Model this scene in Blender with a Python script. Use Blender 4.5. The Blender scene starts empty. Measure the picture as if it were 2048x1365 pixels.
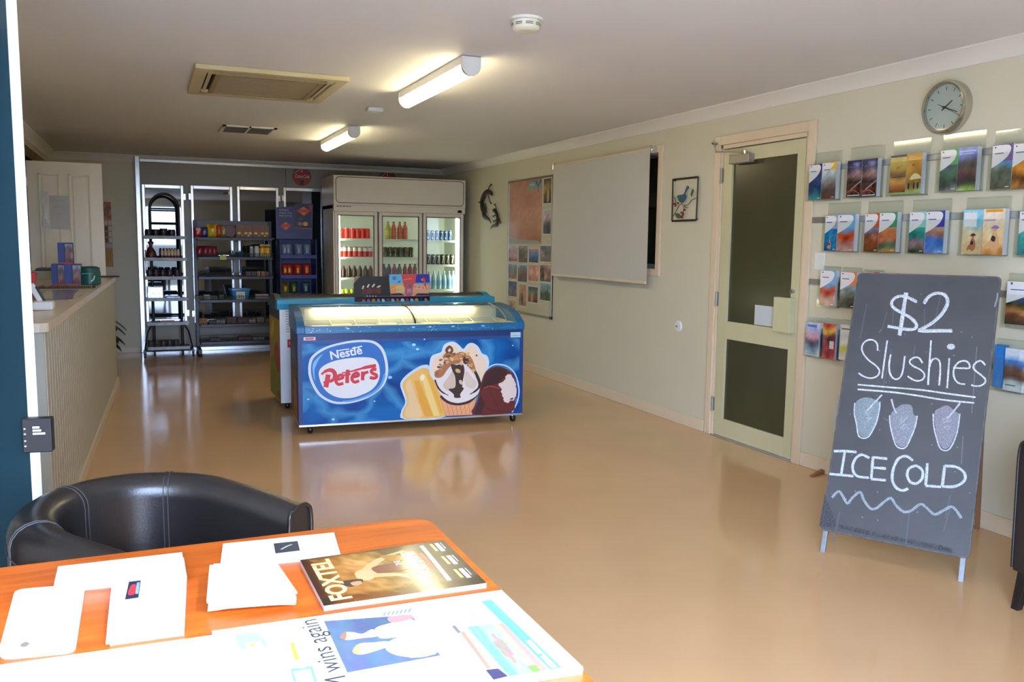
import bpy, bmesh, math, random
from mathutils import Vector, Matrix
C = bpy.context.scene.collection
PI = math.pi
# ------------------------------------------------------------------ camera model (photo pixels in a 2048x1365 frame)
FPX = 1695.8; YAW = 0.40751586; PIT = 0.11475361; ROL = 0.0127266; H = 1.42
_f = Vector((math.cos(PIT)*math.sin(YAW), math.cos(PIT)*math.cos(YAW), -math.sin(PIT)))
_r0 = _f.cross(Vector((0, 0, 1))).normalized(); _u0 = _r0.cross(_f)
_r = _r0*math.cos(ROL) + _u0*math.sin(ROL); _u = -_r0*math.sin(ROL) + _u0*math.cos(ROL)
CAM = Vector((0, 0, H))
def ray(px, py): return _f + _r*((px-1024)/FPX) - _u*((py-682.5)/FPX)
def onz(px, py, z): d = ray(px, py); return CAM + d*((z-H)/d.z)
def onx(px, py, x): d = ray(px, py); return CAM + d*(x/d.x)
def ony(px, py, y): d = ray(px, py); return CAM + d*(y/d.y)
class Plane:
    """a real plane in the room: origin, two in-plane axes, outward normal"""
    def __init__(s, o, u, v, n=None):
        s.o = Vector(o); s.u = Vector(u).normalized(); s.v = Vector(v).normalized()
        s.n = Vector(n).normalized() if n is not None else s.u.cross(s.v).normalized()
    def hit(s, px, py):
        d = ray(px, py); t = (s.o-CAM).dot(s.n)/d.dot(s.n); p = CAM+d*t-s.o
        return (p.dot(s.u), p.dot(s.v))
    def at(s, a, b, h=0.0): return s.o+s.u*a+s.v*b+s.n*h
    def pts(s, zs, ox, oy, sc): return [s.hit(ox+x/sc, oy+y/sc) for x, y in zs]
def lin(c):
    return tuple(((x/255.0)/12.92 if x/255.0 <= 0.04045 else ((x/255.0+0.055)/1.055)**2.4) for x in c[:3])
# ------------------------------------------------------------------ materials
def newmat(name):
    m = bpy.data.materials.new(name); m.use_nodes = True
    nt = m.node_tree; b = nt.nodes['Principled BSDF']; return m, nt, b
def mat(name, rgb, rough=0.5, metal=0.0, var=0.0, vscale=8.0, bump=0.0, bscale=60.0, spec=0.5, emit=None, estr=0.0, stretch=None, rvar=0.0, coat=0.0):
    m, nt, b = newmat(name); N = nt.nodes; L = nt.links
    col = lin(rgb)
    b.inputs['Base Color'].default_value = (*col, 1)
    b.inputs['Roughness'].default_value = rough; b.inputs['Metallic'].default_value = metal
    b.inputs['Specular IOR Level'].default_value = spec
    if coat: b.inputs['Coat Weight'].default_value = coat; b.inputs['Coat Roughness'].default_value = 0.12
    if emit: b.inputs['Emission Color'].default_value = (*lin(emit), 1); b.inputs['Emission Strength'].default_value = estr
    tc = N.new('ShaderNodeTexCoord'); src = tc.outputs['Object']
    if stretch:
        mp = N.new('ShaderNodeMapping'); mp.inputs['Scale'].default_value = stretch; L.new(src, mp.inputs['Vector']); src = mp.outputs['Vector']
    if var or rvar:
        nz = N.new('ShaderNodeTexNoise'); nz.inputs['Scale'].default_value = vscale; nz.inputs['Detail'].default_value = 5; L.new(src, nz.inputs['Vector'])
        if var:
            rp = N.new('ShaderNodeValToRGB'); rp.color_ramp.elements[0].position = 0.3; rp.color_ramp.elements[1].position = 0.7
            rp.color_ramp.elements[0].color = (*[max(0, c*(1-var)) for c in col], 1); rp.color_ramp.elements[1].color = (*[min(1, c*(1+var)) for c in col], 1)
            L.new(nz.outputs['Fac'], rp.inputs['Fac']); L.new(rp.outputs['Color'], b.inputs['Base Color'])
        if rvar:
            mr = N.new('ShaderNodeMapRange'); mr.inputs['To Min'].default_value = max(0, rough-rvar); mr.inputs['To Max'].default_value = rough+rvar
            L.new(nz.outputs['Fac'], mr.inputs['Value']); L.new(mr.outputs['Result'], b.inputs['Roughness'])
    if bump:
        n2 = N.new('ShaderNodeTexNoise'); n2.inputs['Scale'].default_value = bscale; n2.inputs['Detail'].default_value = 4; L.new(src, n2.inputs['Vector'])
        bp = N.new('ShaderNodeBump'); bp.inputs['Strength'].default_value = bump; bp.inputs['Distance'].default_value = 0.01
        L.new(n2.outputs['Fac'], bp.inputs['Height']); L.new(bp.outputs['Normal'], b.inputs['Normal'])
    return m
def printmat(name, rough=0.5, grain=None, coat=0.0):
    """ink on paper/board: base colour is the face colour attribute, optionally broken up by chalk grain"""
    m, nt, b = newmat(name); N = nt.nodes; L = nt.links
    a = N.new('ShaderNodeVertexColor'); a.layer_name = 'Col'; out = a.outputs['Color']
    if grain:
        tc = N.new('ShaderNodeTexCoord'); nz = N.new('ShaderNodeTexNoise'); nz.inputs['Scale'].default_value = 170; nz.inputs['Detail'].default_value = 6
        L.new(tc.outputs['Object'], nz.inputs['Vector'])
        rp = N.new('ShaderNodeValToRGB'); rp.color_ramp.elements[0].position = 0.42; rp.color_ramp.elements[1].position = 0.62
        L.new(nz.outputs['Fac'], rp.inputs['Fac'])
        mx = N.new('ShaderNodeMixRGB'); mx.inputs['Color1'].default_value = (*lin(grain), 1); L.new(rp.outputs['Color'], mx.inputs['Fac']); L.new(out, mx.inputs['Color2'])
        m2 = N.new('ShaderNodeMixRGB'); m2.inputs['Fac'].default_value = 0.55; L.new(mx.outputs['Color'], m2.inputs['Color1']); L.new(out, m2.inputs['Color2']); out = m2.outputs['Color']
    L.new(out, b.inputs['Base Color']); b.inputs['Roughness'].default_value = rough
    if coat: b.inputs['Coat Weight'].default_value = coat; b.inputs['Coat Roughness'].default_value = 0.08
    return m
def glassmat(name, tint=(245, 250, 248), clear=0.9, rough=0.03, ior=1.5):
    m, nt, b = newmat(name); N = nt.nodes; L = nt.links
    N.remove(b); o = [n for n in N if n.type == 'OUTPUT_MATERIAL'][0]
    t = N.new('ShaderNodeBsdfTransparent'); t.inputs['Color'].default_value = (*lin(tint), 1)
    g = N.new('ShaderNodeBsdfGlossy'); g.inputs['Roughness'].default_value = rough; g.inputs['Color'].default_value = (1, 1, 1, 1)
    fr = N.new('ShaderNodeFresnel'); fr.inputs['IOR'].default_value = 1.5
    mx = N.new('ShaderNodeMixShader')
    ad = N.new('ShaderNodeMath'); ad.operation = 'ADD'; ad.inputs[1].default_value = 1-clear-0.04 if clear < 0.96 else 0.0
    L.new(fr.outputs['Fac'], ad.inputs[0])
    ge = N.new('ShaderNodeNewGeometry'); iv = N.new('ShaderNodeMath'); iv.operation = 'SUBTRACT'; iv.inputs[0].default_value = 1.0; L.new(ge.outputs['Backfacing'], iv.inputs[1])
    mu = N.new('ShaderNodeMath'); mu.operation = 'MULTIPLY'; L.new(ad.outputs['Value'], mu.inputs[0]); L.new(iv.outputs['Value'], mu.inputs[1]); L.new(mu.outputs['Value'], mx.inputs['Fac'])
    fr.inputs['IOR'].default_value = ior
    L.new(t.outputs['BSDF'], mx.inputs[1]); L.new(g.outputs['BSDF'], mx.inputs[2]); L.new(mx.outputs['Shader'], o.inputs['Surface'])
    return m
# ------------------------------------------------------------------ mesh builder
class MB:
    def __init__(s): s.v = []; s.f = []; s.m = []; s.c = []
    def add(s, vs, fs, m=0, col=(1, 1, 1)):
        b = len(s.v); s.v += [Vector(p) for p in vs]
        for i, f in enumerate(fs):
            s.f.append([b+k for k in f]); s.m.append(m); s.c.append(col)
        return s
    def addc(s, vs, fs, vcols, m=0):
        b = len(s.v); s.v += [Vector(p) for p in vs]
        for f in fs:
            s.f.append([b+k for k in f]); s.m.append(m); s.c.append([vcols[k] for k in f])
    def box(s, x0, y0, z0, x1, y1, z1, m=0, M=None, col=(1, 1, 1)):
        vs = [Vector((x, y, z)) for z in (z0, z1) for y in (y0, y1) for x in (x0, x1)]
        if M is not None: vs = [M @ v for v in vs]
        s.add(vs, [(0, 2, 3, 1), (4, 5, 7, 6), (0, 1, 5, 4), (2, 6, 7, 3), (0, 4, 6, 2), (1, 3, 7, 5)], m, col); return s
    def tube(s, path, r, n=8, m=0, closed=False, flat=None):
        P = [Vector(p) for p in path]; k = len(P); R = r if isinstance(r, (list, tuple)) else [r]*k; rings = []
        ref = None
        for i in range(k):
            if closed: t = P[(i+1) % k]-P[i-1]
            else: t = P[min(i+1, k-1)]-P[max(i-1, 0)]
            if t.length < 1e-9: t = Vector((0, 0, 1))
            t.normalize()
            if ref is None:
                ref = Vector((0, 0, 1)) if abs(t.z) < 0.9 else Vector((1, 0, 0))
            a = (ref - t*ref.dot(t))
            if a.length < 1e-6: a = t.orthogonal()
            a.normalize(); b = t.cross(a); ref = a
            ring = []
            for j in range(n):
                o = a*(math.cos(2*PI*j/n)*R[i]) + b*(math.sin(2*PI*j/n)*R[i])
                if flat is not None: o = o - flat*(o.dot(flat)*0.55)
                ring.append(P[i]+o)
            rings.append(ring)
        vs = [v for q in rings for v in q]; fs = []
        for i in range(k if closed else k-1):
            for j in range(n):
                fs.append((i*n+j, i*n+(j+1) % n, ((i+1) % k)*n+(j+1) % n, ((i+1) % k)*n+j))
        if not closed: fs += [tuple(range(n))[::-1], tuple((k-1)*n+j for j in range(n))]
        s.add(vs, fs, m); return s
    def lathe(s, prof, n=20, c=(0, 0, 0), M=None, m=0):
        """prof: (radius, height) from bottom to top"""
        c = Vector(c); vs = []; fs = []
        for r, z in prof:
            for j in range(n):
                p = Vector((r*math.cos(2*PI*j/n), r*math.sin(2*PI*j/n), z)); vs.append((M @ p if M is not None else p)+c)
        for i in range(len(prof)-1):
            for j in range(n): fs.append((i*n+j, i*n+(j+1) % n, (i+1)*n+(j+1) % n, (i+1)*n+j))
        fs.append(tuple(range(n))[::-1]); fs.append(tuple((len(prof)-1)*n+j for j in range(n)))
        if isinstance(m, (list, tuple)):
            b = len(s.v); s.v += vs
            for q, f in enumerate(fs):
                seg = min(q//n, len(prof)-2) if q < n*(len(prof)-1) else (0 if q == n*(len(prof)-1) else len(prof)-2)
                s.f.append([b+k for k in f]); s.m.append(m[seg]); s.c.append((1, 1, 1))
        else: s.add(vs, fs, m)
        return s
    def prism(s, poly, P, h0, h1, m=0, mside=None, col=(1, 1, 1)):
        k = len(poly); vs = [P.at(a, b, h0) for a, b in poly]+[P.at(a, b, h1) for a, b in poly]
        s.add(vs, [tuple(range(k))[::-1], tuple(range(k, 2*k))], m, col)
        s.add(vs, [(i, (i+1) % k, k+(i+1) % k, k+i) for i in range(k)], m if mside is None else mside, col); return s
    def strip(s, secs, m=0, closed=False, cap=True):
        n = len(secs[0]); vs = [v for q in secs for v in q]; k = len(secs); fs = []
        for i in range(k if closed else k-1):
            for j in range(n): fs.append((i*n+j, i*n+(j+1) % n, ((i+1) % k)*n+(j+1) % n, ((i+1) % k)*n+j))
        if cap and not closed: fs += [tuple(range(n))[::-1], tuple((k-1)*n+j for j in range(n))]
        s.add(vs, fs, m); return s
    def art(s, A, P, m=1, h=0.0005, step=0.0001):
        boxes = []
        for i, (kind, data, col) in enumerate(A.items):
            vv = data if kind == 'poly' else data[0]
            bb = (min(q[0] for q in vv), min(q[1] for q in vv), max(q[0] for q in vv), max(q[1] for q in vv))
            lv = max([l+1 for (c, l) in boxes if c[0] < bb[2] and c[2] > bb[0] and c[1] < bb[3] and c[3] > bb[1]] or [0]); boxes.append((bb, lv))
            hh = h+lv*step
            if kind == 'poly': s.add([P.at(a, b, hh) for a, b in data], [tuple(range(len(data)))], m, lin(col))
            elif kind == 'mesh': s.add([P.at(a, b, hh) for a, b in data[0]], data[1], m, lin(col))
            elif kind == 'grid': s.addc([P.at(a, b, hh) for a, b in data[0]], data[1], [lin(c) for c in col], m)
        return s
    def build(s, name, mats, parent=None, origin=None, local=False, bevel=0, seg=2, smooth=0, sub=0, M=None):
        me = bpy.data.meshes.new(name)
        if local: inv = Matrix.Identity(4)
        elif parent is not None: inv = WM[parent.name].inverted()
        elif origin is not None: inv = Matrix.Translation(Vector(origin)).inverted()
        else: inv = Matrix.Identity(4)
        me.from_pydata([inv @ v for v in s.v], [], s.f); me.update()
        mats = mats if isinstance(mats, (list, tuple)) else [mats]
        for x in mats: me.materials.append(x)
        me.polygons.foreach_set('material_index', s.m)
        if any(c != (1, 1, 1) for c in s.c):
            ca = me.color_attributes.new('Col', 'FLOAT_COLOR', 'CORNER')
            buf = []
            for p, c in zip(me.polygons, s.c):
                if isinstance(c, list):
                    for q in c: buf += [q[0], q[1], q[2], 1]
                else: buf += [c[0], c[1], c[2], 1]*p.loop_total
            ca.data.foreach_set('color', buf)
        if smooth:
            me.polygons.foreach_set('use_smooth', [True]*len(me.polygons)); me.set_sharp_from_angle(angle=math.radians(smooth))
        o = bpy.data.objects.new(name, me); C.objects.link(o)
        if parent is not None: o.parent = parent; WM[o.name] = WM[parent.name]
        else:
            if origin is not None and not local: o.location = origin
            WM[o.name] = Matrix.Translation(Vector(origin)) if origin is not None else Matrix.Identity(4)
        if bevel:
            b = o.modifiers.new('bevel', 'BEVEL'); b.width = bevel; b.segments = seg; b.limit_method = 'ANGLE'; b.angle_limit = math.radians(40)
        if sub: q = o.modifiers.new('sub', 'SUBSURF'); q.levels = sub; q.render_levels = sub
        return o
WM = {}
def tag(o, label, cat, group=None):
    o['label'] = label; o['category'] = cat
    if group: o['group'] = group
    return o
def thing(name, label, cat, loc=(0, 0, 0), rz=0, group=None, M=None):
    o = bpy.data.objects.new(name, None); o.empty_display_size = 0.1; C.objects.link(o)
    Mx = M if M is not None else Matrix.Translation(Vector(loc)) @ Matrix.Rotation(rz, 4, 'Z')
    o.matrix_world = Mx
    if M is None: o.location = loc; o.rotation_euler = (0, 0, rz)
    WM[o.name] = Mx
    return tag(o, label, cat, group)
def struct(o): o['kind'] = 'structure'; return o
def dup(root, loc=None, rz=None, label=None, group=None, keep=False):
    r = root.copy(); C.objects.link(r)
    if loc is not None: r.location = loc
    if rz is not None: r.rotation_euler = (0, 0, rz)
    if label: r['label'] = label
    if group: r['group'] = group
    for ch in list(root.children):
        c = ch.copy(); C.objects.link(c); c.parent = r
        for g in list(ch.children):
            d = g.copy(); C.objects.link(d); d.parent = c
    return r
# ------------------------------------------------------------------ flat artwork (print, chalk)
_tc = {}
def glyphs(txt, bold=0.0, shear=0.0, space=1.0):
    k = (txt, bold, shear, space)
    if k not in _tc:
        cu = bpy.data.curves.new('lettering', 'FONT'); cu.body = txt; cu.offset = bold; cu.shear = shear; cu.space_character = space; cu.resolution_u = 3
        ob = bpy.data.objects.new('lettering', cu); me = bpy.data.meshes.new_from_object(ob)
        vs = [(v.co.x, v.co.y) for v in me.vertices]; fs = [tuple(p.vertices) for p in me.polygons]
        bpy.data.objects.remove(ob); bpy.data.curves.remove(cu); bpy.data.meshes.remove(me)
        x0 = min(v[0] for v in vs); x1 = max(v[0] for v in vs)
        _tc[k] = ([(v[0]-x0, v[1]) for v in vs], fs, x1-x0)
    return _tc[k]
def smooth_pts(P, n=6, closed=True):
    k = len(P); out = []
    rng = range(k) if closed else range(k-1)
    for i in rng:
        p0 = P[(i-1) % k] if closed or i > 0 else P[i]; p1 = P[i]; p2 = P[(i+1) % k]; p3 = P[(i+2) % k] if closed or i+2 < k else P[i+1]
        for j in range(n):
            t = j/n; t2 = t*t; t3 = t2*t
            out.append(tuple(0.5*((2*p1[a])+(-p0[a]+p2[a])*t+(2*p0[a]-5*p1[a]+4*p2[a]-p3[a])*t2+(-p0[a]+3*p1[a]-3*p2[a]+p3[a])*t3) for a in range(len(p1))))
    if not closed: out.append(P[-1])
    return out
class Art:
    def __init__(s, cap=400): s.items = []; s.cap = cap
    def poly(s, p, c): s.items.append(('poly', p, c)); return s
    def blob(s, p, c, n=5): return s.poly(smooth_pts(p, n), c)
    def rect(s, x0, y0, x1, y1, c): return s.poly([(x0, y0), (x1, y0), (x1, y1), (x0, y1)], c)
    def ell(s, x, y, rx, ry, c, n=24, rot=0):
        ca, sa = math.cos(rot), math.sin(rot)
        return s.poly([(x+rx*math.cos(2*PI*i/n)*ca-ry*math.sin(2*PI*i/n)*sa, y+rx*math.cos(2*PI*i/n)*sa+ry*math.sin(2*PI*i/n)*ca) for i in range(n)], c)
    def stroke(s, p, w, c, sm=4, closed=False, jit=0.0, rnd=random):
        if sm: p = smooth_pts(p, sm, closed)
        k = len(p); L = []; R = []
        for i in range(k):
            a = p[(i-1) % k] if closed else p[max(i-1, 0)]; b = p[(i+1) % k] if closed else p[min(i+1, k-1)]
            dx, dy = b[0]-a[0], b[1]-a[1]; l = math.hypot(dx, dy) or 1; nx, ny = -dy/l, dx/l
            ww = (w[i*len(w)//k] if isinstance(w, (list, tuple)) else w)/2*(1+jit*(rnd.random()-.5))
            L.append((p[i][0]+nx*ww, p[i][1]+ny*ww)); R.append((p[i][0]-nx*ww, p[i][1]-ny*ww))
        vs = L+R; fs = [(i, i+1, k+i+1, k+i) for i in range(k-1)]
        if closed: fs.append((k-1, 0, k, 2*k-1))
        s.items.append(('mesh', (vs, fs), c)); return s
    def text(s, t, x, y, h, c, rot=0, sx=1.0, bold=0.0, shear=0.0, w=None, center=False, mir=False):
        vs, fs, W = glyphs(t, bold, shear); k = h/0.72
        kx = k*sx if w is None else w/W
        ca, sa = math.cos(rot), math.sin(rot); off = -W*kx/2 if center else 0
        s.items.append(('mesh', ([(x+(a*kx+off)*ca-b*k*sa, y+(a*kx+off)*sa+b*k*ca) for a, b in vs], fs), c)); return s
    def grid(s, x0, y0, x1, y1, nx, ny, fn, quad=None):
        vs = []; cs = []
        for j in range(ny+1):
            for i in range(nx+1):
                u, v = i/nx, j/ny
                if quad:
                    a, b, c2, d = quad
                    vs.append(tuple((a[q]*(1-u)+b[q]*u)*(1-v)+(d[q]*(1-u)+c2[q]*u)*v for q in (0, 1)))
                else: vs.append((x0+(x1-x0)*u, y0+(y1-y0)*v))
                cs.append(fn(u, v))
        fs = [(j*(nx+1)+i, j*(nx+1)+i+1, (j+1)*(nx+1)+i+1, (j+1)*(nx+1)+i) for j in range(ny) for i in range(nx)]
        s.items.append(('grid', (vs, fs), cs)); return s
    def photo(s, x0, y0, x1, y1, pal, seed=0, amp=25, nx=12, ny=16, quad=None):
        r = random.Random(seed); nz = {}
        blobs = [(r.random(), r.random(), 0.05+0.15*r.random(), r.choice((-1, 1))*amp*(0.6+r.random())) for _ in range(9)]
        def fn(u, v):
            t = v*(len(pal)-1)+0.35*math.sin(u*5+seed)*0.5; t = max(0, min(len(pal)-1.001, t)); i = int(t); q = t-i; q = q*q*(3-2*q)
            c = [pal[i][k]*(1-q)+pal[i+1][k]*q for k in range(3)]
            a = sum(b[3]*math.exp(-((u-b[0])**2+(v-b[1])**2)/(b[2]**2)) for b in blobs)+(r.random()-.5)*amp
            return tuple(max(4, min(250, x+a)) for x in c)
        return s.grid(x0, y0, x1, y1, nx, ny, fn, quad)
SKY=33.5; SUNE=3.2; SUN_EL=31.7; SUN_AZ=11; EXPO=0.16; LAMP=25.0
XR = 3.9; YB = 11.55; CZ = 2.435; YF = -0.45; XL = -1.02
PX = Plane((XR, 0, 0), (0, -1, 0), (0, 0, 1), (-1, 0, 0))      # right wall: a = -y, b = z
PB = Plane((0, YB, 0), (1, 0, 0), (0, 0, 1), (0, -1, 0))
M_ = {}
M_['wall'] = mat('cream_wall_paint', (206, 200, 176), 0.55, var=0.02, vscale=1.5, bump=0.05, bscale=180)
M_['ceil'] = mat('ceiling_paint', (224, 223, 222), 0.7, var=0.015, vscale=2, bump=0.04, bscale=120)
M_['corn'] = mat('cornice_paint', (224, 221, 214), 0.5, var=0.01)
M_['floor'] = mat('polished_tan_vinyl', (210, 170, 124), 0.14, var=0.035, vscale=2.2, spec=0.42, rvar=0.035, bump=0.012, bscale=9, coat=0.12)
M_['skirt'] = mat('skirting_gloss_paint', (218, 200, 172), 0.3, var=0.02)
M_['alu'] = mat('aluminium', (215, 217, 220), 0.28, metal=0.85, var=0.04, vscale=20)
M_['white'] = mat('white_powder_coat', (226, 226, 222), 0.35, var=0.015)
M_['black'] = mat('black_powder_coat', (14, 14, 15), 0.4, var=0.1, vscale=30)
M_['chrome'] = mat('chrome', (210, 212, 214), 0.14, metal=1.0, var=0.02)
M_['print'] = printmat('printed_ink', 0.45)
M_['gloss'] = printmat('glossy_print', 0.25, coat=0.4)
M_['clear'] = glassmat('clear_acrylic', (246, 250, 248), 0.97, 0.04)
M_['cream'] = mat('cream_door_paint', (196, 190, 150), 0.32, var=0.02, vscale=5)
M_['arch'] = mat('architrave_peach_paint', (216, 196, 166), 0.35, var=0.02)
M_['dark'] = mat('unlit_recess_black', (14, 15, 15), 0.8, var=0.1)  # near-black colour carries the darkness of unlit rooms and recesses
# ---- floor, ceiling, walls
struct(MB().box(XL-1.6, YF-0.2, -0.1, XR+0.9, YB+1.0, 0).build('floor', M_['floor']))
struct(MB().box(XL-1.6, YF-0.12, CZ, XR+0.9, YB+1.0, CZ+0.12).build('ceiling', M_['ceil']))
b = MB(); T = 0.14
DY0, DY1, DZ = 4.30, 5.20, 2.15        # door opening in the right wall
WY0, WY1, WZ0, WZ1 = 6.02, 7.92, 1.22, 2.18
b.box(XR, YF, 0, XR+T, DY0, CZ); b.box(XR, DY0, DZ, XR+T, DY1, CZ); b.box(XR, DY1, 0, XR+T, WY0, CZ)
b.box(XR, WY0, 0, XR+T, WY1, WZ0); b.box(XR, WY0, WZ1, XR+T, WY1, CZ); b.box(XR, WY1, 0, XR+T, YB, CZ)
struct(b.build('wall_right', M_['wall']))
struct(MB().box(XL-1.6, YB, 0, XR+T, YB+T, CZ).build('wall_back', M_['wall']))
b = MB(); LZ0, LZ1, LY0, LY1 = 1.15, 2.30, 6.9, 11.35
b.box(XL-T, YF, 0, XL, 2.55, CZ); b.box(XL-T, 2.55, 2.13, XL, 3.45, CZ); b.box(XL-T, 3.45, 0, XL, LY0, CZ)
b.box(XL-T, LY0, 0, XL, LY1, LZ0); b.box(XL-T, LY0, LZ1, XL, LY1, CZ); b.box(XL-T, LY1, 0, XL, YB, CZ)
struct(b.build('wall_left', M_['wall']))
# unlit servery behind the left wall, unlit hall behind the blue door
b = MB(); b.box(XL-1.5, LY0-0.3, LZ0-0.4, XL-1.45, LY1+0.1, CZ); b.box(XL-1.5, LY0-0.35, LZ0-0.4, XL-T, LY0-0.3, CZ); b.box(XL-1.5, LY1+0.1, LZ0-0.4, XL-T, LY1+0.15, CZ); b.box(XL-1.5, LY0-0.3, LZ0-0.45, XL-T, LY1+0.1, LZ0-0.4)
b.box(XR+1.0, DY0-0.3, 0, XR+1.03, DY1+0.3, CZ); b.box(XR+T, DY0-0.33, 0, XR+1.03, DY0-0.3, CZ); b.box(XR+T, DY1+0.3, 0, XR+1.03, DY1+0.33, CZ)  # dark box added behind the side door, keeps sky out of its gap
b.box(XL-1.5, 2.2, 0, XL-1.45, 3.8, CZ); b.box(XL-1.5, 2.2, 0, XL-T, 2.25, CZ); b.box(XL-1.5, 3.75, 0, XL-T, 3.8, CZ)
struct(b.build('wall_unlit_rooms', M_['dark']))
# front wall with the wide shop entrance the daylight comes through
OX0, OX1, OZ = -0.95, 1.12, 2.22
b = MB(); b.box(XL, YF-T, 0, OX0, YF, CZ); b.box(OX1, YF-T, 0, XR+T, YF, CZ); b.box(OX0, YF-T, OZ, OX1, YF, CZ)
struct(b.build('wall_front', M_['wall']))
# cornices: coved section swept along the walls
def cornice(name, ax, p, q, off, sgn):
    prof = [(0, 0), (0.075, 0), (0.075, -0.008), (0.055, -0.022), (0.03, -0.045), (0.014, -0.07), (0.008, -0.085), (0, -0.085)]
    secs = []
    for t in (p, q):
        secs.append([Vector((off+sgn*a, t, CZ+z)) if ax == 'y' else Vector((t, off+sgn*a, CZ+z)) for a, z in prof])
    struct(MB().strip(secs).build(name, M_['corn'], smooth=30))
cornice('trim_1', 'y', YF, YB, XR, -1); cornice('trim_2', 'y', YF, YB, XL, 1); cornice('trim_3', 'x', XL, XR, YB, -1)
# skirtings
b = MB()
for y0, y1 in ((YF, DY0-0.07), (DY1+0.09, YB)): b.box(XR-0.014, y0, 0, XR, y1, 0.09)
struct(b.build('baseboard_right', M_['skirt'], bevel=0.004))
struct(MB().box(XL, YB-0.014, 0, -0.09, YB, 0.07).build('baseboard_back', M_['skirt'], bevel=0.004))
# panel joint lines on the back wall left of the cold room
struct(MB().box(-0.155, YB-0.006, 0.07, -0.145, YB, 2.35).build('trim_4', M_['wall']))
# ---- window with dark room behind, roller blind
b = MB(); w = 0.055
for y0, y1, z0, z1 in ((WY0-w, WY0+0.004, WZ0-w, WZ1+w), (WY1-0.004, WY1+w, WZ0-w, WZ1+w), (WY0, WY1, WZ1-0.004, WZ1+w), (WY0, WY1, WZ0-w, WZ0+0.004)): b.box(XR-0.018, y0, z0, XR, y1, z1)
wf = struct(b.build('window_1', M_['arch'], bevel=0.004))
b = MB()
for y0, y1, z0, z1 in ((WY0, WY0+0.03, WZ0, WZ1), (WY1-0.03, WY1, WZ0, WZ1), (WY0, WY1, WZ0, WZ0+0.04), (WY0, WY1, WZ1-0.03, WZ1), (6.95, 6.99, WZ0, WZ1)): b.box(XR+0.05, y0, z0, XR+0.09, y1, z1)
b.build('window_frame', M_['alu'], wf)
MB().box(XR+0.068, WY0+0.03, WZ0+0.04, XR+0.072, WY1-0.03, WZ1-0.03).build('pane', M_['clear'], wf)
# the dim back room seen through the slit: walls and one timber shelf
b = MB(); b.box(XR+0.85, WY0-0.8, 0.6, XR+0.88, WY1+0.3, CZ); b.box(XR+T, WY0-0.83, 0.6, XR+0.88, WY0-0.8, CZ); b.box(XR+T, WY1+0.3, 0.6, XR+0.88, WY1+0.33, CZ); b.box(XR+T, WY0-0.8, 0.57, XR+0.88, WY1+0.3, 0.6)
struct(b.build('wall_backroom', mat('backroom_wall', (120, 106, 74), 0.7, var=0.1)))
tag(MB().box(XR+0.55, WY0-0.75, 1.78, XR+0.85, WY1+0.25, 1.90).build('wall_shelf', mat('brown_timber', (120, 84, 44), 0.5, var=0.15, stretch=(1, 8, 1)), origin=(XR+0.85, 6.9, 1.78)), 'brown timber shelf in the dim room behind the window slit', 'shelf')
rb = thing('roller_blind', 'large pale grey roller blind hanging over the window in the right wall', 'blind', (XR-0.07, 7.07, 1.1))
BY0 = onx(1300, 298, XR-0.075).y; BY1 = onx(1107, 338, XR-0.075).y; BT = (onx(1300, 298, XR-0.075).z+onx(1107, 338, XR-0.075).z)/2; BZ = (onx(1296, 562, XR-0.075).z+onx(1106, 553, XR-0.075).z)/2
secs = []
for i in range(15):
    t = i/14; y = BY0+(BY1-BY0)*t; wv = 0.004*math.sin(t*9)+0.006*math.sin(t*4+1)
    secs.append([(XR-0.075+wv*0.2, y, BT), (XR-0.0735+wv*0.2, y, BT)]+[(XR-0.0735+wv*(1-k/6), y, BZ+(BT-BZ)*k/6+0.012*(1-t)) for k in range(6, -1, -1)]+[(XR-0.075+wv*(1-k/6), y, BZ+(BT-BZ)*k/6+0.012*(1-t)) for k in range(0, 7)])
MB().strip(secs).build('blind_fabric', mat('blind_fabric', (196, 193, 184), 0.75, var=0.015, vscale=2, bump=0.05, bscale=300), rb, smooth=40)
MB().tube([(XR-0.05, BY0-0.005, BT+0.012), (XR-0.05, BY1+0.005, BT+0.012)], 0.024, 14).build('roller', M_['skirt'], rb, smooth=40)
MB().box(XR-0.083, BY0, BZ-0.012, XR-0.070, BY1, BZ+0.012).build('bottom_rail', M_['skirt'], rb, bevel=0.004)
for y in (BY0-0.02, BY1+0.008):
    k = MB().box(XR-0.078, y, BT-0.02, XR, y+0.012, BT+0.04).build('bracket', M_['chrome'], rb, bevel=0.003)
    if y < 7: MB().lathe([(0.018, -0.03), (0.022, -0.025), (0.022, 0.0), (0.012, 0.006)], 14, (XR-0.05, y, BT+0.012), Matrix.Rotation(PI/2, 3, 'X')).build('bracket_cap', M_['chrome'], k, smooth=40)
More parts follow.
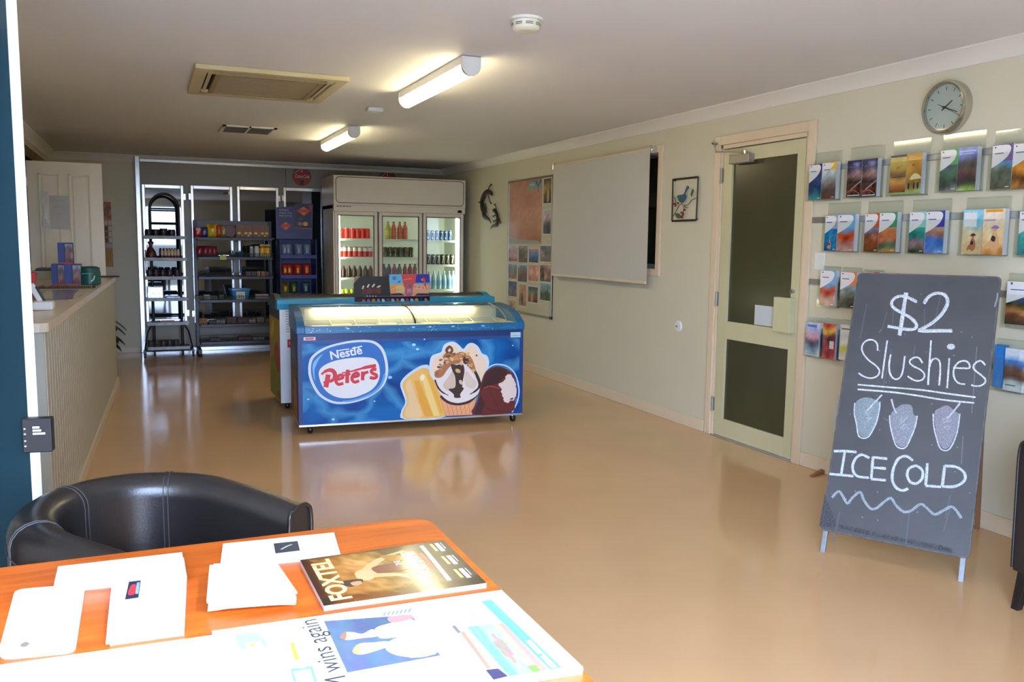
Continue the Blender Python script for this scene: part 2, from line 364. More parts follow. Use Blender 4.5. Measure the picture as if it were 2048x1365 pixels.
# ---- right wall door
d = MB(); aw = 0.065
d.box(XR-0.02, DY0-aw, 0, XR, DY0, DZ+aw); d.box(XR-0.02, DY1, 0, XR, DY1+aw, DZ+aw); d.box(XR-0.02, DY0, DZ, XR, DY1, DZ+aw)
d.box(XR-0.008, DY0, 0, XR+0.11, DY0+0.022, DZ); d.box(XR-0.008, DY1-0.022, 0, XR+0.11, DY1, DZ); d.box(XR-0.008, DY0, DZ-0.03, XR+0.11, DY1, DZ)
dr = struct(d.build('door_1', M_['arch'], bevel=0.004))
LYa, LYb, LZb = DY0+0.03, DY1-0.03, DZ-0.038
g0, g1 = 4.405, 5.07
d = MB(); xx0, xx1 = XR-0.004, XR+0.036
for y0, y1, z0, z1 in ((LYa, g0, 0.012, LZb), (g1, LYb, 0.012, LZb), (g0, g1, 0.012, 0.145), (g0, g1, 0.742, 0.872), (g0, g1, 2.02, LZb)): d.box(xx0, y0, z0, xx1, y1, z1)
d.build('door_leaf', M_['cream'], dr, bevel=0.002)
gm = mat('dark_screen_glass', (70, 68, 46), 0.22, spec=0.35, var=0.06, vscale=3)
for z0, z1 in ((0.145, 0.742), (0.872, 2.02)): MB().box(XR+0.012, g0, z0, XR+0.02, g1, z1).build('door_pane', gm, dr)
d = MB().box(XR-0.02, DY0+0.02, 0, XR+0.05, DY1-0.02, 0.01).build('threshold', M_['alu'], dr, bevel=0.003)
for zc in (0.22+0.02, 1.03, 1.93):
    MB().tube([(XR-0.016, LYb+0.008, zc-0.055), (XR-0.016, LYb+0.008, zc+0.055)], 0.009, 10).box(XR-0.010, LYb-0.006, zc-0.05, XR-0.004, LYb+0.018, zc+0.05).build('hinge', mat('satin_hinge_steel', (150, 146, 136), 0.5, metal=0.5, var=0.05), dr, smooth=30)
y0, z1 = PX.hit(1562, 594); y1, z0 = PX.hit(1587, 667)
lb = MB().box(XR-0.045, -y1-0.005, z0, XR-0.002, -y0+0.02, z1).build('lock_cover', M_['cream'], dr, bevel=0.004)
MB().lathe([(0.014, 0), (0.016, 0.012), (0.011, 0.028), (0.004, 0.03)], 14, (XR-0.004, 4.375, 1.13), Matrix.Rotation(-PI/2, 3, 'Y')).build('lock_cylinder', M_['chrome'], dr, smooth=40)
cl = MB().box(XR-0.055, 4.83, 2.0, XR-0.003, 5.05, 2.062).build('door_closer', mat('closer_grey', (150, 142, 132), 0.35, metal=0.4, var=0.05), dr, bevel=0.005)
MB().tube([(XR-0.03, 4.9, 2.075), (XR-0.16, 5.06, 2.082), (XR-0.045, 5.235, 2.155), (XR-0.02, 5.255, 2.165)], 0.008, 8).tube([(XR-0.02, 5.22, 2.165), (XR-0.02, 5.29, 2.175)], 0.012, 8).lathe([(0.013, 2.06), (0.013, 2.085)], 12, (XR-0.03, 4.9, 0)).build('closer_arm', M_['chrome'], cl, smooth=40)
a0, b1 = PX.hit(1508, 610); a1, b0 = PX.hit(1547, 655)
tag(MB().box(XR+0.009, -a1, b0, XR+0.0115, -a0, b1).build('paper_notice', mat('notice_paper', (196, 202, 204), 0.6, var=0.02), origin=(XR+0.0115, -a0, b0)), 'blank white paper notice stuck low on the dark glass of the side door', 'notice')
# ---- cold room front
CY = YB-0.03
gp = mat('cold_room_panel', (148, 142, 126), 0.4, var=0.05, vscale=1.2, rvar=0.05)
sx = 1.72
b = MB(); b.box(-0.075, CY, 0.05, sx-0.004, YB, 2.36); b.box(sx+0.004, CY, 0.05, XR, YB, 2.36); struct(b.build('wall_coldroom', gp))
b = MB(); b.box(-0.085, CY-0.03, 0, -0.03, YB, 2.43); b.box(-0.03, CY-0.03, 2.355, XR-0.08, YB, 2.395); struct(b.build('trim_5', M_['alu'], bevel=0.006))
struct(MB().box(-0.03, CY-0.012, 0.0, XR, CY, 0.045).build('trim_6', M_['alu'], bevel=0.003))
fm = mat('door_frame_aluminium', (232, 233, 236), 0.24, metal=0.75, var=0.04, vscale=9)
gl = mat('dark_reflective_glass', (34, 37, 39), 0.025, spec=0.9, var=0.1, vscale=1.5)
def cold_door(x0, x1, z0, z1, label, hinge_left):
    t = thing('cold_room_door', label, 'door', ((x0+x1)/2, CY, z0), group='glass doors of the cold room')
    fw = 0.034; b = MB(); y0, y1 = CY-0.05, CY
    b.box(x0, y0, z0, x0+fw, y1, z1); b.box(x1-fw, y0, z0, x1, y1, z1); b.box(x0+fw, y0, z0, x1-fw, y1, z0+0.05); b.box(x0+fw, y0, z1-fw-0.01, x1-fw, y1, z1)
    b.build('door_frame', fm, t, bevel=0.005)
    MB().box(x0+fw, CY-0.03, z0+0.05, x1-fw, CY-0.022, z1-fw-0.01).build('door_glass', gl, t)
    hx = x1-fw*0.5 if hinge_left else x0+fw*0.5
    MB().tube([(hx, y0-0.004, 1.0), (hx, y0-0.03, 1.02), (hx, y0-0.03, 1.26), (hx, y0-0.004, 1.28)], 0.008, 8).build('handle', M_['chrome'], t, smooth=40)
    hh = x0-0.012 if hinge_left else x1+0.012
    for z in (z0+0.12, z1-0.14): MB().box(hh-0.014, CY-0.055, z-0.04, hh+0.014, CY-0.005, z+0.04).build('hinge', M_['chrome'], t, bevel=0.004)
    return t
cold_door(-0.015, 0.462, 0.37, 2.085, 'narrow cold room door behind the arch-topped rack, its glass reflecting daylight', False)
cold_door(0.545, 1.045, 0.36, 2.092, 'cold room door behind the dark gondola shelving, on the arched rack side', True)
cold_door(1.10, 1.617, 0.36, 2.10, 'cold room door behind the dark gondola shelving, on the potato chip stand side', False)
cold_door(1.68, 2.20, 0.36, 2.108, 'cold room door behind the blue potato chip stand', True)
cold_door(2.245, 2.77, 0.36, 2.115, 'cold room door mostly hidden behind the white drinks fridge', False)
# round wall signs
def coke(x, z, label, hidden=False):
    t = thing('round_sign', label, 'sign', (x, CY, z), group='round soft drink signs')
    P = Plane((x, CY, z), (1, 0, 0), (0, 0, 1), (0, -1, 0))
    A = Art(); A.text('Coca-Cola', 0.005, -0.02, 0.045, (226, 220, 214), bold=0.012, shear=0.35, w=0.19, center=True)
    A.blob([(-0.028, -0.055), (0.028, -0.055), (0.02, -0.08), (0.028, -0.105), (-0.026, -0.105), (-0.02, -0.08)], (70, 20, 18), 3)
    A.poly([(-0.006, 0.055), (0.012, 0.05), (0.006, 0.09), (-0.004, 0.088)], (214, 200, 190)); A.stroke([(-0.09, 0.03), (-0.06, 0.065), (-0.02, 0.08)], 0.007, (220, 200, 200))
    b = MB(); n = 40; b.prism([(0.123*math.cos(2*PI*i/n), 0.123*math.sin(2*PI*i/n)) for i in range(n)], P, 0.0, 0.012, 0); b.art(A, P, 1, 0.0125)
    b.build('disc', [mat('sign_red', (176, 28, 26), 0.35, var=0.05), M_['print']], t)
    arc = [(0.115*math.cos(a), 0.105*math.sin(a)+0.022) for a in [PI*(0.12+0.76*i/16) for i in range(17)]]+[(0.085*math.cos(a), 0.08*math.sin(a)+0.022) for a in [PI*(0.88-0.76*i/16) for i in range(17)]]
    MB().prism(arc, P, 0.012, 0.02, 0).build('arch_band', mat('sign_teal', (26, 106, 118), 0.4, var=0.1), t)
coke(1.925, 2.262, 'round red soft drink sign with white script, above the potato chip stand')
coke(3.077, 2.262, 'round red soft drink sign half hidden behind the white drinks fridge')
# small hanging poster on the back wall
a0, a1, zt, zb = -0.45, -0.366, 1.86, 1.07
P = Plane((a0, YB, 0), (1, 0, 0), (0, 0, 1), (0, -1, 0)); A = Art(); w = a1-a0
A.photo(0, 1.66, w, zt, [(150, 84, 40), (120, 70, 44), (168, 92, 40)], 3, 30, 6, 8)
for i in range(4):
    for j in range(2): A.rect(0.006+j*w/2, 1.37+i*0.07, j*w/2+w/2-0.004, 1.425+i*0.07, random.Random(i*7+j).choice([(70, 60, 66), (190, 186, 178), (96, 70, 60), (50, 48, 58)]))
A.rect(0.004, 1.30, w-0.004, 1.35, (150, 152, 176)); A.stroke([(0.02, 1.12), (0.04, 1.2), (0.065, 1.27)], 0.006, (110, 74, 36))
tag(MB().box(a0, YB-0.004, zb, a1, YB, zt, 0).art(A, Plane((a0, YB-0.004, 0), (1, 0, 0), (0, 0, 1), (0, -1, 0)), 1).build('hanging_poster', [mat('poster_ochre', (172, 128, 66), 0.6, var=0.05), M_['print']], origin=(a0, YB, zb)), 'tall narrow ochre poster with small photos on the back wall beside the cream door', 'poster')
# ---- ceiling things
def light(x0, x1, y0, y1, label):
    t = thing('fluorescent_light', label, 'ceiling light', ((x0+x1)/2, (y0+y1)/2, CZ), group='fluorescent batten lights')
    xc = (x0+x1)/2; hw = 0.052
    MB().box(xc-hw, y0+0.02, CZ-0.048, xc+hw, y1-0.02, CZ).build('base_channel', M_['white'], t, bevel=0.004)
    n = 12; prof = [(-hw+0.002, -0.0485)]+[(-hw*math.cos(PI*i/n), -0.056-0.05*math.sin(PI*i/n)) for i in range(n+1)]+[(hw-0.002, -0.0485)]
    secs = [[Vector((xc+a, y, CZ+z)) for a, z in prof] for y in (y0+0.028, y1-0.028)]
    dm = mat('lit_diffuser', (250, 248, 238), 0.4, emit=(255, 236, 186), estr=LAMP)
    MB().strip(secs).build('diffuser', dm, t, smooth=40)
    pe = [(-hw-0.003, -0.005)]+[(-(hw+0.003)*math.cos(PI*i/n), -0.055-0.053*math.sin(PI*i/n)) for i in range(n+1)]+[(hw+0.003, -0.005)]
    for y in (y0, y1-0.03):
        MB().strip([[Vector((xc+a, yy, CZ+z)) for a, z in pe] for yy in (y, y+0.03)]).build('end_cap', M_['white'], t, bevel=0.003)
light(1.60, 1.74, 4.47, 5.76, 'fluorescent batten light on the ceiling, the nearer of the two')
light(1.66, 1.80, 7.58, 8.87, 'fluorescent batten light on the ceiling, the one toward the drinks fridge')
# cassette air conditioner
beige = mat('aged_beige_plastic', (196, 178, 134), 0.45, var=0.03)
brown = mat('grille_brown_plastic', (150, 128, 88), 0.6, var=0.08, vscale=40)
t = thing('ceiling_air_conditioner', 'square beige cassette air conditioner set in the ceiling', 'air conditioner', (0.745, 5.87, CZ))
x0, x1, y0, y1 = 0.30, 1.20, 5.37, 6.34; z = CZ-0.03
b = MB(); s = 0.075; sw = 0.05
b.box(x0, y0, z, x1, y0+s, CZ); b.box(x0, y1-s, z, x1, y1, CZ); b.box(x0, y0+s, z, x0+s, y1-s, CZ); b.box(x1-s, y0+s, z, x1, y1-s, CZ)
i0, i1, j0, j1 = x0+s+sw, x1-s-sw, y0+s+sw, y1-s-sw
for (a, c) in ((x0+s, j0), (i1, j0)): b.box(a, y0+s, z, a+sw, j0+0.03, CZ); b.box(a, j1-0.03, z, a+sw, y1-s, CZ)
fr = b.build('face_panel', beige, t, bevel=0.006)
MB().box(x0+s, y0+s, CZ-0.012, x1-s, y1-s, CZ).build('inner_tray', M_['dark'], t)
b = MB(); b.box(i0, j0, z-0.004, i1, j0+0.03, CZ-0.012); b.box(i0, j1-0.03, z-0.004, i1, j1, CZ-0.012); b.box(i0, j0+0.03, z-0.004, i0+0.03, j1-0.03, CZ-0.012); b.box(i1-0.03, j0+0.03, z-0.004, i1, j1-0.03, CZ-0.012)
n = 26
for i in range(n):
    yy = j0+0.035+(j1-j0-0.07)*i/(n-1); b.box(i0+0.03, yy-0.005, z-0.001, i1-0.03, yy+0.005, z+0.012)
b.build('intake_grille', brown, t)
for v in ((x0+s+0.008, y0+s+0.09, x0+s+0.03, y1-s-0.09), (x1-s-0.03, y0+s+0.09, x1-s-0.008, y1-s-0.09), (x0+s+0.09, y0+s+0.008, x1-s-0.09, y0+s+0.03), (x0+s+0.09, y1-s-0.03, x1-s-0.09, y1-s-0.008)):
    MB().box(v[0], v[1], z+0.004, v[2], v[3], z+0.010).build('louver', beige, t, bevel=0.002)
# supply vent
t = thing('ceiling_vent', 'small slotted air vent in the ceiling beyond the cassette unit', 'vent', (0.91, 8.32, CZ))
x0, x1, y0, y1 = 0.67, 1.14, 8.08, 8.60
b = MB(); z = CZ-0.012
b.box(x0, y0, z, x1, y0+0.04, CZ); b.box(x0, y1-0.04, z, x1, y1, CZ); b.box(x0, y0, z, x0+0.03, y1, CZ); b.box(x1-0.03, y0, z, x1, y1, CZ); b.box(0.895, y0, z, 0.915, y1, CZ)
b.build('vent_frame', M_['corn'], t)
MB().box(x0+0.03, y0+0.04, CZ-0.003, x1-0.03, y1-0.04, CZ-0.0005).build('backing', M_['dark'], t)
b = MB()
for i in range(12):
    yy = y0+0.06+(y1-y0-0.12)*i/11; b.box(x0+0.03, yy-0.006, CZ-0.011, x1-0.03, yy+0.006, CZ-0.006)
b.build('vent_slats', mat('vent_slat', (84, 78, 66), 0.5, var=0.05), t)
# smoke detector and small ceiling sensor
t = thing('smoke_detector', 'round white smoke detector on the ceiling near the entrance', 'smoke detector', (1.625, 3.65, CZ))
MB().lathe([(0.058, -0.012), (0.075, -0.01), (0.078, 0)], 32, (1.625, 3.65, CZ)).build('base_plate', M_['corn'], t, smooth=30)
sm = mat('detector_plastic', (226, 222, 200), 0.35, var=0.01)
MB().lathe([(0.03, -0.058), (0.05, -0.056), (0.061, -0.047), (0.064, -0.034), (0.064, -0.012)], 32, (1.625, 3.65, CZ)).build('housing', sm, t, smooth=35)
for a0 in (200, 245, 290, 335, 20, 65, 110, 155):
    b = MB()
    for zz in (-0.026, -0.033):
        b.tube([(1.625+0.0646*math.cos(math.radians(a0+k*5)), 3.65+0.0646*math.sin(math.radians(a0+k*5)), CZ+zz) for k in range(7)], 0.0016, 6)
    b.build('vent_slot', mat('slot_grey', (70, 66, 60), 0.7, var=0.05), t)
t = thing('ceiling_sensor', 'small square white sensor box on the ceiling between the two lights', 'sensor', (1.64, 6.5, CZ))
MB().box(1.58, 6.45, CZ-0.035, 1.70, 6.57, CZ).build('housing', M_['white'], t, bevel=0.012, seg=3)
MB().lathe([(0.012, -0.042), (0.02, -0.038), (0.022, -0.034)], 16, (1.64, 6.51, CZ)).build('lens', M_['white'], t, smooth=40)
# ---- lights, world, camera
w = bpy.data.worlds.new('daylight'); bpy.context.scene.world = w; w.use_nodes = True
bg = w.node_tree.nodes['Background']; bg.inputs['Color'].default_value = (*lin((190, 214, 255)), 1); bg.inputs['Strength'].default_value = SKY
po = bpy.data.lights.new('entrance_portal', 'AREA'); po.shape = 'RECTANGLE'; po.size = OX1-OX0; po.size_y = OZ; po.cycles.is_portal = True
oo = bpy.data.objects.new('entrance_portal', po); oo.location = ((OX0+OX1)/2, YF-0.07, OZ/2); oo.rotation_euler = (-PI/2, 0, 0); C.objects.link(oo)
oo.rotation_euler = (PI/2, 0, 0)
su = bpy.data.lights.new('sun', 'SUN'); su.energy = SUNE; su.angle = math.radians(1.5); su.color = (1.0, 0.96, 0.88)
so = bpy.data.objects.new('sun', su); C.objects.link(so)
sd = Vector((-math.tan(math.radians(SUN_AZ)), 1.0, 0)).normalized()*math.cos(math.radians(SUN_EL))+Vector((0, 0, -math.sin(math.radians(SUN_EL))))
so.rotation_euler = sd.to_track_quat('-Z', 'Y').to_euler()
struct(MB().box(-7, -5.5, -0.12, 8, YF-0.2, -0.02).build('bounce_pad_outside', mat('pale_bounce_concrete', (226, 225, 222), 0.8, var=0.05, vscale=2)))  # unseen pale pad added to bounce daylight up to the ceiling
struct(MB().box(-150, -220, -0.3, 150, -5.5, -0.03).build('reflection_ground_outside', mat('dark_reflection_ground', (66, 68, 50), 0.9, var=0.3, vscale=0.5)))  # unseen dark ground added to darken reflections low in the cold room glass
cam = bpy.data.cameras.new('camera'); co = bpy.data.objects.new('camera', cam); C.objects.link(co)
cam.sensor_width = 36; cam.lens = FPX/2048*36; cam.clip_start = 0.02
R3 = Matrix((( _r.x, _u.x, -_f.x), (_r.y, _u.y, -_f.y), (_r.z, _u.z, -_f.z)))
co.matrix_world = Matrix.Translation(CAM) @ R3.to_4x4(); bpy.context.scene.camera = co
vs = bpy.context.scene.view_settings; vs.view_transform = 'Standard'; vs.look = 'None'; vs.exposure = EXPO; vs.gamma = 1; vs.use_curve_mapping = False
FLAMP=20.0
# ================================================================== three-door drinks fridge
FY = 10.4; FX0, FX1 = 2.115, 3.80; FZT = 2.215; FD = 0.72
fwm = mat('fridge_white_enamel', (216, 208, 192), 0.35, var=0.015)
fin = mat('fridge_liner', (214, 216, 204), 0.5, var=0.01)
seal = mat('grey_door_gasket', (92, 90, 86), 0.6, var=0.05)
fr = thing('drinks_fridge', 'tall white three-door glass drinks fridge with blank header, by the far corner', 'fridge', ((FX0+FX1)/2, FY, 0))
b = MB(); yb = FY+FD; wl = 0.045
b.box(FX0, FY+0.05, 0.12, FX0+wl, yb, 1.86); b.box(FX1-wl, FY+0.05, 0.12, FX1, yb, 1.86); b.box(FX0, yb-0.05, 0.12, FX1, yb, 1.86)
b.box(FX0, FY+0.05, 0.12, FX1, yb, 0.30); b.box(FX0, FY+0.05, 1.815, FX1, yb, 1.86); b.box(FX0+0.03, FY+0.12, 0, FX1-0.03, yb-0.03, 0.12)
b.build('cabinet', [fwm], fr, bevel=0.004)
MB().box(FX0+wl, yb-0.06, 0.30, FX1-wl, yb-0.05, 1.815).box(FX0+wl, FY+0.06, 0.30, FX0+wl+0.006, yb-0.06, 1.815).box(FX1-wl-0.006, FY+0.06, 0.30, FX1-wl, yb-0.06, 1.815).build('liner', fin, fr)
# header light box, blank panel with rounded dark outline
P = Plane((FX0-0.005, FY-0.02, 0), (1, 0, 0), (0, 0, 1), (0, -1, 0)); W = FX1-FX0+0.012
b = MB(); b.box(FX0-0.005, FY-0.02, 1.86, FX1+0.007, yb, FZT)
def rrect(x0, y0, x1, y1, r, n=5):
    o = []
    for cx, cy, a in ((x1-r, y1-r, 0), (x0+r, y1-r, 90), (x0+r, y0+r, 180), (x1-r, y0+r, 270)):
        o += [(cx+r*math.cos(math.radians(a+90*i/n)), cy+r*math.sin(math.radians(a+90*i/n))) for i in range(n+1)]
    return o
A = Art(); A.stroke(rrect(0.03, 1.885, W-0.03, FZT-0.02, 0.045), 0.009, (88, 76, 62), sm=0, closed=True)
b.art(A, P, 1); hd = b.build('header_light_box', [fwm, M_['print']], fr, bevel=0.006)
b = MB(); b.box(FX0-0.003, FY-0.012, 1.786, FX1+0.005, FY+0.06, 1.86); A = Art(); rr = random.Random(2)
x = 0.035
for i, ww in enumerate((.028, .022, .03, .026, .02)):
    A.rect(x, 1.835, x+ww, 1.848, (70, 64, 58)); A.rect(x+0.004, 1.839, x+ww-0.01, 1.844, (150, 142, 130)); x += ww+0.012
b.art(A, Plane((FX0-0.003, FY-0.012, 0), (1, 0, 0), (0, 0, 1), (0, -1, 0)), 1); b.build('header_rail', [fwm, M_['print']], fr, bevel=0.004)
MB().box(FX0+wl, FY+0.045, 1.74, FX1-wl, FY+0.06, 1.815).build('top_valance', fin, fr)
ctl = MB().box(FX1-0.10, FY-0.02, 1.80, FX1-0.045, FY-0.01, 1.832).build('temperature_display', mat('display_black', (26, 24, 24), 0.2, var=0.1), fr, bevel=0.003)
dx = [(FX0+0.012, 2.655), (2.675, 3.232), (3.248, FX1-0.012)]; DZ0, DZ1 = 0.30, 1.785
for x0, x1 in dx:
    b = MB(); f = 0.038
    b.box(x0, FY, DZ0, x0+f, FY+0.04, DZ1); b.box(x1-f, FY, DZ0, x1, FY+0.04, DZ1); b.box(x0+f, FY, DZ0, x1-f, FY+0.04, DZ0+0.05); b.box(x0+f, FY, DZ1-0.045, x1-f, FY+0.04, DZ1)
    dd = b.build('door', fwm, fr, bevel=0.006)
    b = MB(); g = 0.01
    b.box(x0+f, FY+0.005, DZ0+.05, x0+f+g, FY+0.03, DZ1-.045); b.box(x1-f-g, FY+0.005, DZ0+.05, x1-f, FY+0.03, DZ1-.045); b.box(x0+f, FY+0.005, DZ1-.055, x1-f, FY+0.03, DZ1-.045)
    b.build('gasket', seal, dd)
    MB().box(x0+f, FY+0.016, DZ0+0.05, x1-f, FY+0.020, DZ1-0.045).build('glass_pane', M_['clear'], dd)
for x in (2.665, 3.24):
    MB().box(x-0.012, FY+0.02, DZ0, x+0.012, FY+0.07, 1.815).build('door_divider', seal, fr)
    MB().box(x-0.02, FY+0.07, DZ0, x+0.02, yb-0.06, 1.80).build('bay_divider', fin, fr) if False else None
tube_m = mat('fridge_lamp', (255, 255, 250), 0.4, emit=(240, 250, 225), estr=FLAMP)
MB().tube([(FX0+0.075, FY+0.075, 0.36), (FX0+0.075, FY+0.075, 1.74)], 0.013, 10).build('lamp_tube', tube_m, fr, smooth=40)
MB().tube([(FX1-0.078, FY+0.075, 0.36), (FX1-0.078, FY+0.075, 1.74)], 0.017, 10).build('lamp_tube', tube_m, fr, smooth=40)
MB().tube([(FX0+0.2, FY+0.16, 1.795), (FX1-0.2, FY+0.16, 1.795)], 0.012, 10).build('lamp_tube', mat('fridge_top_lamp', (255, 255, 250), 0.4, emit=(235, 245, 215), estr=FLAMP*0.25), fr, smooth=40)
wire = mat('white_coated_wire', (214, 216, 206), 0.4, var=0.02)
bays = [(FX0+0.055, 2.655), (2.675, 3.23), (3.25, FX1-0.055)]
SH = [(1.454, 1.226, 0.970, 0.70), (1.452, 1.226, 0.970, 0.70), (1.446, 1.134, 0.815, 0.50)]
for (x0, x1), zs in zip(bays, SH):
    for z in zs:
        b = MB(); yf = FY+0.11
        b.tube([(x0, yf, z-0.006), (x1, yf, z-0.006)], 0.006, 6); b.tube([(x0, yf, z-0.022), (x1, yf, z-0.022)], 0.004, 6); b.tube([(x0, yb-0.08, z-0.006), (x1, yb-0.08, z-0.006)], 0.004, 6)
        n = 14
        for i in range(n+1):
            x = x0+(x1-x0)*i/n; b.box(x-0.002, yf, z-0.004, x+0.002, yb-0.08, z)
        b.box(x0, yf-0.008, z-0.026, x1, yf-0.005, z-0.004)
        b.build('wire_shelf', wire, fr)
# drinks ---------------------------------------------------------------
def can_proto(name, loc, label, body, top, group, r=0.033, h=0.122, art=None, cat='can'):
    x, y, z = loc; t = thing(name, label, cat, loc, 0, group)
    MB().lathe([(r-0.006, 0), (r, 0.008), (r, h-0.014), (r-0.006, h-0.004)], 18, loc).build('can_body', body, t, smooth=35)
    MB().lathe([(r-0.006, h-0.004), (r-0.005, h), (r-0.009, h-0.002), (0.002, h-0.003)], 18, loc).build('can_lid', top, t, smooth=35)
    if art:
        nm, mt, zz0, zz1, kind = art; b = MB(); n = 10
        if kind == 'band':
            b.lathe([(r+0.0006, zz0), (r+0.0006, zz1)], 18, loc)
        else:   # slanted stripe across the front of the can
            vs = []
            for i in range(9):
                q = i/8; a0 = -PI/2-0.35+q*0.7; zc = zz0+(zz1-zz0)*q
                for da in (-0.16, 0.16): vs.append((x+(r+.0007)*math.cos(a0+da), y+(r+.0007)*math.sin(a0+da), z+zc))
            b.add(vs, [(2*i, 2*i+1, 2*i+3, 2*i+2) for i in range(8)])
            b.add([(x+(r+.0007)*math.cos(-PI/2-0.55+0.11*i), y+(r+.0007)*math.sin(-PI/2-0.55+0.11*i), z+zz1-s) for i in range(11) for s in (0, 0.012)], [(2*i, 2*i+1, 2*i+3, 2*i+2) for i in range(10)])
        b.build(nm, mt, t, smooth=35)
    return t
def bottle_proto(name, loc, label, liquid, cap, lab, group, r=0.033, h=0.22, cat='bottle', glass=None):
    t = thing(name, label, cat, loc, 0, group)
    prof = [(r-0.004, 0), (r, 0.006), (r, h*0.36), (r-0.002, h*0.4), (r, h*0.44), (r, h*0.60), (r*0.8, h*0.72), (r*0.42, h*0.85), (r*0.38, h*0.93)]
    MB().lathe(prof, 18, loc).build('bottle_body', liquid, t, smooth=50)
    MB().lathe([(r*0.45, h*0.92), (r*0.45, h*0.99), (r*0.4, h)], 14, loc).build('cap', cap, t, smooth=35)
    if lab: MB().lathe([(r+0.001, h*0.2), (r+0.001, h*0.5)], 18, loc).build('label_wrap', lab, t, smooth=35)
    return t
silver = mat('can_silver', (206, 206, 204), 0.25, metal=0.8, var=0.03)
def row(proto, xs, y, z, labels=None, dy=0.0):
    z = z+0.001
    for i, x in enumerate(xs):
        if i == 0: proto.location = (x, y, z); o = proto; o.location = (x, y, z)
        else: o = dup(proto, loc=(x, y, z))
        if labels: o['label'] = labels if isinstance(labels, str) else labels[i]
YC = FY+0.16
def xpix(pxs, py=470): return [ony(p, py, YC).x for p in pxs]
p = can_proto('drink_can', (xpix([682])[0], YC, 1.454), 'bright red drink can at the lamp end of the top shelf, left fridge bay', mat('can_red', (214, 44, 30), 0.3, var=0.05), silver, 'red cans on the top shelf of the left fridge bay', h=0.128)
row(p, xpix([682, 693.3, 705, 715.5, 725.5, 735]), YC, 1.454, 'red drink can in the top row of the fridge bay nearest the chip stand')
p = can_proto('drink_can', (0, 0, 0), '', mat('can_red_white', (196, 60, 52), 0.3, var=0.25, vscale=30), silver, 'red and silver cans on the second shelf of the left fridge bay', h=0.128, art=('label_band', mat('can_pale_band', (206, 204, 196), 0.35, var=0.05), 0.07, 0.116, 'band'))
row(p, xpix([680, 689.5, 699, 709.5, 719.5, 730, 740], 510), YC, 1.226, 'red and silver drink can on the second shelf of the left fridge bay')
cola = mat('cola_in_glass', (58, 14, 12), 0.12, var=0.2, vscale=30, coat=0.6)
p = bottle_proto('cola_bottle', (0, 0, 0), '', cola, mat('cap_red', (120, 40, 34), 0.4, var=0.1), None, 'dark cola bottles on the third shelf of the left fridge bay', r=0.031, h=0.148)
row(p, xpix([687, 698.5, 709, 720, 731, 741], 545), YC, 0.970, 'small dark cola bottle in the row on the third shelf of the left fridge bay')
p = can_proto('drink_can', (0, 0, 0), '', mat('can_lime', (168, 182, 28), 0.3, var=0.1, vscale=30), silver, 'lime green cans low in the left fridge bay', h=0.125)
row(p, xpix([683, 693.5, 704.5, 716, 727], 588), YC, 0.70, 'lime green drink can in the row low in the left fridge bay')
p = bottle_proto('juice_bottle', (0, 0, 0), '', mat('yellow_juice', (176, 160, 40), 0.25, var=0.08, coat=0.4), mat('cap_pale', (150, 128, 90), 0.4, var=0.05), mat('label_yellow', (190, 176, 52), 0.45, var=0.1), 'juice bottles in the middle fridge bay', h=0.222)
row(p, xpix([776]), YC, 1.452, 'yellow-green juice bottle beside the orange ones in the middle fridge bay')
p = bottle_proto('juice_bottle', (0, 0, 0), '', mat('orange_juice', (196, 98, 60), 0.25, var=0.08, coat=0.4), mat('cap_brown', (150, 84, 66), 0.4, var=0.05), mat('label_orange', (204, 96, 52), 0.45, var=0.1), 'orange juice bottles in the middle fridge bay', h=0.222)
row(p, xpix([787.5, 799.5, 810]), YC, 1.452, 'orange juice bottle on the top shelf of the middle fridge bay')
p = can_proto('drink_can', (0, 0, 0), '', mat('can_gold_black', (88, 82, 48), 0.22, metal=0.4, var=0.2, vscale=25), silver, 'gold and black cans in the middle fridge bay', h=0.128, art=('label_band', mat('can_black_band', (40, 38, 26), 0.35, var=0.05), 0.05, 0.07, 'band'))
row(p, xpix([770, 780.5, 791, 801, 811, 821.5], 505), YC, 1.226, 'gold and black drink can on the second shelf of the middle fridge bay')
cols = [(92, 70, 110), (80, 60, 90), (140, 60, 110), (70, 110, 80), (150, 40, 50), (150, 40, 46), (140, 60, 50)]
for i, px in enumerate((768, 778, 789, 799, 810, 820, 830)):
    x = xpix([px], 545)[0]; nm = ('grey-violet', 'dark violet', 'magenta', 'green', 'crimson', 'dark red', 'brick red')[i]
    bottle_proto('drink_bottle', (x, YC, 0.971), nm+' bottle on the third shelf of the middle fridge bay', mat('drink_%d' % i, cols[i], 0.25, var=0.15, vscale=30, coat=0.4), mat('cap_dark_%d' % i, (50, 70, 60), 0.4, var=0.1), None, 'assorted bottles in the middle fridge bay', h=0.17, r=0.03)
p = can_proto('drink_can', (0, 0, 0), '', mat('can_blue', (70, 106, 160), 0.25, metal=0.3, var=0.3, vscale=40), silver, 'blue and silver cans in the right fridge bay', r=0.0265, h=0.128, art=('stripe', silver, 0.02, 0.11, 's'))
row(p, xpix([856, 865, 874, 882.5, 891, 899.5], 470), YC, 1.446, 'slim blue and silver drink can on the top shelf of the right fridge bay')
p = can_proto('drink_can', (0, 0, 0), '', mat('can_black', (44, 38, 34), 0.3, var=0.2, vscale=30), mat('can_lid_dark', (70, 66, 60), 0.3, metal=0.5, var=0.05), 'black cans with a pale slash in the right fridge bay', r=0.03, h=0.13, art=('pale_slash', mat('slash_cream', (196, 190, 160), 0.4, var=0.02), 0.02, 0.112, 's'))
row(p, xpix([857, 866.5, 876, 885, 894.5, 904], 518), YC, 1.134, 'black drink can with a pale slash on the second shelf of the right fridge bay')
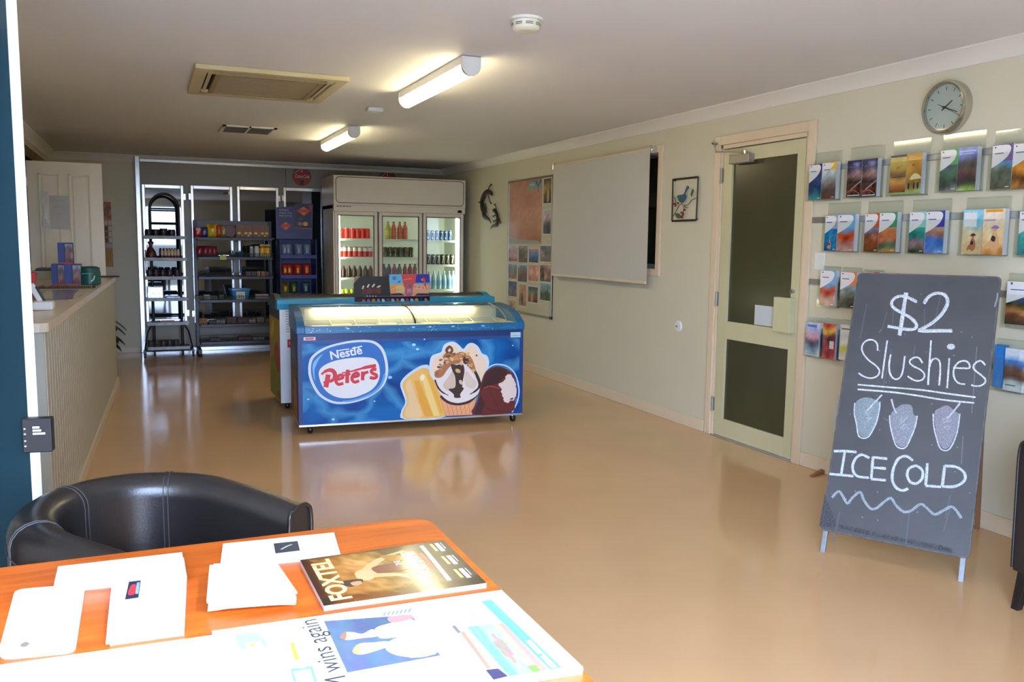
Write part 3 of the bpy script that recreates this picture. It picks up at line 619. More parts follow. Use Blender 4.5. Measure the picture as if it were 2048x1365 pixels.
wat = mat('water_bottle_plastic', (150, 182, 190), 0.12, var=0.15, vscale=30, coat=0.6)
p = bottle_proto('water_bottle', (0, 0, 0), '', wat, mat('cap_white', (190, 206, 206), 0.4, var=0.02), mat('label_blue', (110, 154, 190), 0.4, var=0.1), 'water bottles in the right fridge bay', r=0.031, h=0.235)
row(p, xpix([858, 868, 878, 888, 898, 906], 570), YC, 0.815, 'clear water bottle with blue label on the third shelf of the right fridge bay')
# ================================================================== arched rack
blk = M_['black']
rk = thing('display_rack', 'narrow black rack with arched top on castors, in front of the lit cold room door', 'rack', (0.2, 11.2, 0))
ry = 11.12; rx0, rx1 = 0.065, 0.385
arc = [(rx0, ry, 0.10)]+[(rx0, ry, z) for z in (0.6, 1.2, 1.78)]
ac = (rx0+rx1)/2; ar = (rx1-rx0)/2
for i in range(1, 16): arc.append((ac-ar*math.cos(PI*i/16), ry, 1.78+ar*1.1*math.sin(PI*i/16)))
arc += [(rx1, ry, z) for z in (1.78, 1.2, 0.6, 0.10)]
b = MB().tube(arc, 0.016, 10).tube([(rx0, ry, 1.78), (rx1, ry, 1.78)], 0.010, 8).tube([(rx0, ry, 1.61), (rx1, ry, 1.61)], 0.010, 8)
b.tube([(rx0-0.11, ry-0.20, 0.09), (rx1+0.11, ry-0.20, 0.09)], 0.013, 8).tube([(rx0-0.11, ry-0.20, 0.09), (rx0-0.08, ry, 0.10), (rx0, ry, 0.11)], 0.013, 8).tube([(rx1+0.11, ry-0.20, 0.09), (rx1+0.08, ry, 0.10), (rx1, ry, 0.11)], 0.013, 8)
b.tube([(rx0-0.11, ry-0.20, 0.09), (rx0-0.07, ry-0.05, 0.3), (rx0, ry, 0.42)], 0.009, 8).tube([(rx1+0.11, ry-0.20, 0.09), (rx1+0.07, ry-0.05, 0.3), (rx1, ry, 0.42)], 0.009, 8)
b.build('rack_frame', blk, rk, smooth=40)
for x in (rx0-0.11, rx1+0.11, rx0+0.0, rx1):
    yy = ry-0.20 if x in (rx0-0.11, rx1+0.11) else ry
    MB().lathe([(0.03, -0.012), (0.036, -0.006), (0.036, 0.006), (0.03, 0.012)], 16, (x, yy, 0.036), Matrix.Rotation(PI/2, 3, 'Y')).box(x-0.014, yy-0.02, 0.05, x+0.014, yy+0.02, 0.10).build('castor', blk, rk, smooth=40)
RS = (1.466, 1.209, 0.987, 0.734, 0.443, 0.15)
sr0, sr1 = rx0-0.075, rx1+0.075; syf = ry-0.26
lipm = mat('shelf_edge_strip', (120, 120, 120), 0.4, metal=0.2, var=0.3, vscale=14)
for i, z in enumerate(RS):
    zs = z-0.02
    MB().box(sr0, syf, zs-0.012, sr1, ry+0.02, zs).build('shelf', blk, rk, bevel=0.003)
    MB().box(sr0, syf-0.006, zs-0.028, sr1, syf, zs+0.012).build('edge_glint_strip', lipm, rk, bevel=0.002)  # paler strip puts the bright reflections along the shelf edge into colour
def small(name, mb, mats, label, cat, origin, group=None, **k):
    return tag(mb.build(name, mats, origin=origin, **k), label, cat, group)
def jar(name, x, y, z, r, h, m, lidm, label, cat, group):
    t = thing(name, label, cat, (x, y, z), 0, group)
    MB().lathe([(r*0.9, 0), (r, 0.008), (r, h*0.78), (r*0.85, h*0.84)], 16, (x, y, z)).build('jar_body', m, t, smooth=40)
    MB().lathe([(r*0.92, h*0.82), (r*0.92, h)], 16, (x, y, z)).build('lid', lidm, t, smooth=40)
    return t
dk = mat('dark_jar', (40, 34, 34), 0.3, var=0.3, vscale=20); dkl = mat('dark_lid', (26, 26, 30), 0.4, var=0.1)
yj = syf+0.06
for i, px in enumerate((297, 311, 327, 343)):
    x = ony(px, 460, yj).x; jar('snack_tub', x, yj, RS[0]-0.019, 0.043 if i != 2 else 0.048, 0.085+0.01*(i == 2), dk, dkl, 'dark snack tub on the top shelf of the arched rack', 'tub', 'dark tubs on the top shelf of the arched rack')
# red-brown gift bag and small sauce bottles
x = ony(302, 500, yj).x; z = RS[1]-0.019
b = MB(); 
secs = []
for k, (w_, d_, zz) in enumerate(((0.055, 0.04, 0), (0.062, 0.05, 0.03), (0.05, 0.035, 0.08), (0.018, 0.014, 0.13), (0.012, 0.01, 0.14), (0.035, 0.02, 0.185), (0.03, 0.012, 0.195))):
    secs.append([(x+w_*math.cos(2*PI*i/14), yj+d_*math.sin(2*PI*i/14), z+zz) for i in range(14)])
small('gift_bag', b.strip(secs), mat('gift_bag_red', (74, 24, 20), 0.4, var=0.4, vscale=40), 'dark red tied gift bag on the second shelf of the arched rack', 'bag', (x, yj, z), smooth=50)
sa = None
for i, px in enumerate((324, 331, 337.5, 344, 350, 356)):
    x = ony(px, 500, yj).x
    t = thing('sauce_bottle', 'small cream bottle with red base in the row on the arched rack', 'bottle', (x, yj, z), 0, 'cream and red sauce bottles on the arched rack')
    MB().lathe([(0.016, 0), (0.018, 0.004), (0.018, 0.035)], 12, (x, yj, z)).build('bottle_base', mat('sauce_red', (120, 40, 26), 0.4, var=0.1), t, smooth=40)
    MB().lathe([(0.018, 0.035), (0.018, 0.085), (0.013, 0.1), (0.01, 0.112)], 12, (x, yj, z)).build('label_wrap', mat('sauce_cream', (196, 176, 150), 0.4, var=0.05), t, smooth=40)
for i, px in enumerate((299, 312, 325.5, 339, 354)):
    x = ony(px, 540, yj).x; jar('preserve_jar', x, yj, RS[2]-0.019, 0.036, 0.085, mat('preserve_dark', (58, 48, 48), 0.2, var=0.3, vscale=18) if i == 0 else bpy.data.materials['preserve_dark'], dkl, 'dark preserve jar in the row on the third shelf of the arched rack', 'jar', 'preserve jars on the third shelf of the arched rack')
for i, px in enumerate((301, 314, 326.5, 339, 352, 359)):
    if i > 4: continue
    x = ony(px, 678, yj).x; jar('preserve_jar', x, yj, RS[5]-0.019, 0.036, 0.085, mat('preserve_grey', (72, 64, 66), 0.3, var=0.3, vscale=18) if i == 0 else bpy.data.materials['preserve_grey'], dkl, 'grey-brown jar in the row on the bottom shelf of the arched rack', 'jar', 'jars on the bottom shelf of the arched rack')
foil = mat('crinkled_foil', (196, 206, 214), 0.18, metal=0.85, var=0.1, bump=0.6, bscale=25)
x0 = ony(294, 590, yj).x; x1 = ony(327, 590, yj).x; z = RS[3]-0.019
small('foil_box', MB().box(x0, yj-0.04, z, x1, yj+0.08, z+0.145), foil, 'silver foil wrapped box on the fourth shelf of the arched rack', 'box', (x0, yj, z), bevel=0.01)
x0 = ony(331, 598, yj).x; x1 = ony(361, 598, yj).x
small('foil_packet', MB().box(x0, yj-0.04, z, x1, yj+0.06, z+0.03), mat('blue_foil', (120, 140, 176), 0.2, metal=0.7, var=0.3, bump=0.6, bscale=30), 'flat blue-silver packet beside the foil box on the arched rack', 'packet', (x0, yj, z), bevel=0.01)
z = RS[4]-0.019; x0 = ony(302, 640, yj).x; xm = ony(322, 640, yj).x; x1 = ony(349, 640, yj).x
small('chocolate_box', MB().box(x0, yj-0.05, z, xm-0.003, yj+0.08, z+0.022), mat('box_maroon', (92, 34, 24), 0.5, var=0.15), 'flat maroon box on the fifth shelf of the arched rack', 'box', (x0, yj, z), bevel=0.002)
small('biscuit_box', MB().box(xm, yj-0.05, z, x1, yj+0.08, z+0.022), mat('box_tan', (160, 112, 72), 0.5, var=0.15), 'flat tan box on the fifth shelf of the arched rack', 'box', (xm, yj, z), bevel=0.002)
# ================================================================== wide dark gondola shelving
GY = 11.0; gx0, gx1 = 0.575, 1.475
gd = thing('gondola_shelving', 'wide black gondola shelving unit with wire baskets, between the arched rack and the chip stand', 'shelving', ((gx0+gx1)/2, GY+0.1, 0))
b = MB()
for x in (gx0, gx1):
    b = MB(); b.box(x-0.02, GY+0.27, 0.03, x+0.02, GY+0.33, 1.66); b.box(x-0.02, GY-0.12, 0.03, x+0.02, GY+0.27, 0.085); b.build('upright', blk, gd, bevel=0.004)
gb = mat('gondola_back_panel', (104, 106, 108), 0.45, var=0.06, vscale=3)
MB().box(gx0+0.02, GY+0.285, 1.56, gx1-0.02, GY+0.297, 1.655).build('back_panel', gb, gd, bevel=0.004)
for z in (0.12, 0.40, 0.70, 0.985, 1.225, 1.462):
    MB().box(gx0+0.02, GY+0.285, z-0.05, gx1-0.02, GY+0.305, z-0.01).build('rear_beam', blk, gd)
wb = mat('dark_wire', (66, 66, 66), 0.4, metal=0.3, var=0.1)
GS = (1.462, 1.225, 0.985, 0.70, 0.405, 0.19)
for i, z in enumerate(GS):
    yf = GY-0.02 if i < 4 else GY-0.09
    MB().box(gx0+0.01, yf, z-0.05, gx1-0.01, GY+0.285, z-0.015).build('shelf', blk, gd, bevel=0.003)
    if i >= 2 or i == 1:
        b = MB(); hh = 0.05 if i < 4 else 0.095
        for k in range(3): b.tube([(gx0+0.01, yf-0.003, z-0.015+hh*(k+.6)/3), (gx1-0.01, yf-0.003, z-0.015+hh*(k+.6)/3)], 0.0028, 5)
        n = 34
        for k in range(n+1): x = gx0+0.01+(gx1-gx0-0.02)*k/n; b.tube([(x, yf-0.003, z-0.02), (x, yf-0.003, z-0.015+hh)], 0.002, 4)
        b.build('wire_front', wb, gd)
for x in (gx0, gx1): MB().box(x-0.012, GY-0.02, 1.43, x+0.012, GY+0.28, 1.45).box(x-0.012, GY-0.02, 0.67, x+0.012, GY+0.28, 0.69).build('side_bracket', blk, gd)
for x in (gx0, gx1): MB().lathe([(0.025, 0), (0.028, 0.01), (0.018, 0.03)], 14, (x, GY-0.09, 0)).lathe([(0.025, 0), (0.028, 0.01), (0.018, 0.03)], 14, (x, GY+0.3, 0)).build('foot', blk, gd, smooth=40)
# packets on the gondola: pillow bags
def pillow(name, xc, y, z, w, h, d, mats, label, cat, group=None, art=None, lean=0.0, crimp=True):
    b = MB(); nx, nz = 10, 10; rr = random.Random(int(xc*1000)+int(z*77))
    F = []; Bk = []
    for j in range(nz+1):
        v = j/nz
        for i in range(nx+1):
            u = i/nx; e = (math.sin(PI*u)**0.55)*(math.sin(PI*v)**0.5) if crimp else (math.sin(PI*u)**0.4)
            th = d/2*e*(1+0.10*math.sin(7*u+5*v+xc*9)); sq = 1-0.06*math.sin(PI*v)
            X = xc+(u-.5)*w*sq; Z = z+v*h; Y = y+lean*v
            F.append((X, Y-th-0.001, Z)); Bk.append((X, Y+th+0.001, Z))
    fs = [(j*(nx+1)+i, j*(nx+1)+i+1, (j+1)*(nx+1)+i+1, (j+1)*(nx+1)+i) for j in range(nz) for i in range(nx)]
    if art:
        cs = [lin(art(i/nx, j/nz, rr)) for j in range(nz+1) for i in range(nx+1)]
        b.addc(F, fs, cs, 0); b.addc(Bk, fs, cs, 0)
        s = [lin(art(0, .5, rr))]*4
        for j in range(nz):
            for i in (0, nx): q = j*(nx+1)+i; b.addc([F[q], F[q+nx+1], Bk[q+nx+1], Bk[q]], [(0, 1, 2, 3)], s, 0)
        for i in range(nx):
            for j in (0, nz): q = j*(nx+1)+i; b.addc([F[q], F[q+1], Bk[q+1], Bk[q]], [(0, 1, 2, 3)], s, 0)
    return tag(b.build(name, mats, origin=(xc, y, z), smooth=60), label, cat, group)
foilp = printmat('printed_foil_bag', 0.28)
def bagart(base, mid, acc, seed=0):
    def f(u, v, rr):
        d = math.hypot((u-.5)*1.4, v-.45)
        c = mid if d < 0.24 else base
        if v > 0.62 and abs(u-.5) < 0.3: c = acc
        if v < 0.08 or v > 0.93: c = tuple(x*0.7 for x in base)
        return tuple(min(250, max(3, x+rr.uniform(-18, 18))) for x in c)
    return f
yg = GY+0.06
def gpx(px, py=480): return ony(px, py, yg).x
gz = 0.001+GS[0]-0.015
spec = [(397, 16, .12, (170, 30, 36), (206, 80, 80), (200, 190, 190), 'red'), (409, 15, .12, (40, 44, 96), (92, 110, 160), (60, 66, 110), 'dark blue'), (425, 19, .165, (206, 176, 20), (220, 190, 40), (190, 110, 30), 'bright yellow'), (438, 13, .15, (170, 60, 40), (196, 120, 70), (190, 60, 50), 'orange-red'), (447.5, 12, .14, (120, 124, 50), (206, 196, 170), (150, 150, 70), 'green and cream')]
for px, wp, h, a, m_, c, nm in spec: pillow('lolly_bag', gpx(px), yg, gz, wp*0.0066, h, 0.05, foilp, nm+' sweets bag on the top shelf of the gondola shelving', 'bag', 'sweets bags on the top gondola shelf', bagart(a, m_, c))
x = gpx(460); small('round_tin', MB().lathe([(0.07, -0.02), (0.076, -0.014), (0.076, 0.014), (0.07, 0.02)], 26, (x, yg, gz+0.0765), Matrix.Rotation(PI/2-0.1, 3, 'X')), mat('tin_plum', (84, 34, 52), 0.35, var=0.4, vscale=40), 'round plum coloured tin standing on edge on the top gondola shelf', 'tin', (x, yg, gz), smooth=40)
for k, px in enumerate((488, 521)):
    x = gpx(px); P = Plane((x, yg-0.05, gz), (1, 0, 0), (0, 0, 1), (0, -1, 0)); A = Art(); w = 0.195; h = 0.155
    A.rect(-w/2, 0.075, w/2, h, (118, 66, 22)); A.rect(-w/2, 0, w/2, 0.03, (84, 38, 20))
    for q in (-0.06, 0.02, 0.07): A.ell(q, 0.055, 0.022, 0.016, (206, 170, 30), 14)
    A.ell(-0.02, 0.03, 0.015, 0.012, (110, 130, 40), 12); A.ell(0.05, 0.025, 0.012, 0.01, (214, 186, 40), 12)
    small('snack_carton', MB().box(x-w/2, yg-0.05, gz, x+w/2, yg+0.06, gz+h).art(A, P, 1), [mat('carton_brown_%d' % k, (120, 62, 20), 0.5, var=0.1), M_['print']], ('brown carton with yellow blobs on the top gondola shelf, beside the plum tin', 'brown carton with yellow blobs at the chip stand end of the top gondola shelf')[k], 'carton', (x, yg, gz), 'brown snack cartons')
gz = 0.001+GS[1]-0.015
for i, px in enumerate((399, 410.5, 419, 428)): pillow('lolly_bag', gpx(px, 500), yg, gz, 0.073, 0.125, 0.04, foilp, 'crimson sweets bag on the second gondola shelf', 'bag', 'crimson sweets bags on the second gondola shelf', bagart((132, 20, 50), (160, 60, 90), (110, 14, 40)))
x = gpx(447, 505); small('foil_tray', MB().box(x-0.07, yg-0.05, gz, x+0.07, yg+0.05, gz+0.03), foil, 'shallow foil tray behind the yellow price tag on the gondola', 'tray', (x, yg, gz), bevel=0.008)
x = gpx(445, 510); A = Art()
for k in range(2): A.rect(-0.026, 0.012+k*0.018, 0.026, 0.018+k*0.018, (110, 120, 40))
small('price_tag', MB().box(x-0.036, GY-0.032, gz-0.035, x+0.036, GY-0.027, gz+0.018).art(A, Plane((x, GY-0.032, gz-0.03), (1, 0, 0), (0, 0, 1), (0, -1, 0)), 1), [mat('tag_yellow', (196, 190, 60), 0.5, var=0.03), M_['print']], 'yellow price tag clipped to the second gondola shelf', 'tag', (x, GY-0.03, gz))
x = gpx(467, 502); small('pie_tin', MB().lathe([(0.03, 0), (0.05, 0.028), (0.053, 0.03)], 18, (x, yg, gz)), foil, 'small silver tin beside the teal bowl on the gondola', 'tin', (x, yg, gz), smooth=40)
x = gpx(480, 505); small('teal_bowl', MB().lathe([(0.03, 0), (0.055, 0.05), (0.058, 0.06), (0.052, 0.055)], 20, (x, yg-0.02, gz)), mat('teal_plastic', (20, 84, 110), 0.4, var=0.05), 'small teal plastic bowl on the second gondola shelf', 'bowl', (x, yg, gz), smooth=40)
for i, (px, c, nm) in enumerate(((503, (150, 150, 154), 'grey'), (513.5, (206, 204, 200), 'white'))): x = gpx(px, 500); jar('spray_bottle', x, yg, gz, 0.024+0.007*i, 0.13+0.005*i, mat('tub_%d' % i, c, 0.4, var=0.05), mat('tub_lid_%d' % i, (190, 188, 190), 0.4, var=0.05), nm+' bottle beside the yellow packets on the second gondola shelf', 'bottle', None)
for i, px in enumerate((525, 535)): pillow('snack_packet', gpx(px, 500), yg, gz, 0.066, 0.155, 0.035, foilp, ('yellow packet with dark band beside the white bottle on the gondola', 'yellow packet with dark band at the end of the second gondola shelf')[i], 'packet', 'yellow snack packets', (lambda u, v, rr: (30, 26, 20) if 0.78 < v < 0.9 else ((222, 214, 190) if v > 0.9 else ((226, 140+rr.random()*50, 20) if v > 0.2 else (220, 190, 150)))))
gz = 0.001+GS[2]-0.015
for i, (px, c) in enumerate(((496, (90, 26, 24)), (507, (60, 22, 24)), (517, (150, 110, 30)), (523.5, (196, 110, 20)), (532, (70, 30, 24)))):
    x = gpx(px, 540); small('chocolate_bar', MB().box(x-0.03, yg-0.06, gz, x+0.03, yg+0.04, gz+0.06), mat('bar_wrap_%d' % i, c, 0.35, var=0.3, vscale=40), ('maroon', 'dark plum', 'ochre', 'orange', 'dark brown')[i]+' chocolate bar box in the third gondola basket', 'chocolate box', (x, yg, gz), 'chocolate boxes in the third gondola basket', bevel=0.004)
gz = 0.001+GS[3]-0.015
x = gpx(480, 590)
t = thing('storage_tub', 'bright blue plastic tub with white paper label on the fourth gondola shelf', 'tub', (x, yg, gz))
o_ = rrect(-0.12, -0.09, 0.12, 0.09, 0.03); k = len(o_)
secs = [[(x+a*s, yg+0.02+c2*s, gz+z) for a, c2 in o_] for s, z in ((0.8, 0), (0.98, 0.11), (1.06, 0.112), (1.06, 0.13), (0.97, 0.13), (0.78, 0.012))]
MB().strip(secs).build('tub_body', mat('tub_blue', (30, 118, 168), 0.3, var=0.08), t, smooth=40)
A = Art()
for q in range(3): A.rect(-0.035, 0.03+q*0.017, 0.035, 0.035+q*0.017, (90, 96, 90))
MB().box(x-0.052, yg-0.079, gz+0.0, x+0.052, yg-0.077, gz+0.095).art(A, Plane((x, yg-0.079, gz), (1, 0, 0), (0, 0, 1), (0, -1, 0)), 1).build('paper_label', [mat('label_cream', (206, 206, 186), 0.6, var=0.02), M_['print']], t)
for i, (px, w_, c, nm) in enumerate(((400, .12, (66, 66, 40), 'olive'), (414, .08, (150, 146, 130), 'pale'), (428, .09, (70, 72, 40), 'dark green'), (443, .06, (54, 56, 34), 'dark olive'))):
    x = gpx(px, 595); small('snack_box', MB().box(x-w_/2, yg-0.06, gz, x+w_/2-0.006, yg+0.05, gz+0.05+0.012*(i % 2)), mat('snackbox_%d' % i, c, 0.5, var=0.3, vscale=30), nm+' flat box on the arched rack side of the blue tub, fourth gondola shelf', 'box', (x, yg, gz), 'flat boxes on the fourth gondola shelf', bevel=0.003)
x = gpx(523, 592); small('egg_carton', MB().box(x-0.085, yg-0.06, gz, x+0.085, yg+0.05, gz+0.03).box(x-0.08, yg-0.058, gz+0.032, x+0.08, yg+0.048, gz+0.06), mat('pale_pink_card', (170, 150, 150), 0.6, var=0.1), 'pale pinkish carton at the chip stand end of the fourth gondola shelf', 'carton', (x, yg, gz), bevel=0.006)
gz = 0.001+GS[4]-0.015; rr = random.Random(5)
for i, (px, w_, h, c, nm) in enumerate(((406, .1, .07, (170, 110, 30), 'orange-brown'), (425, .09, .04, (60, 64, 60), 'grey'), (441, .11, .055, (120, 110, 104), 'taupe'), (462, .12, .08, (70, 30, 28), 'dark maroon'), (484, .13, .065, (76, 40, 36), 'brown'), (503, .09, .05, (140, 126, 118), 'beige'), (520, .1, .07, (110, 104, 92), 'stone grey'), (534, .07, .05, (70, 66, 60), 'charcoal'))):
    x = gpx(px, 645); yy = yg-0.06; small('grocery_box', MB().box(x-w_/2, yy-0.05, gz, x+w_/2-0.008, yy+0.06, gz+h), mat('grocery_%d' % i, c, 0.5, var=0.3, vscale=30), nm+' grocery box in the fifth gondola basket', 'box', (x, yy, gz), 'grocery boxes in the fifth gondola basket', bevel=0.003)
gz = 0.001+GS[5]-0.015
for i, (px, w_, h, c, nm) in enumerate(((430, .12, .04, (60, 58, 56), 'charcoal'), (488, .16, .05, (84, 40, 36), 'maroon'), (515, .14, .035, (120, 118, 112), 'grey'))):
    x = gpx(px, 680); yy = yg-0.06; small('grocery_box', MB().box(x-w_/2, yy-0.05, gz, x+w_/2, yy+0.06, gz+h), mat('grocery_b%d' % i, c, 0.5, var=0.3, vscale=30), nm+' flat box in the lowest gondola basket', 'box', (x, yy, gz), 'flat boxes in the lowest gondola basket', bevel=0.003)
# ================================================================== blue potato chip stand
SY = 10.85; cx0, cx1 = 1.53, 1.99
navy = mat('chip_stand_navy', (22, 30, 92), 0.4, var=0.1, vscale=3)
cs = thing('chip_display_stand', 'blue cardboard potato chip stand with tilted header cards, beside the drinks fridge', 'display stand', ((cx0+cx1)/2, SY+0.1, 0))
b = MB(); b.box(cx0, SY, 0, cx0+0.018, SY+0.34, 1.44); b.box(cx1-0.018, SY, 0, cx1, SY+0.34, 1.44); b.box(cx0+0.018, SY+0.32, 0, cx1-0.018, SY+0.34, 1.44); b.box(cx0+0.018, SY, 0, cx1-0.018, SY+0.34, 0.1)
b.build('stand_body', navy, cs, bevel=0.004)
CS = (1.225, 0.975, 0.745, 0.50, 0.26)
for z in CS:
    MB().box(cx0+0.018, SY+0.005, z-0.012, cx1-0.018, SY+0.32, z).build('shelf', navy, cs)
    A = Art(); rr = random.Random(int(z*100)); A.text('CRISPY POTATO CHIPS'[:0] or '~ ~ ~', 0, 0, 0.001, (60, 70, 130))
    MB().box(cx0+0.01, SY-0.006, z-0.03, cx1-0.01, SY+0.004, z+0.018).build('shelf_lip', mat('chip_stand_lip', (34, 44, 120), 0.35, var=0.15, vscale=10) if z == CS[0] else bpy.data.materials['chip_stand_lip'], cs, bevel=0.003)
# header: back card + bag-shaped card
P = Plane((0, SY+0.10, 0), (1, 0, 0), (0, 0, 1), (0, -1, 0))
hp = [(1.508, 1.44), (1.508, 1.83), (1.735, 1.845), (1.75, 1.88), (1.965, 1.885), (1.95, 1.44)]
A = Art(); w2 = (160, 164, 196)
for k, (xa, xb, z) in enumerate(((1.55, 1.66, 1.79), (1.545, 1.70, 1.755), (1.545, 1.70, 1.72))): A.text('chips are made'[:(6, 10, 12)[k]], xa, z, 0.02, w2, w=xb-xa, bold=0.01)
def diamond(A, cx, cz, s):
    A.poly([(cx-1.3*s, cz), (cx, cz+s), (cx+1.3*s, cz), (cx, cz-s)], (196, 96, 40)); A.poly([(cx-1.0*s, cz), (cx, cz+0.7*s), (cx+1.0*s, cz), (cx, cz-0.7*s)], (206, 140, 60)); A.poly([(cx-1.15*s, cz-0.02), (cx-1.05*s, cz+0.02), (cx+1.15*s, cz+0.025), (cx+1.05*s, cz-0.018)], (190, 44, 30))
diamond(A, 1.625, 1.60, 0.05); A.stroke([(1.52, 1.53), (1.65, 1.49), (1.74, 1.52)], 0.006, (60, 70, 140))
MB().prism(hp, P, -0.008, 0, 0).art(A, P, 1).build('header_card', [mat('header_navy', (36, 44, 104), 0.4, var=0.15, vscale=5), M_['print']], cs)
P2 = Plane((0, SY+0.085, 0), (1, 0, 0), (0, 0, 1), (0, -1, 0)); A = Art()
bg_ = [(1.748, 1.878), (1.958, 1.872), (1.936, 1.70), (1.945, 1.556), (1.725, 1.566), (1.742, 1.72)]
A.poly([(1.90, 1.868), (1.955, 1.868), (1.94, 1.77)], (150, 50, 34)); diamond(A, 1.845, 1.79, 0.06)
A.ell(1.80, 1.63, 0.03, 0.024, (130, 104, 96), 14); A.ell(1.865, 1.63, 0.032, 0.026, (206, 160, 60), 14); A.text('HAM', 1.78, 1.685, 0.016, (150, 130, 120), w=0.05); A.stroke([(1.73, 1.58), (1.84, 1.574), (1.94, 1.57)], 0.01, (140, 90, 70), sm=0)
MB().prism(bg_, P2, -0.012, 0, 0).art(A, P2, 1).build('bag_shaped_card', [mat('bag_navy', (26, 24, 70), 0.35, var=0.1), M_['print']], cs)
rows = [(1.225, (562, 577, 598, 615), ((96, 110, 140), (150, 160, 176), (120, 134, 160)), 'silver-blue', (500,)), (0.975, (565, 579, 596, 614), ((150, 24, 22), (206, 160, 30), (170, 40, 30)), 'red and yellow', (530,)), (0.745, (566, 588, 612), None, '', (565,)), (0.50, (568, 590, 612), ((170, 66, 30), (190, 110, 50), (150, 40, 26)), 'orange-red', (595,))]
for z, pxs, pal, nm, py in rows:
    for i, px in enumerate(pxs):
        x = ony(px, py[0], SY+0.06).x
        if pal is None:
            pa, n2 = [(((110, 104, 30), (190, 160, 30), (90, 60, 30)), 'dark yellow'), (((30, 70, 50), (180, 170, 40), (60, 96, 60)), 'green and yellow'), (((36, 66, 96), (150, 160, 160), (50, 80, 100)), 'teal and silver')][i]
        else: pa, n2 = pal, nm
        x = min(max(x, cx0+0.072), cx1-0.072)
        pillow('chip_bag', x, SY+0.075, z+0.001, 0.10, 0.155, 0.06, foilp, n2+' potato chip bag on the blue stand, '+{1.225: 'top', 0.975: 'second', 0.745: 'third', 0.50: 'lowest visible'}[z]+' shelf', 'chip bag', {1.225: 'silver-blue chip bags', 0.975: 'red and yellow chip bags', 0.745: 'mixed chip bags', 0.50: 'orange-red chip bags'}[z], bagart(*pa), lean=0.02)
FZLAMP=14.0
# ================================================================== chest freezers
def water(name, deep, mid, light):
    m, nt, b = newmat(name); N = nt.nodes; L = nt.links
    tc = N.new('ShaderNodeTexCoord'); mp = N.new('ShaderNodeMapping'); mp.inputs['Scale'].default_value = (1.0, 1.0, 1.4); L.new(tc.outputs['Object'], mp.inputs['Vector'])
    nz = N.new('ShaderNodeTexNoise'); nz.inputs['Scale'].default_value = 2.6; nz.inputs['Detail'].default_value = 2; L.new(mp.outputs['Vector'], nz.inputs['Vector'])
    mx = N.new('ShaderNodeMixRGB'); mx.inputs['Fac'].default_value = 0.28; L.new(mp.outputs['Vector'], mx.inputs['Color1']); L.new(nz.outputs['Color'], mx.inputs['Color2'])
    vo = N.new('ShaderNodeTexVoronoi'); vo.feature = 'DISTANCE_TO_EDGE'; vo.inputs['Scale'].default_value = 4.2; L.new(mx.outputs['Color'], vo.inputs['Vector'])
    r1 = N.new('ShaderNodeValToRGB'); e = r1.color_ramp.elements; e[0].position = 0.0; e[0].color = (1, 1, 1, 1); e[1].position = 0.16; e[1].color = (0, 0, 0, 1); L.new(vo.outputs['Distance'], r1.inputs['Fac'])
    n2 = N.new('ShaderNodeTexNoise'); n2.inputs['Scale'].default_value = 3.2; n2.inputs['Detail'].default_value = 1; L.new(mp.outputs['Vector'], n2.inputs['Vector'])
    r2 = N.new('ShaderNodeValToRGB'); e = r2.color_ramp.elements; e[0].position = 0.35; e[0].color = (*lin(deep), 1); e[1].position = 0.62; e[1].color = (*lin(mid), 1); L.new(n2.outputs['Fac'], r2.inputs['Fac'])
    ml = N.new('ShaderNodeMath'); ml.operation = 'MULTIPLY'; ml.inputs[1].default_value = 0.55; L.new(r1.outputs['Color'], ml.inputs[0])
    m3 = N.new('ShaderNodeMixRGB'); m3.inputs['Color2'].default_value = (*lin(light), 1); L.new(ml.outputs['Value'], m3.inputs['Fac']); L.new(r2.outputs['Color'], m3.inputs['Color1'])
    L.new(m3.outputs['Color'], b.inputs['Base Color']); b.inputs['Roughness'].default_value = 0.4; b.inputs['Specular IOR Level'].default_value = 0.25
    return m
wt = water('blue_water_print', (6, 58, 128), (10, 98, 166), (84, 166, 212))
bandm = mat('freezer_blue_moulding', (28, 98, 146), 0.3, var=0.12, vscale=5)
FM = Matrix(((0.99722, 0.0745, 0, 0.99), (-0.0745, 0.99722, 0, 6.2065), (0, 0, 1, 0), (0, 0, 0, 1)))   # local x along the front, local y backwards
W = 1.735; D = 0.66
fz = thing('chest_freezer', 'blue ice cream chest freezer with curved glass top, standing nearest on the floor', 'freezer', M=FM)
fu = FM.to_3x3() @ Vector((1, 0, 0)); fn = FM.to_3x3() @ Vector((0, -1, 0)); fo = FM.translation
PF = Plane(fo, fu, (0, 0, 1), fn)
def T(px, py): return PF.hit(px, py)
def TZ(pts, ox, oy, sc): return PF.pts(pts, ox, oy, sc)
b = MB(); zb0, zt0 = 0.075, 0.745
def LB(b, *a, **k): return b.box(*a, M=FM, **k)
LB(b, 0, 0, zb0, W, D, zt0, m=0)
A = Art(cap=60)
a0, z0 = 0, 0
# darker printed band along the top and darker strips down both ends
A.rect(0.0, zt0-0.045, W, zt0, (12, 44, 100)); A.rect(0.0, zt0-0.07, W, zt0-0.045, (14, 66, 132)); A.rect(0, zb0, 0.03, zt0, (8, 52, 112)); A.rect(W-0.03, zb0, W, zt0, (8, 56, 118))
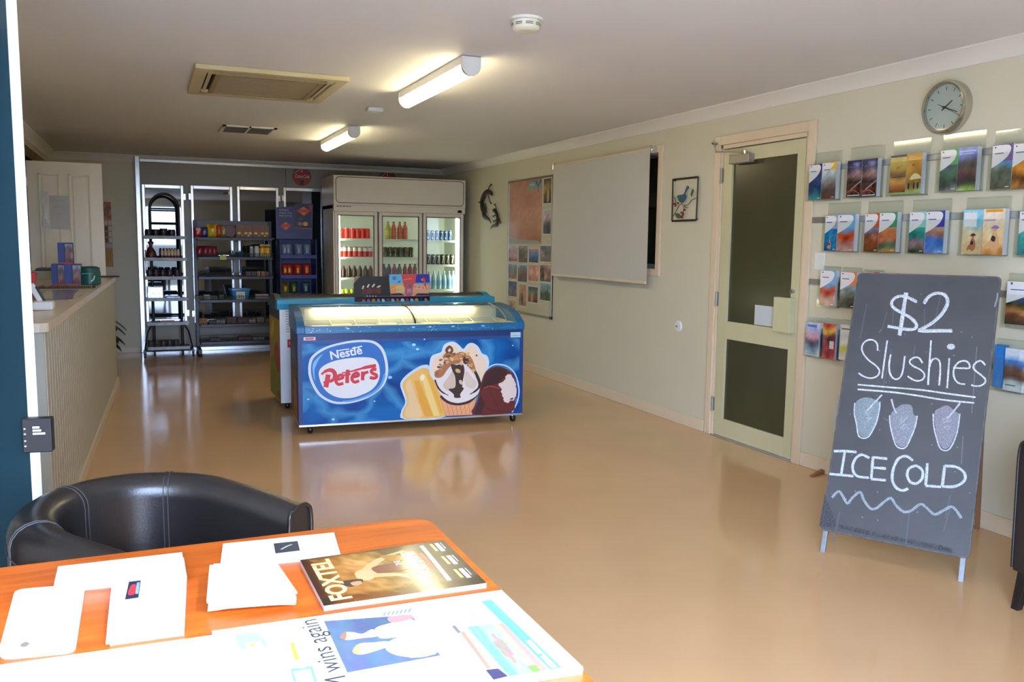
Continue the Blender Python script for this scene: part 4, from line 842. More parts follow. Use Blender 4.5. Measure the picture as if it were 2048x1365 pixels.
# logo: double ring and white oval
ring = TZ([(180, 560), (185, 470), (215, 380), (300, 300), (440, 225), (620, 175), (800, 145), (960, 138), (1080, 155), (1170, 215), (1225, 300), (1262, 430), (1272, 560), (1250, 680), (1190, 790), (1080, 880), (950, 950), (800, 995), (650, 1015), (520, 1005), (400, 955), (300, 870), (225, 740), (190, 640)], 590, 660, 6.824)
cx = sum(p[0] for p in ring)/len(ring); cz = sum(p[1] for p in ring)/len(ring)
def sc(P, k, kx=None): return [(cx+(p[0]-cx)*(kx or k), cz+(p[1]-cz)*k) for p in P]
A.blob(ring, (206, 218, 240)); A.blob(sc(ring, 0.93), (16, 70, 140)); A.blob(sc(ring, 0.915), (30, 106, 180)); A.blob([(p[0]+0.006, p[1]+0.004) for p in sc(ring, 0.86)], (18, 100, 180))
A.blob(TZ([(245, 600), (240, 480), (290, 400), (380, 330), (330, 400), (290, 480), (265, 560), (270, 700)], 590, 660, 6.824), (120, 176, 222)); A.blob(TZ([(640, 975), (800, 950), (950, 900), (1080, 830), (1170, 730), (1215, 600), (1235, 640), (1180, 770), (1060, 880), (900, 945), (740, 985)], 590, 660, 6.824), (96, 158, 210))
oval = TZ([(325, 620), (335, 550), (380, 500), (470, 450), (600, 410), (760, 385), (900, 375), (1020, 380), (1095, 405), (1140, 470), (1158, 570), (1150, 660), (1110, 750), (1030, 830), (920, 885), (800, 925), (690, 935), (590, 925), (490, 885), (410, 820), (355, 730)], 590, 660, 6.824)
A.blob(oval, (226, 224, 226))
def txt(s, pa, pb, hpx, c, **k):
    x0, y0 = T(*pa); x1, y1 = T(*pb); h = T(pa[0], pa[1]-hpx)[1]-y0
    A.text(s, x0, y0, h, c, rot=math.atan2(y1-y0, x1-x0), w=math.hypot(x1-x0, y1-y0), **k)
txt('Nestlé', (662, 719.5), (725, 707.5), 17, (226, 230, 240), bold=0.022)
A.stroke(TZ([(590, 285), (660, 272), (740, 262)], 590, 660, 6.824), 0.008, (226, 230, 240), sm=0); A.stroke(TZ([(775, 255), (850, 240), (915, 222)], 590, 660, 6.824), 0.009, (226, 230, 240), sm=0)
red = (206, 36, 44)
def zs(pts, w, c=red, **k): A.stroke(TZ(pts, 590, 660, 6.824), [q_*1.2 for q_ in w] if isinstance(w, list) else w*1.2, c, **k)
zs([(360, 610), (410, 570), (470, 550), (520, 565), (545, 610), (535, 665), (490, 700), (440, 700)], [0.014, 0.02, 0.024, 0.026, 0.026, 0.024, 0.02, 0.012]); zs([(455, 610), (440, 690), (420, 785)], 0.03, sm=0); zs([(385, 720), (440, 712)], 0.012, sm=0)
zs([(575, 680), (650, 655), (640, 620), (600, 625), (565, 665), (560, 710), (595, 745), (660, 730)], 0.019)
zs([(722, 545), (712, 640), (712, 728)], 0.024, sm=0); zs([(640, 590), (740, 575), (850, 545), (980, 510), (1105, 490)], [0.009, 0.010, 0.013, 0.02, 0.022]); zs([(665, 620), (760, 605)], 0.012, sm=0)
zs([(790, 645), (865, 625), (850, 590), (810, 600), (780, 640), (780, 685), (815, 715), (875, 695)], 0.019)
zs([(925, 570), (922, 690)], 0.022, sm=0); zs([(930, 625), (955, 590), (1000, 575)], 0.018)
zs([(1110, 545), (1070, 540), (1040, 565), (1060, 595), (1105, 615), (1110, 645), (1075, 662), (1020, 650)], 0.02)
# ice creams
q = lambda pts: TZ(pts, 780, 660, 6.825)
halo1 = [(200, 1222), (150, 1125), (200, 1020), (205, 960), (170, 860), (140, 735), (220, 620), (380, 510), (470, 480), (540, 500), (640, 700), (760, 1180)]
A.blob(q(halo1), (190, 214, 232), 3)
A.blob(q([(235, 1215), (175, 1120), (228, 1020), (230, 950), (195, 850), (168, 740), (250, 640), (400, 540), (470, 520), (560, 560), (610, 650), (650, 800), (720, 980), (775, 1172)]), (228, 178, 92), 3)
A.blob(q([(240, 1200), (200, 1120), (250, 1010), (240, 880), (210, 760), (270, 680), (320, 800), (370, 960), (440, 1190)]), (226, 192, 138), 3)
A.poly(q([(330, 700), (400, 690), (480, 900), (590, 1180), (480, 1190), (400, 980)]), (222, 160, 48)); A.poly(q([(420, 600), (480, 610), (560, 820), (680, 1176), (600, 1182), (500, 900)]), (236, 204, 120)); A.poly(q([(500, 600), (560, 620), (640, 860), (720, 1130), (690, 1130), (590, 860)]), (226, 168, 50))
A.blob(q([(410, 640), (450, 610), (470, 640), (455, 690), (420, 690)]), (240, 228, 190), 3)
A.blob(q([(560, 640), (535, 520), (560, 370), (640, 325), (700, 300), (730, 215), (800, 170), (880, 165), (950, 215), (1000, 262), (1055, 200), (1120, 178), (1200, 225), (1255, 320), (1325, 355), (1352, 450), (1330, 560), (1300, 640), (1240, 760), (1000, 800), (700, 760)]), (206, 218, 230), 3)
A.blob(q([(600, 640), (565, 520), (590, 400), (660, 360), (725, 320), (760, 240), (820, 200), (880, 200), (930, 245), (1000, 300), (1075, 230), (1120, 212), (1180, 255), (1225, 345), (1290, 385), (1318, 450), (1300, 550), (1270, 640), (1210, 740), (1000, 780), (700, 740)]), (232, 208, 182), 3)
A.poly(q([(620, 700), (660, 860), (715, 1000), (780, 1176), (1120, 1160), (1170, 960), (1200, 860), (1000, 980), (760, 930)]), (232, 164, 116))
for i in range(7):
    A.stroke(q([(690+i*62, 940+i*4), (760+i*56, 1172-i*2)]), 0.0035, (198, 122, 78), sm=0); A.stroke(q([(1180-i*50, 930), (1060-i*52, 1165)]), 0.003, (208, 134, 88), sm=0)
A.stroke(q([(690, 900), (740, 955), (820, 1000), (930, 1015), (1060, 990), (1140, 935), (1195, 870)]), 0.02, (56, 34, 30))
A.blob(q([(610, 670), (700, 650), (760, 560), (830, 480), (920, 450), (1010, 470), (1100, 560), (1180, 680), (1232, 740), (1195, 880), (1080, 960), (930, 1000), (800, 970), (700, 890), (640, 790)]), (228, 216, 212), 3)
A.blob(q([(720, 760), (800, 640), (860, 560), (880, 700), (870, 800), (790, 830)]), (206, 184, 160), 3); A.blob(q([(1040, 560), (1110, 640), (1180, 720), (1150, 800), (1050, 780), (1010, 680)]), (214, 196, 180), 3)
A.stroke(q([(612, 680), (650, 780), (710, 850), (795, 895)]), [0.012, 0.014, 0.012, 0.006], (58, 36, 32))
A.stroke(q([(1060, 470), (1150, 560), (1200, 660), (1225, 760), (1170, 830), (1090, 880)]), [0.02, 0.022, 0.024, 0.026, 0.016, 0.008], (54, 32, 28))
A.blob(q([(610, 570), (680, 530), (740, 440), (720, 360), (800, 290), (860, 340), (960, 300), (1050, 330), (1120, 400), (1170, 560), (1130, 560), (1060, 470), (990, 455), (850, 480), (780, 545), (710, 640), (620, 650)]), (164, 108, 64), 3)
A.blob(q([(750, 280), (800, 215), (850, 240), (860, 300), (800, 340)]), (104, 58, 38), 3); A.blob(q([(790, 280), (815, 250), (830, 280), (805, 305)]), (226, 196, 160), 3)
A.blob(q([(830, 470), (910, 480), (990, 465), (1015, 560), (995, 680), (985, 780), (1008, 800), (955, 880), (962, 925), (875, 925), (868, 880), (795, 810), (885, 785), (885, 640), (850, 560)]), (56, 34, 28), 3)
A.blob(q([(1000, 380), (1050, 370), (1075, 420), (1040, 470), (1000, 450)]), (54, 34, 26), 3)
rr = random.Random(4)
for k in range(46):
    u_ = rr.random(); x = 640+u_*500; y = 600-260*math.sin(PI*(0.1+u_*0.8))**0.9+rr.uniform(-45, 55); w_ = rr.uniform(12, 26)
    A.blob(q([(x-w_, y), (x-w_*.3, y-w_*.6), (x+w_*.8, y-w_*.3), (x+w_, y+w_*.4), (x, y+w_*.7)]), rr.choice([(196, 140, 92), (140, 86, 50), (88, 50, 34), (222, 178, 132), (172, 112, 66), (206, 150, 100)]), 2)
for (x, y, r, c) in ((925, 560, 34, (206, 160, 110)), (965, 715, 30, (214, 178, 140)), (975, 450, 30, (220, 180, 130)), (1110, 480, 26, (206, 150, 96)), (1135, 560, 24, (216, 176, 130)), (900, 380, 34, (196, 136, 86)), (840, 400, 26, (222, 180, 130)), (960, 350, 24, (196, 130, 80)), (780, 440, 24, (210, 160, 110)), (700, 540, 22, (190, 120, 76)), (1060, 330, 26, (226, 176, 100)), (1000, 330, 20, (206, 146, 80)), (1180, 350, 14, (90, 50, 36)), (640, 600, 26, (150, 96, 60)), (870, 330, 18, (120, 70, 44)), (1090, 400, 20, (190, 120, 70))):
    x_, z_ = T(780+x/6.825, 660+y/6.825); A.ell(x_, z_, r*0.00068, r*0.00045, c, 12, rr.random()*3)
A.stroke(q([(1300, 600), (1330, 530), (1400, 485), (1480, 472), (1600, 500), (1690, 580), (1740, 700), (1760, 850), (1730, 1000), (1665, 1125)]), 0.011, (184, 210, 230))
A.blob(q([(1130, 1160), (1185, 980), (1225, 800), (1255, 680), (1300, 575), (1380, 520), (1470, 500), (1580, 530), (1660, 590), (1710, 700), (1730, 850), (1700, 980), (1650, 1125)]), (98, 32, 28), 3)
A.blob(q([(1270, 700), (1310, 590), (1390, 535), (1470, 515), (1560, 540), (1600, 590), (1540, 660), (1480, 730), (1360, 760), (1280, 790), (1240, 850)]), (56, 22, 22), 3)
A.poly(q([(1150, 1150), (1200, 980), (1240, 880), (1290, 1000), (1250, 1150)]), (60, 26, 24)); A.stroke(q([(1270, 800), (1340, 770), (1420, 780), (1500, 800)]), 0.006, (170, 74, 62)); A.stroke(q([(1340, 720), (1370, 860), (1450, 1000), (1500, 1140)]), 0.004, (60, 22, 22)); A.stroke(q([(1250, 1000), (1340, 1080), (1480, 1110), (1640, 1110)]), 0.004, (66, 24, 24))
A.poly(q([(1598, 612), (1612, 604), (1628, 612), (1640, 602), (1658, 625), (1672, 655), (1690, 672), (1700, 705), (1715, 740), (1712, 775), (1727, 812), (1724, 860), (1716, 905), (1700, 930), (1690, 962), (1660, 968), (1640, 962), (1625, 985), (1606, 1002), (1584, 990), (1560, 985), (1545, 950), (1548, 925), (1528, 905), (1530, 870), (1508, 848), (1525, 815), (1510, 790), (1480, 760), (1478, 736), (1510, 722), (1535, 712), (1556, 690), (1575, 668), (1570, 640)]), (222, 204, 196))
A.blob(q([(1630, 945), (1670, 925), (1680, 945), (1650, 955)]), (90, 34, 30), 2)
# sparkles
for x, y, r in ((325, 205, 22), (375, 265, 18), (10, 650, 16), (1675, 215, 10), (470, 130, 10)): x_, z_ = T(780+x/6.825, 660+y/6.825); A.ell(x_, z_, r*0.0007, r*0.0005, (170, 214, 240), 8)
for x, y, r in ((1295, 650, 20), (520, 1225, 16), (180, 950, 12), (1085, 975, 10)): x_, z_ = T(590+x/6.824, 660+y/6.824); A.ell(x_, z_, r*0.0007, r*0.0006, (150, 206, 240), 8)
# stickers
x0, z1 = T(607, 675); x1, z0_ = T(631, 681); A.rect(x0, z0_, x1, z1, (206, 200, 210)); A.rect(x0+0.012, z0_+0.005, x1-0.012, z1-0.005, (190, 80, 90))
x0, z1 = T(1021, 665); x1, z0_ = T(1041, 675); A.rect(x0, z0_, x1, z1, (176, 206, 214)); A.rect(x0+0.006, z0_+0.012, x1-0.006, z0_+0.018, (140, 170, 180))
b.art(A, PF, 1, h=0.0006, step=0.00016)
# left side print (dark, brown ice cream shapes) and right side
PS = Plane(FM @ Vector((0, D, 0)), fu.cross(Vector((0, 0, 1))), (0, 0, 1), -fu)
PS = Plane(FM @ Vector((0, D, 0)), -(FM.to_3x3() @ Vector((0, 1, 0))), (0, 0, 1), -fu)
A = Art(); A.rect(0, zb0, D, zt0, (20, 44, 84)); A.blob([(0.05, 0.3), (0.2, 0.45), (0.4, 0.4), (0.55, 0.2), (0.6, 0.08), (0.1, 0.08)], (110, 66, 40)); A.blob([(0.25, 0.1), (0.35, 0.36), (0.5, 0.34), (0.52, 0.1)], (176, 110, 66)); A.blob([(0.15, 0.55), (0.3, 0.64), (0.42, 0.56), (0.3, 0.46)], (70, 90, 100)); A.blob([(0.4, 0.5), (0.5, 0.55), (0.55, 0.45), (0.45, 0.42)], (130, 60, 50))
A.items = [it if it[0] != 'poly' else ('poly', [(a, max(zb0, min(zt0, c2))) for a, c2 in it[1]], it[2]) for it in A.items]
b.art(A, PS, 1); fb = b.build('cabinet', [wt, M_['print']], fz)
# silver foot rail, castors
LB(MB(), 0.0, 0.0, 0.060, W, D, 0.075).build('base_rail', M_['alu'], fz, bevel=0.002)
for x, y in ((0.085, 0.06), (W-0.06, 0.06), (0.085, D-0.06), (W-0.06, D-0.06)):
    c = FM @ Vector((x, y, 0))
    cc = MB().box(c.x-0.014, c.y-0.02, 0.03, c.x+0.014, c.y+0.02, 0.06).build('castor_fork', M_['chrome'], fz, bevel=0.002)
    MB().lathe([(0.024, -0.016), (0.029, -0.010), (0.029, 0.010), (0.024, 0.016)], 18, (c.x, c.y, 0.029), Matrix.Rotation(PI/2, 3, 'Y')).build('castor_wheel', M_['black'], cc, smooth=40)
# moulded top: cheeks following the curve, front rail, rear rail
prof = [(0.0, 0.745), (-0.004, 0.79), (0.004, 0.802), (0.06, 0.832), (0.13, 0.862), (0.25, 0.892), (0.40, 0.910), (0.53, 0.918), (D, 0.918), (D, 0.745)]
def cheek(x0, x1):
    return MB().strip([[FM @ Vector((x, y, z)) for y, z in prof] for x in (x0, x1)])
cheek(-0.01, 0.055).build('side_cheek', bandm, fz, bevel=0.006); cheek(W-0.055, W+0.01).build('side_cheek', bandm, fz, bevel=0.006)
b = MB(); LB(b, 0.05, -0.006, 0.745, W-0.05, 0.035, 0.802)
A = Art(); rr = random.Random(9)
for i in range(34): A.ell(0.07+rr.random()*1.6, 0.755+rr.random()*0.04, 0.003+0.003*rr.random(), 0.002+0.002*rr.random(), (150, 206, 226), 7)
for x in (0.36, 0.85, 0.98, 1.16, 1.40): A.ell(x, 0.782, 0.012, 0.006, (176, 220, 236), 9); A.ell(x, 0.782, 0.022, 0.002, (130, 196, 220), 9)
for i in range(9): x = 0.1+i*0.18; A.stroke([(x, 0.762), (x+0.06, 0.770), (x+0.13, 0.764)], 0.003, (60, 160, 176))
b.art(A, Plane(FM @ Vector((0, -0.006, 0)), fu, (0, 0, 1), fn), 1); b.build('front_rail', [bandm, M_['gloss']], fz, bevel=0.004)
b = MB(); LB(b, 0.05, D-0.11, 0.745, W-0.05, D, 0.918); b.build('rear_rail', bandm, fz, bevel=0.006)
# curved sliding glass lids with thin seal between them
M_['lidglass'] = glassmat('freezer_lid_glass', (238, 242, 240), 0.97, 0.03, ior=1.25)
gp_ = [(0.03, 0.803)]+[(y, z-0.004) for y, z in prof[3:8]]
def lid(x0, x1, dz, name):
    b = MB(); vs = []
    for x in (x0, x1):
        for y, z in gp_: vs.append(FM @ Vector((x, y, z+dz)))
        for y, z in gp_[::-1]: vs.append(FM @ Vector((x, y, z+dz-0.004)))
    k = len(gp_)*2; b.add(vs, [(i, (i+1) % k, k+(i+1) % k, k+i) for i in range(k)]+[tuple(range(k))[::-1], tuple(range(k, 2*k))])
    return b.build(name, M_['lidglass'], fz, smooth=40)
lid(0.055, 0.90, 0.0, 'glass_lid'); lid(0.86, W-0.055, 0.007, 'glass_lid')
MB().tube([FM @ Vector((0.875, y, z+0.006)) for y, z in gp_], 0.006, 6).build('lid_seal', M_['black'], fz)
MB().tube([FM @ Vector((W-0.13, y, z+0.010)) for y, z in gp_], 0.005, 6).build('lid_seal', mat('grey_seal', (130, 130, 128), 0.5, var=0.05), fz)
# bright liner inside: walls, floor, lamp tube, wire baskets
lm = mat('freezer_liner', (222, 212, 184), 0.4, var=0.02)
b = MB(); LB(b, 0.055, 0.6, 0.30, W-0.055, 0.62, 0.85) if False else None
b = MB(); LB(b, 0.05, D-0.125, 0.4, W-0.05, D-0.11, 0.90); LB(b, 0.05, 0.035, 0.4, 0.06, D-0.11, 0.80); LB(b, W-0.06, 0.035, 0.4, W-0.05, D-0.11, 0.80); LB(b, 0.05, 0.035, 0.746, W-0.05, 0.045, 0.80)
b.build('liner', lm, fz)
MB().tube([FM @ Vector((x, D-0.15, 0.872)) for x in (0.16, W-0.26)], 0.017, 10).build('lamp_tube', mat('freezer_lamp', (255, 252, 235), 0.4, emit=(255, 240, 200), estr=FZLAMP), fz, smooth=40)
b = MB()
for i in range(9):
    x = 0.10+i*(W-0.2)/8
    b.tube([FM @ Vector((x, 0.05, 0.79)), FM @ Vector((x, 0.3, 0.76)), FM @ Vector((x, D-0.13, 0.80)), FM @ Vector((x, D-0.13, 0.885))], 0.0035, 6)
b.tube([FM @ Vector((0.06, D-0.14, 0.80)), FM @ Vector((W-0.06, D-0.14, 0.80))], 0.003, 6).tube([FM @ Vector((0.06, D-0.14, 0.89)), FM @ Vector((W-0.06, D-0.14, 0.89))], 0.003, 6)
b.build('wire_divider', mat('white_wire', (214, 210, 196), 0.4, var=0.02), fz, smooth=40)
# frozen treats in the freezer, boxes seen as flat pale covers
rr = random.Random(8)
pr = None
for i in range(9):
    for j in range(3):
        p = FM @ Vector((0.10+0.18*i+0.01, 0.07+0.13*j, 0.746)); w_, d_, h_ = 0.155, 0.115, 0.02+0.01*((i+j) % 2)
        M = Matrix.Translation(p) @ FM.to_3x3().to_4x4()
        o = MB().box(0, 0, 0, w_, d_, h_, M=M).build('ice_cream_box', mat('icebox_%d' % ((i+j) % 3), ((222, 206, 170), (214, 196, 150), (230, 220, 196))[(i+j) % 3], 0.5, var=0.1) if i*3+j < 3 or False else bpy.data.materials.get('icebox_%d' % ((i+j) % 3)) or mat('icebox_%d' % ((i+j) % 3), (222, 206, 170), 0.5, var=0.1), origin=tuple(p), bevel=0.003)
        tag(o, 'pale ice cream box lying in a row under the glass of the near blue freezer', 'ice cream box', 'pale ice cream boxes in the near freezer')
# ------------------------------------------------------------------ second freezer, seen from its back
turq = mat('freezer_turquoise_moulding', (30, 140, 176), 0.35, var=0.08, vscale=4)
SYB = 7.20; SX0, SX1 = 0.985, 2.93; SD = 0.64
f2 = thing('chest_freezer', 'turquoise topped chest freezer with white back, standing behind the blue freezer', 'freezer', ((SX0+SX1)/2, SYB+SD/2, 0))
b = MB(); b.box(SX0+0.02, SYB, 0.06, SX1-0.02, SYB+SD, 0.85, 0)
A = Art()
for i in range(9): A.rect(0.05, 0.66+i*0.021, 0.40, 0.668+i*0.021, (150, 152, 150))
A.rect(0.06, 0.53, 0.105, 0.60, (190, 40, 44)); A.ell(0.085, 0.565, 0.012, 0.015, (220, 130, 130), 8)
for i in range(3):
    for j in range(2): A.ell(0.10+j*0.02, 0.20+i*0.03, 0.005, 0.005, (60, 60, 60), 8)
A.text('VOLTS 240', 0.045, 0.835, 0.008, (180, 90, 90), w=0.06)
b.art(A, Plane((SX0+0.02, SYB, 0), (1, 0, 0), (0, 0, 1), (0, -1, 0)), 1)
A = Art(); A.rect(0, 0.06, SD, 0.85, (172, 146, 26)); A.blob([(0.0, 0.07), (0.0, 0.36), (0.3, 0.42), (SD, 0.40), (SD, 0.07)], (120, 136, 30), 2); A.blob([(0.3, 0.5), (0.45, 0.56), (0.58, 0.5), (0.62, 0.36), (0.5, 0.3), (0.35, 0.38)], (176, 60, 36)); A.blob([(0.4, 0.1), (0.55, 0.16), (0.6, 0.08)], (150, 60, 40)); A.blob([(0.05, 0.62), (0.25, 0.74), (0.3, 0.66), (0.15, 0.56)], (206, 190, 60)); A.rect(0, 0.76, SD, 0.85, (40, 44, 40))
A.items = [it if it[0] != 'poly' else ('poly', [(max(0, min(SD, a)), max(0.061, min(0.85, c2))) for a, c2 in it[1]], it[2]) for it in A.items]
b.art(A, Plane((SX0+0.02, SYB+SD, 0), (0, -1, 0), (0, 0, 1), (-1, 0, 0)), 1)
b.build('cabinet', [mat('freezer_back_white', (214, 218, 222), 0.35, var=0.03), M_['print']], f2, bevel=0.0)
pr2 = [(SYB-0.004, 0.848), (SYB-0.008, 0.895), (SYB+0.0, 0.932), (SYB+0.10, 0.938), (SYB+0.14, 0.915), (SYB+0.14, 0.848)]
MB().strip([[(x, y, z) for y, z in pr2] for x in (SX0, SX1)]).build('rear_rail', turq, f2, bevel=0.004)
def ck(x0, x1, m):
    pf = [(SYB+0.1, 0.848), (SYB+0.10, 0.935), (SYB+0.2, 0.965), (SYB+0.34, 0.965), (SYB+0.48, 0.93), (SYB+0.60, 0.86), (SYB+SD+0.01, 0.848)]
    return MB().strip([[(x, y, z) for y, z in pf] for x in (x0, x1)])
ck(SX0, SX0+0.05, turq).build('side_cheek', mat('cheek_dark', (40, 48, 52), 0.4, var=0.1), f2, bevel=0.005); ck(SX1-0.05, SX1, turq).build('side_cheek', turq, f2, bevel=0.005)
gf = [(SYB+0.12, 0.930), (SYB+0.22, 0.96), (SYB+0.34, 0.96), (SYB+0.47, 0.925), (SYB+0.59, 0.856)]
MB().strip([[(x, y, z) for y, z in gf+[(y, z-0.006) for y, z in gf[::-1]]] for x in (SX0+0.05, SX1-0.05)]).build('glass_lid', mat('smoked_lid_glass', (50, 52, 48), 0.08, spec=0.7, var=0.1, vscale=2), f2, smooth=40)
MB().box(SX0+0.05, SYB+SD-0.06, 0.848, SX1-0.05, SYB+SD+0.01, 0.87).build('front_rail', turq, f2, bevel=0.003)
for x, y in ((SX0+0.08, SYB+0.07), (SX1-0.08, SYB+0.07), (SX0+0.08, SYB+SD-0.07), (SX1-0.08, SYB+SD-0.07)):
    MB().box(x-0.016, y-0.02, 0.03, x+0.016, y+0.02, 0.06).lathe([(0.024, -0.016), (0.029, -0.010), (0.029, 0.010), (0.024, 0.016)], 18, (x, y, 0.029), Matrix.Rotation(PI/2, 3, 'Y')).build('castor', M_['black'], f2, smooth=40)
# ------------------------------------------------------------------ display cards on its rail
KY = SYB+0.03; PK = Plane((0, KY, 0), (1, 0, 0), (0, 0, 1), (0, -1, 0)); h = lambda pts: PK.pts(pts, 690, 530, 10.78)
t = thing('ice_cream_menu_board', 'dark chocolate card and bright ice cream card standing on the rear freezer', 'display board', (1.96, KY, 0.93))
p0 = h([(190, 400), (330, 248), (945, 250), (978, 665), (190, 690)]); A = Art()
A.poly(h([(200, 385), (195, 290), (235, 245), (325, 250)]), (150, 116, 92))
for (x, y, x2, y2) in ((375, 520, 405, 450), (480, 490, 520, 420), (585, 480, 640, 415), (690, 490, 765, 450)): A.stroke(h([(x, y), (x2, y2)]), 0.013, (226, 206, 184), sm=0)
for i, (x, y) in enumerate(((430, 560), (530, 545), (630, 535), (730, 540))): A.blob(h([(x-60, y+60), (x-50, y-20), (x-20, y-50), (x+30, y-40), (x+50, y+20), (x+40, y+80)]), (104, 44, 32) if i % 2 else (86, 36, 28), 3)
A.text('CHOCOLATE', *h([(470, 320)])[0], 0.012, (62, 48, 36), w=0.11)
for x in (480, 540, 605, 665): x_, z_ = h([(x, 675)])[0]; A.ell(x_, z_, 0.006, 0.005, (200, 200, 206), 8)
MB().prism(p0, PK, -0.006, 0, 0).art(A, PK, 1).build('dark_card', [mat('card_dark', (36, 33, 28), 0.4, var=0.1), M_['print']], t)
A = Art(); A.poly(h([(950, 205), (1215, 205), (1250, 420), (965, 430)]), (92, 182, 214)); A.poly(h([(965, 425), (1260, 410), (1300, 600), (985, 625)]), (232, 156, 84)); A.poly(h([(1205, 200), (1540, 205), (1490, 430), (1450, 560), (1330, 560), (1260, 430)]), (206, 66, 70)); A.poly(h([(1540, 205), (1820, 200), (1820, 420), (1500, 410)]), (44, 44, 150)); A.poly(h([(1480, 415), (1822, 430), (1800, 625), (1440, 600)]), (226, 160, 120)); A.rect(*h([(1500, 420)])[0], *h([(1820, 385)])[0], (110, 160, 214))
A.poly(h([(985, 622), (1200, 610), (1290, 662), (985, 664)]), (34, 30, 78)); A.poly(h([(1560, 615), (1800, 615), (1800, 664), (1500, 664)]), (34, 30, 78)); A.blob(h([(1290, 560), (1320, 440), (1370, 390), (1440, 430), (1455, 560), (1430, 665), (1320, 665)]), (176, 90, 110)); A.blob(h([(1370, 420), (1420, 430), (1415, 500), (1360, 480)]), (110, 96, 90)); A.blob(h([(1100, 470), (1220, 440), (1270, 520), (1250, 600), (1120, 590)]), (226, 190, 120))
A.blob(h([(1020, 260), (1060, 240), (1100, 270), (1095, 320), (1030, 325)]), (120, 110, 170)); A.blob(h([(1690, 270), (1720, 300), (1740, 420), (1745, 490), (1710, 480), (1700, 380), (1660, 340), (1650, 310)]), (200, 60, 44)); A.blob(h([(1640, 310), (1670, 300), (1680, 335), (1655, 345)]), (220, 150, 120)); A.stroke(h([(1270, 330), (1360, 300), (1450, 300)]), 0.008, (226, 140, 60)); A.blob(h([(1140, 380), (1160, 345), (1195, 350), (1180, 385)]), (96, 80, 150))
for i in range(7): A.ell(*h([(1510+i*42, 470+(i*37) % 60)])[0], 0.008, 0.005, ((206, 90, 60), (230, 200, 150))[i % 2], 8)
for i in range(6): A.ell(*h([(1020+i*30, 480+(i*29) % 60)])[0], 0.009, 0.004, ((206, 110, 60), (236, 180, 90))[i % 2], 8)
for x in (1340, 1370, 1405): A.stroke(h([(x, 520), (x+15, 560), (x, 600)]), 0.004, (226, 200, 206), sm=2)
MB().prism(h([(950, 205), (1822, 198), (1800, 680), (985, 680)]), Plane((0, KY-0.004, 0), (1, 0, 0), (0, 0, 1), (0, -1, 0)), -0.006, 0, 0).art(A, Plane((0, KY-0.004, 0), (1, 0, 0), (0, 0, 1), (0, -1, 0)), 1).build('bright_card', [mat('card_bright', (206, 150, 110), 0.4, var=0.1), M_['print']], t)
A = Art(); rr = random.Random(6); x0, zt = h([(190, 690)])[0]; x1, zb = h([(1800, 845)])[0]
A.rect(x0, zt-0.012, x1, zt-0.004, (40, 26, 66))
cl_ = [(110, 40, 30), (170, 110, 96), (180, 90, 120), (206, 130, 40), (150, 150, 156), (206, 206, 210), (110, 90, 96), (190, 170, 190), (180, 110, 70), (206, 206, 214), (170, 60, 70), (150, 190, 200), (200, 140, 80), (20, 60, 110), (206, 110, 80)]
for i, c in enumerate(cl_):
    x = x0+0.035+(x1-x0-0.07)*i/14; A.ell(x, (zt+zb)/2+0.002, 0.013+0.004*(i % 3 == 0), 0.018, c, 10, rr.random()); A.ell(x+0.004, zb+0.014, 0.009, 0.006, (206, 208, 214), 10)
MB().box(x0, KY-0.036, zb, x1, KY-0.033, zt).art(A, Plane((0, KY-0.036, 0), (1, 0, 0), (0, 0, 1), (0, -1, 0)), 1).build('picture_strip', [mat('strip_dark', (20, 16, 26), 0.3, var=0.1), M_['gloss']], t)
MB().box(x0, KY-0.033, 0.939, x1, KY-0.002, 0.947).box(x0, KY-0.004, 0.945, x1, KY+0.004, zt+0.01).build('card_holder', M_['clear'], t)
# ================================================================== service counter
CA = Vector((-0.40, 4.15, 0)); CB = Vector((-0.272, 9.12, 0)); cu_ = (CB-CA).normalized(); cl_n = Vector((cu_.y, -cu_.x, 0)); CL = (CB-CA).length
CM = Matrix(((cu_.x, -cu_.y, 0, CA.x), (cu_.y, cu_.x, 0, CA.y), (0, 0, 1, 0), (0, 0, 0, 1)))    # local x along the counter, local y to the left, z up
ct = thing('service_counter', 'long cream reception counter with grooved cladding along the left side', 'counter', M=CM)
clad = mat('counter_cladding_paint', (180, 176, 160), 0.45, var=0.02)
b = MB(); b.box(0.05, 0.05, 0.0, CL-0.06, 0.58, 1.01, M=CM)
x = 0.035
while x < CL-0.10: b.box(x, 0.015, 0.07, x+0.079, 0.05, 1.008, M=CM); x += 0.09
y = 0.02
while y < 0.49: b.box(0.018, y, 0.07, 0.05, y+0.086, 1.008, M=CM); y += 0.09
b.build('counter_body', clad, ct, bevel=0.003)
b = MB(); b.box(0.0, 0.0, 0, CL-0.06, 0.05, 0.075, M=CM); b.box(0.0, 0.0, 0, 0.05, 0.57, 0.075, M=CM); b.build('plinth', M_['skirt'], ct, bevel=0.004)
P = Plane(CA, cu_, Vector((-cu_.y, cu_.x, 0)), (0, 0, 1))
out = [(0.05+0.05*math.cos(a), 0.05+0.05*math.sin(a)) for a in [PI+PI/2*i/8 for i in range(9)]]+[(CL-0.05+0.05*math.cos(a), 0.05+0.05*math.sin(a)) for a in [-PI/2+PI/2*i/8 for i in range(9)]]+[(CL, 0.59), (0, 0.59)]
MB().prism(out, P, 1.01, 1.05).build('counter_top', mat('counter_laminate', (222, 206, 182), 0.28, var=0.02, vscale=6), ct, bevel=0.018, seg=4)
TZc = 1.051
def cpt(px, py, z=TZc): return onz(px, py, z)
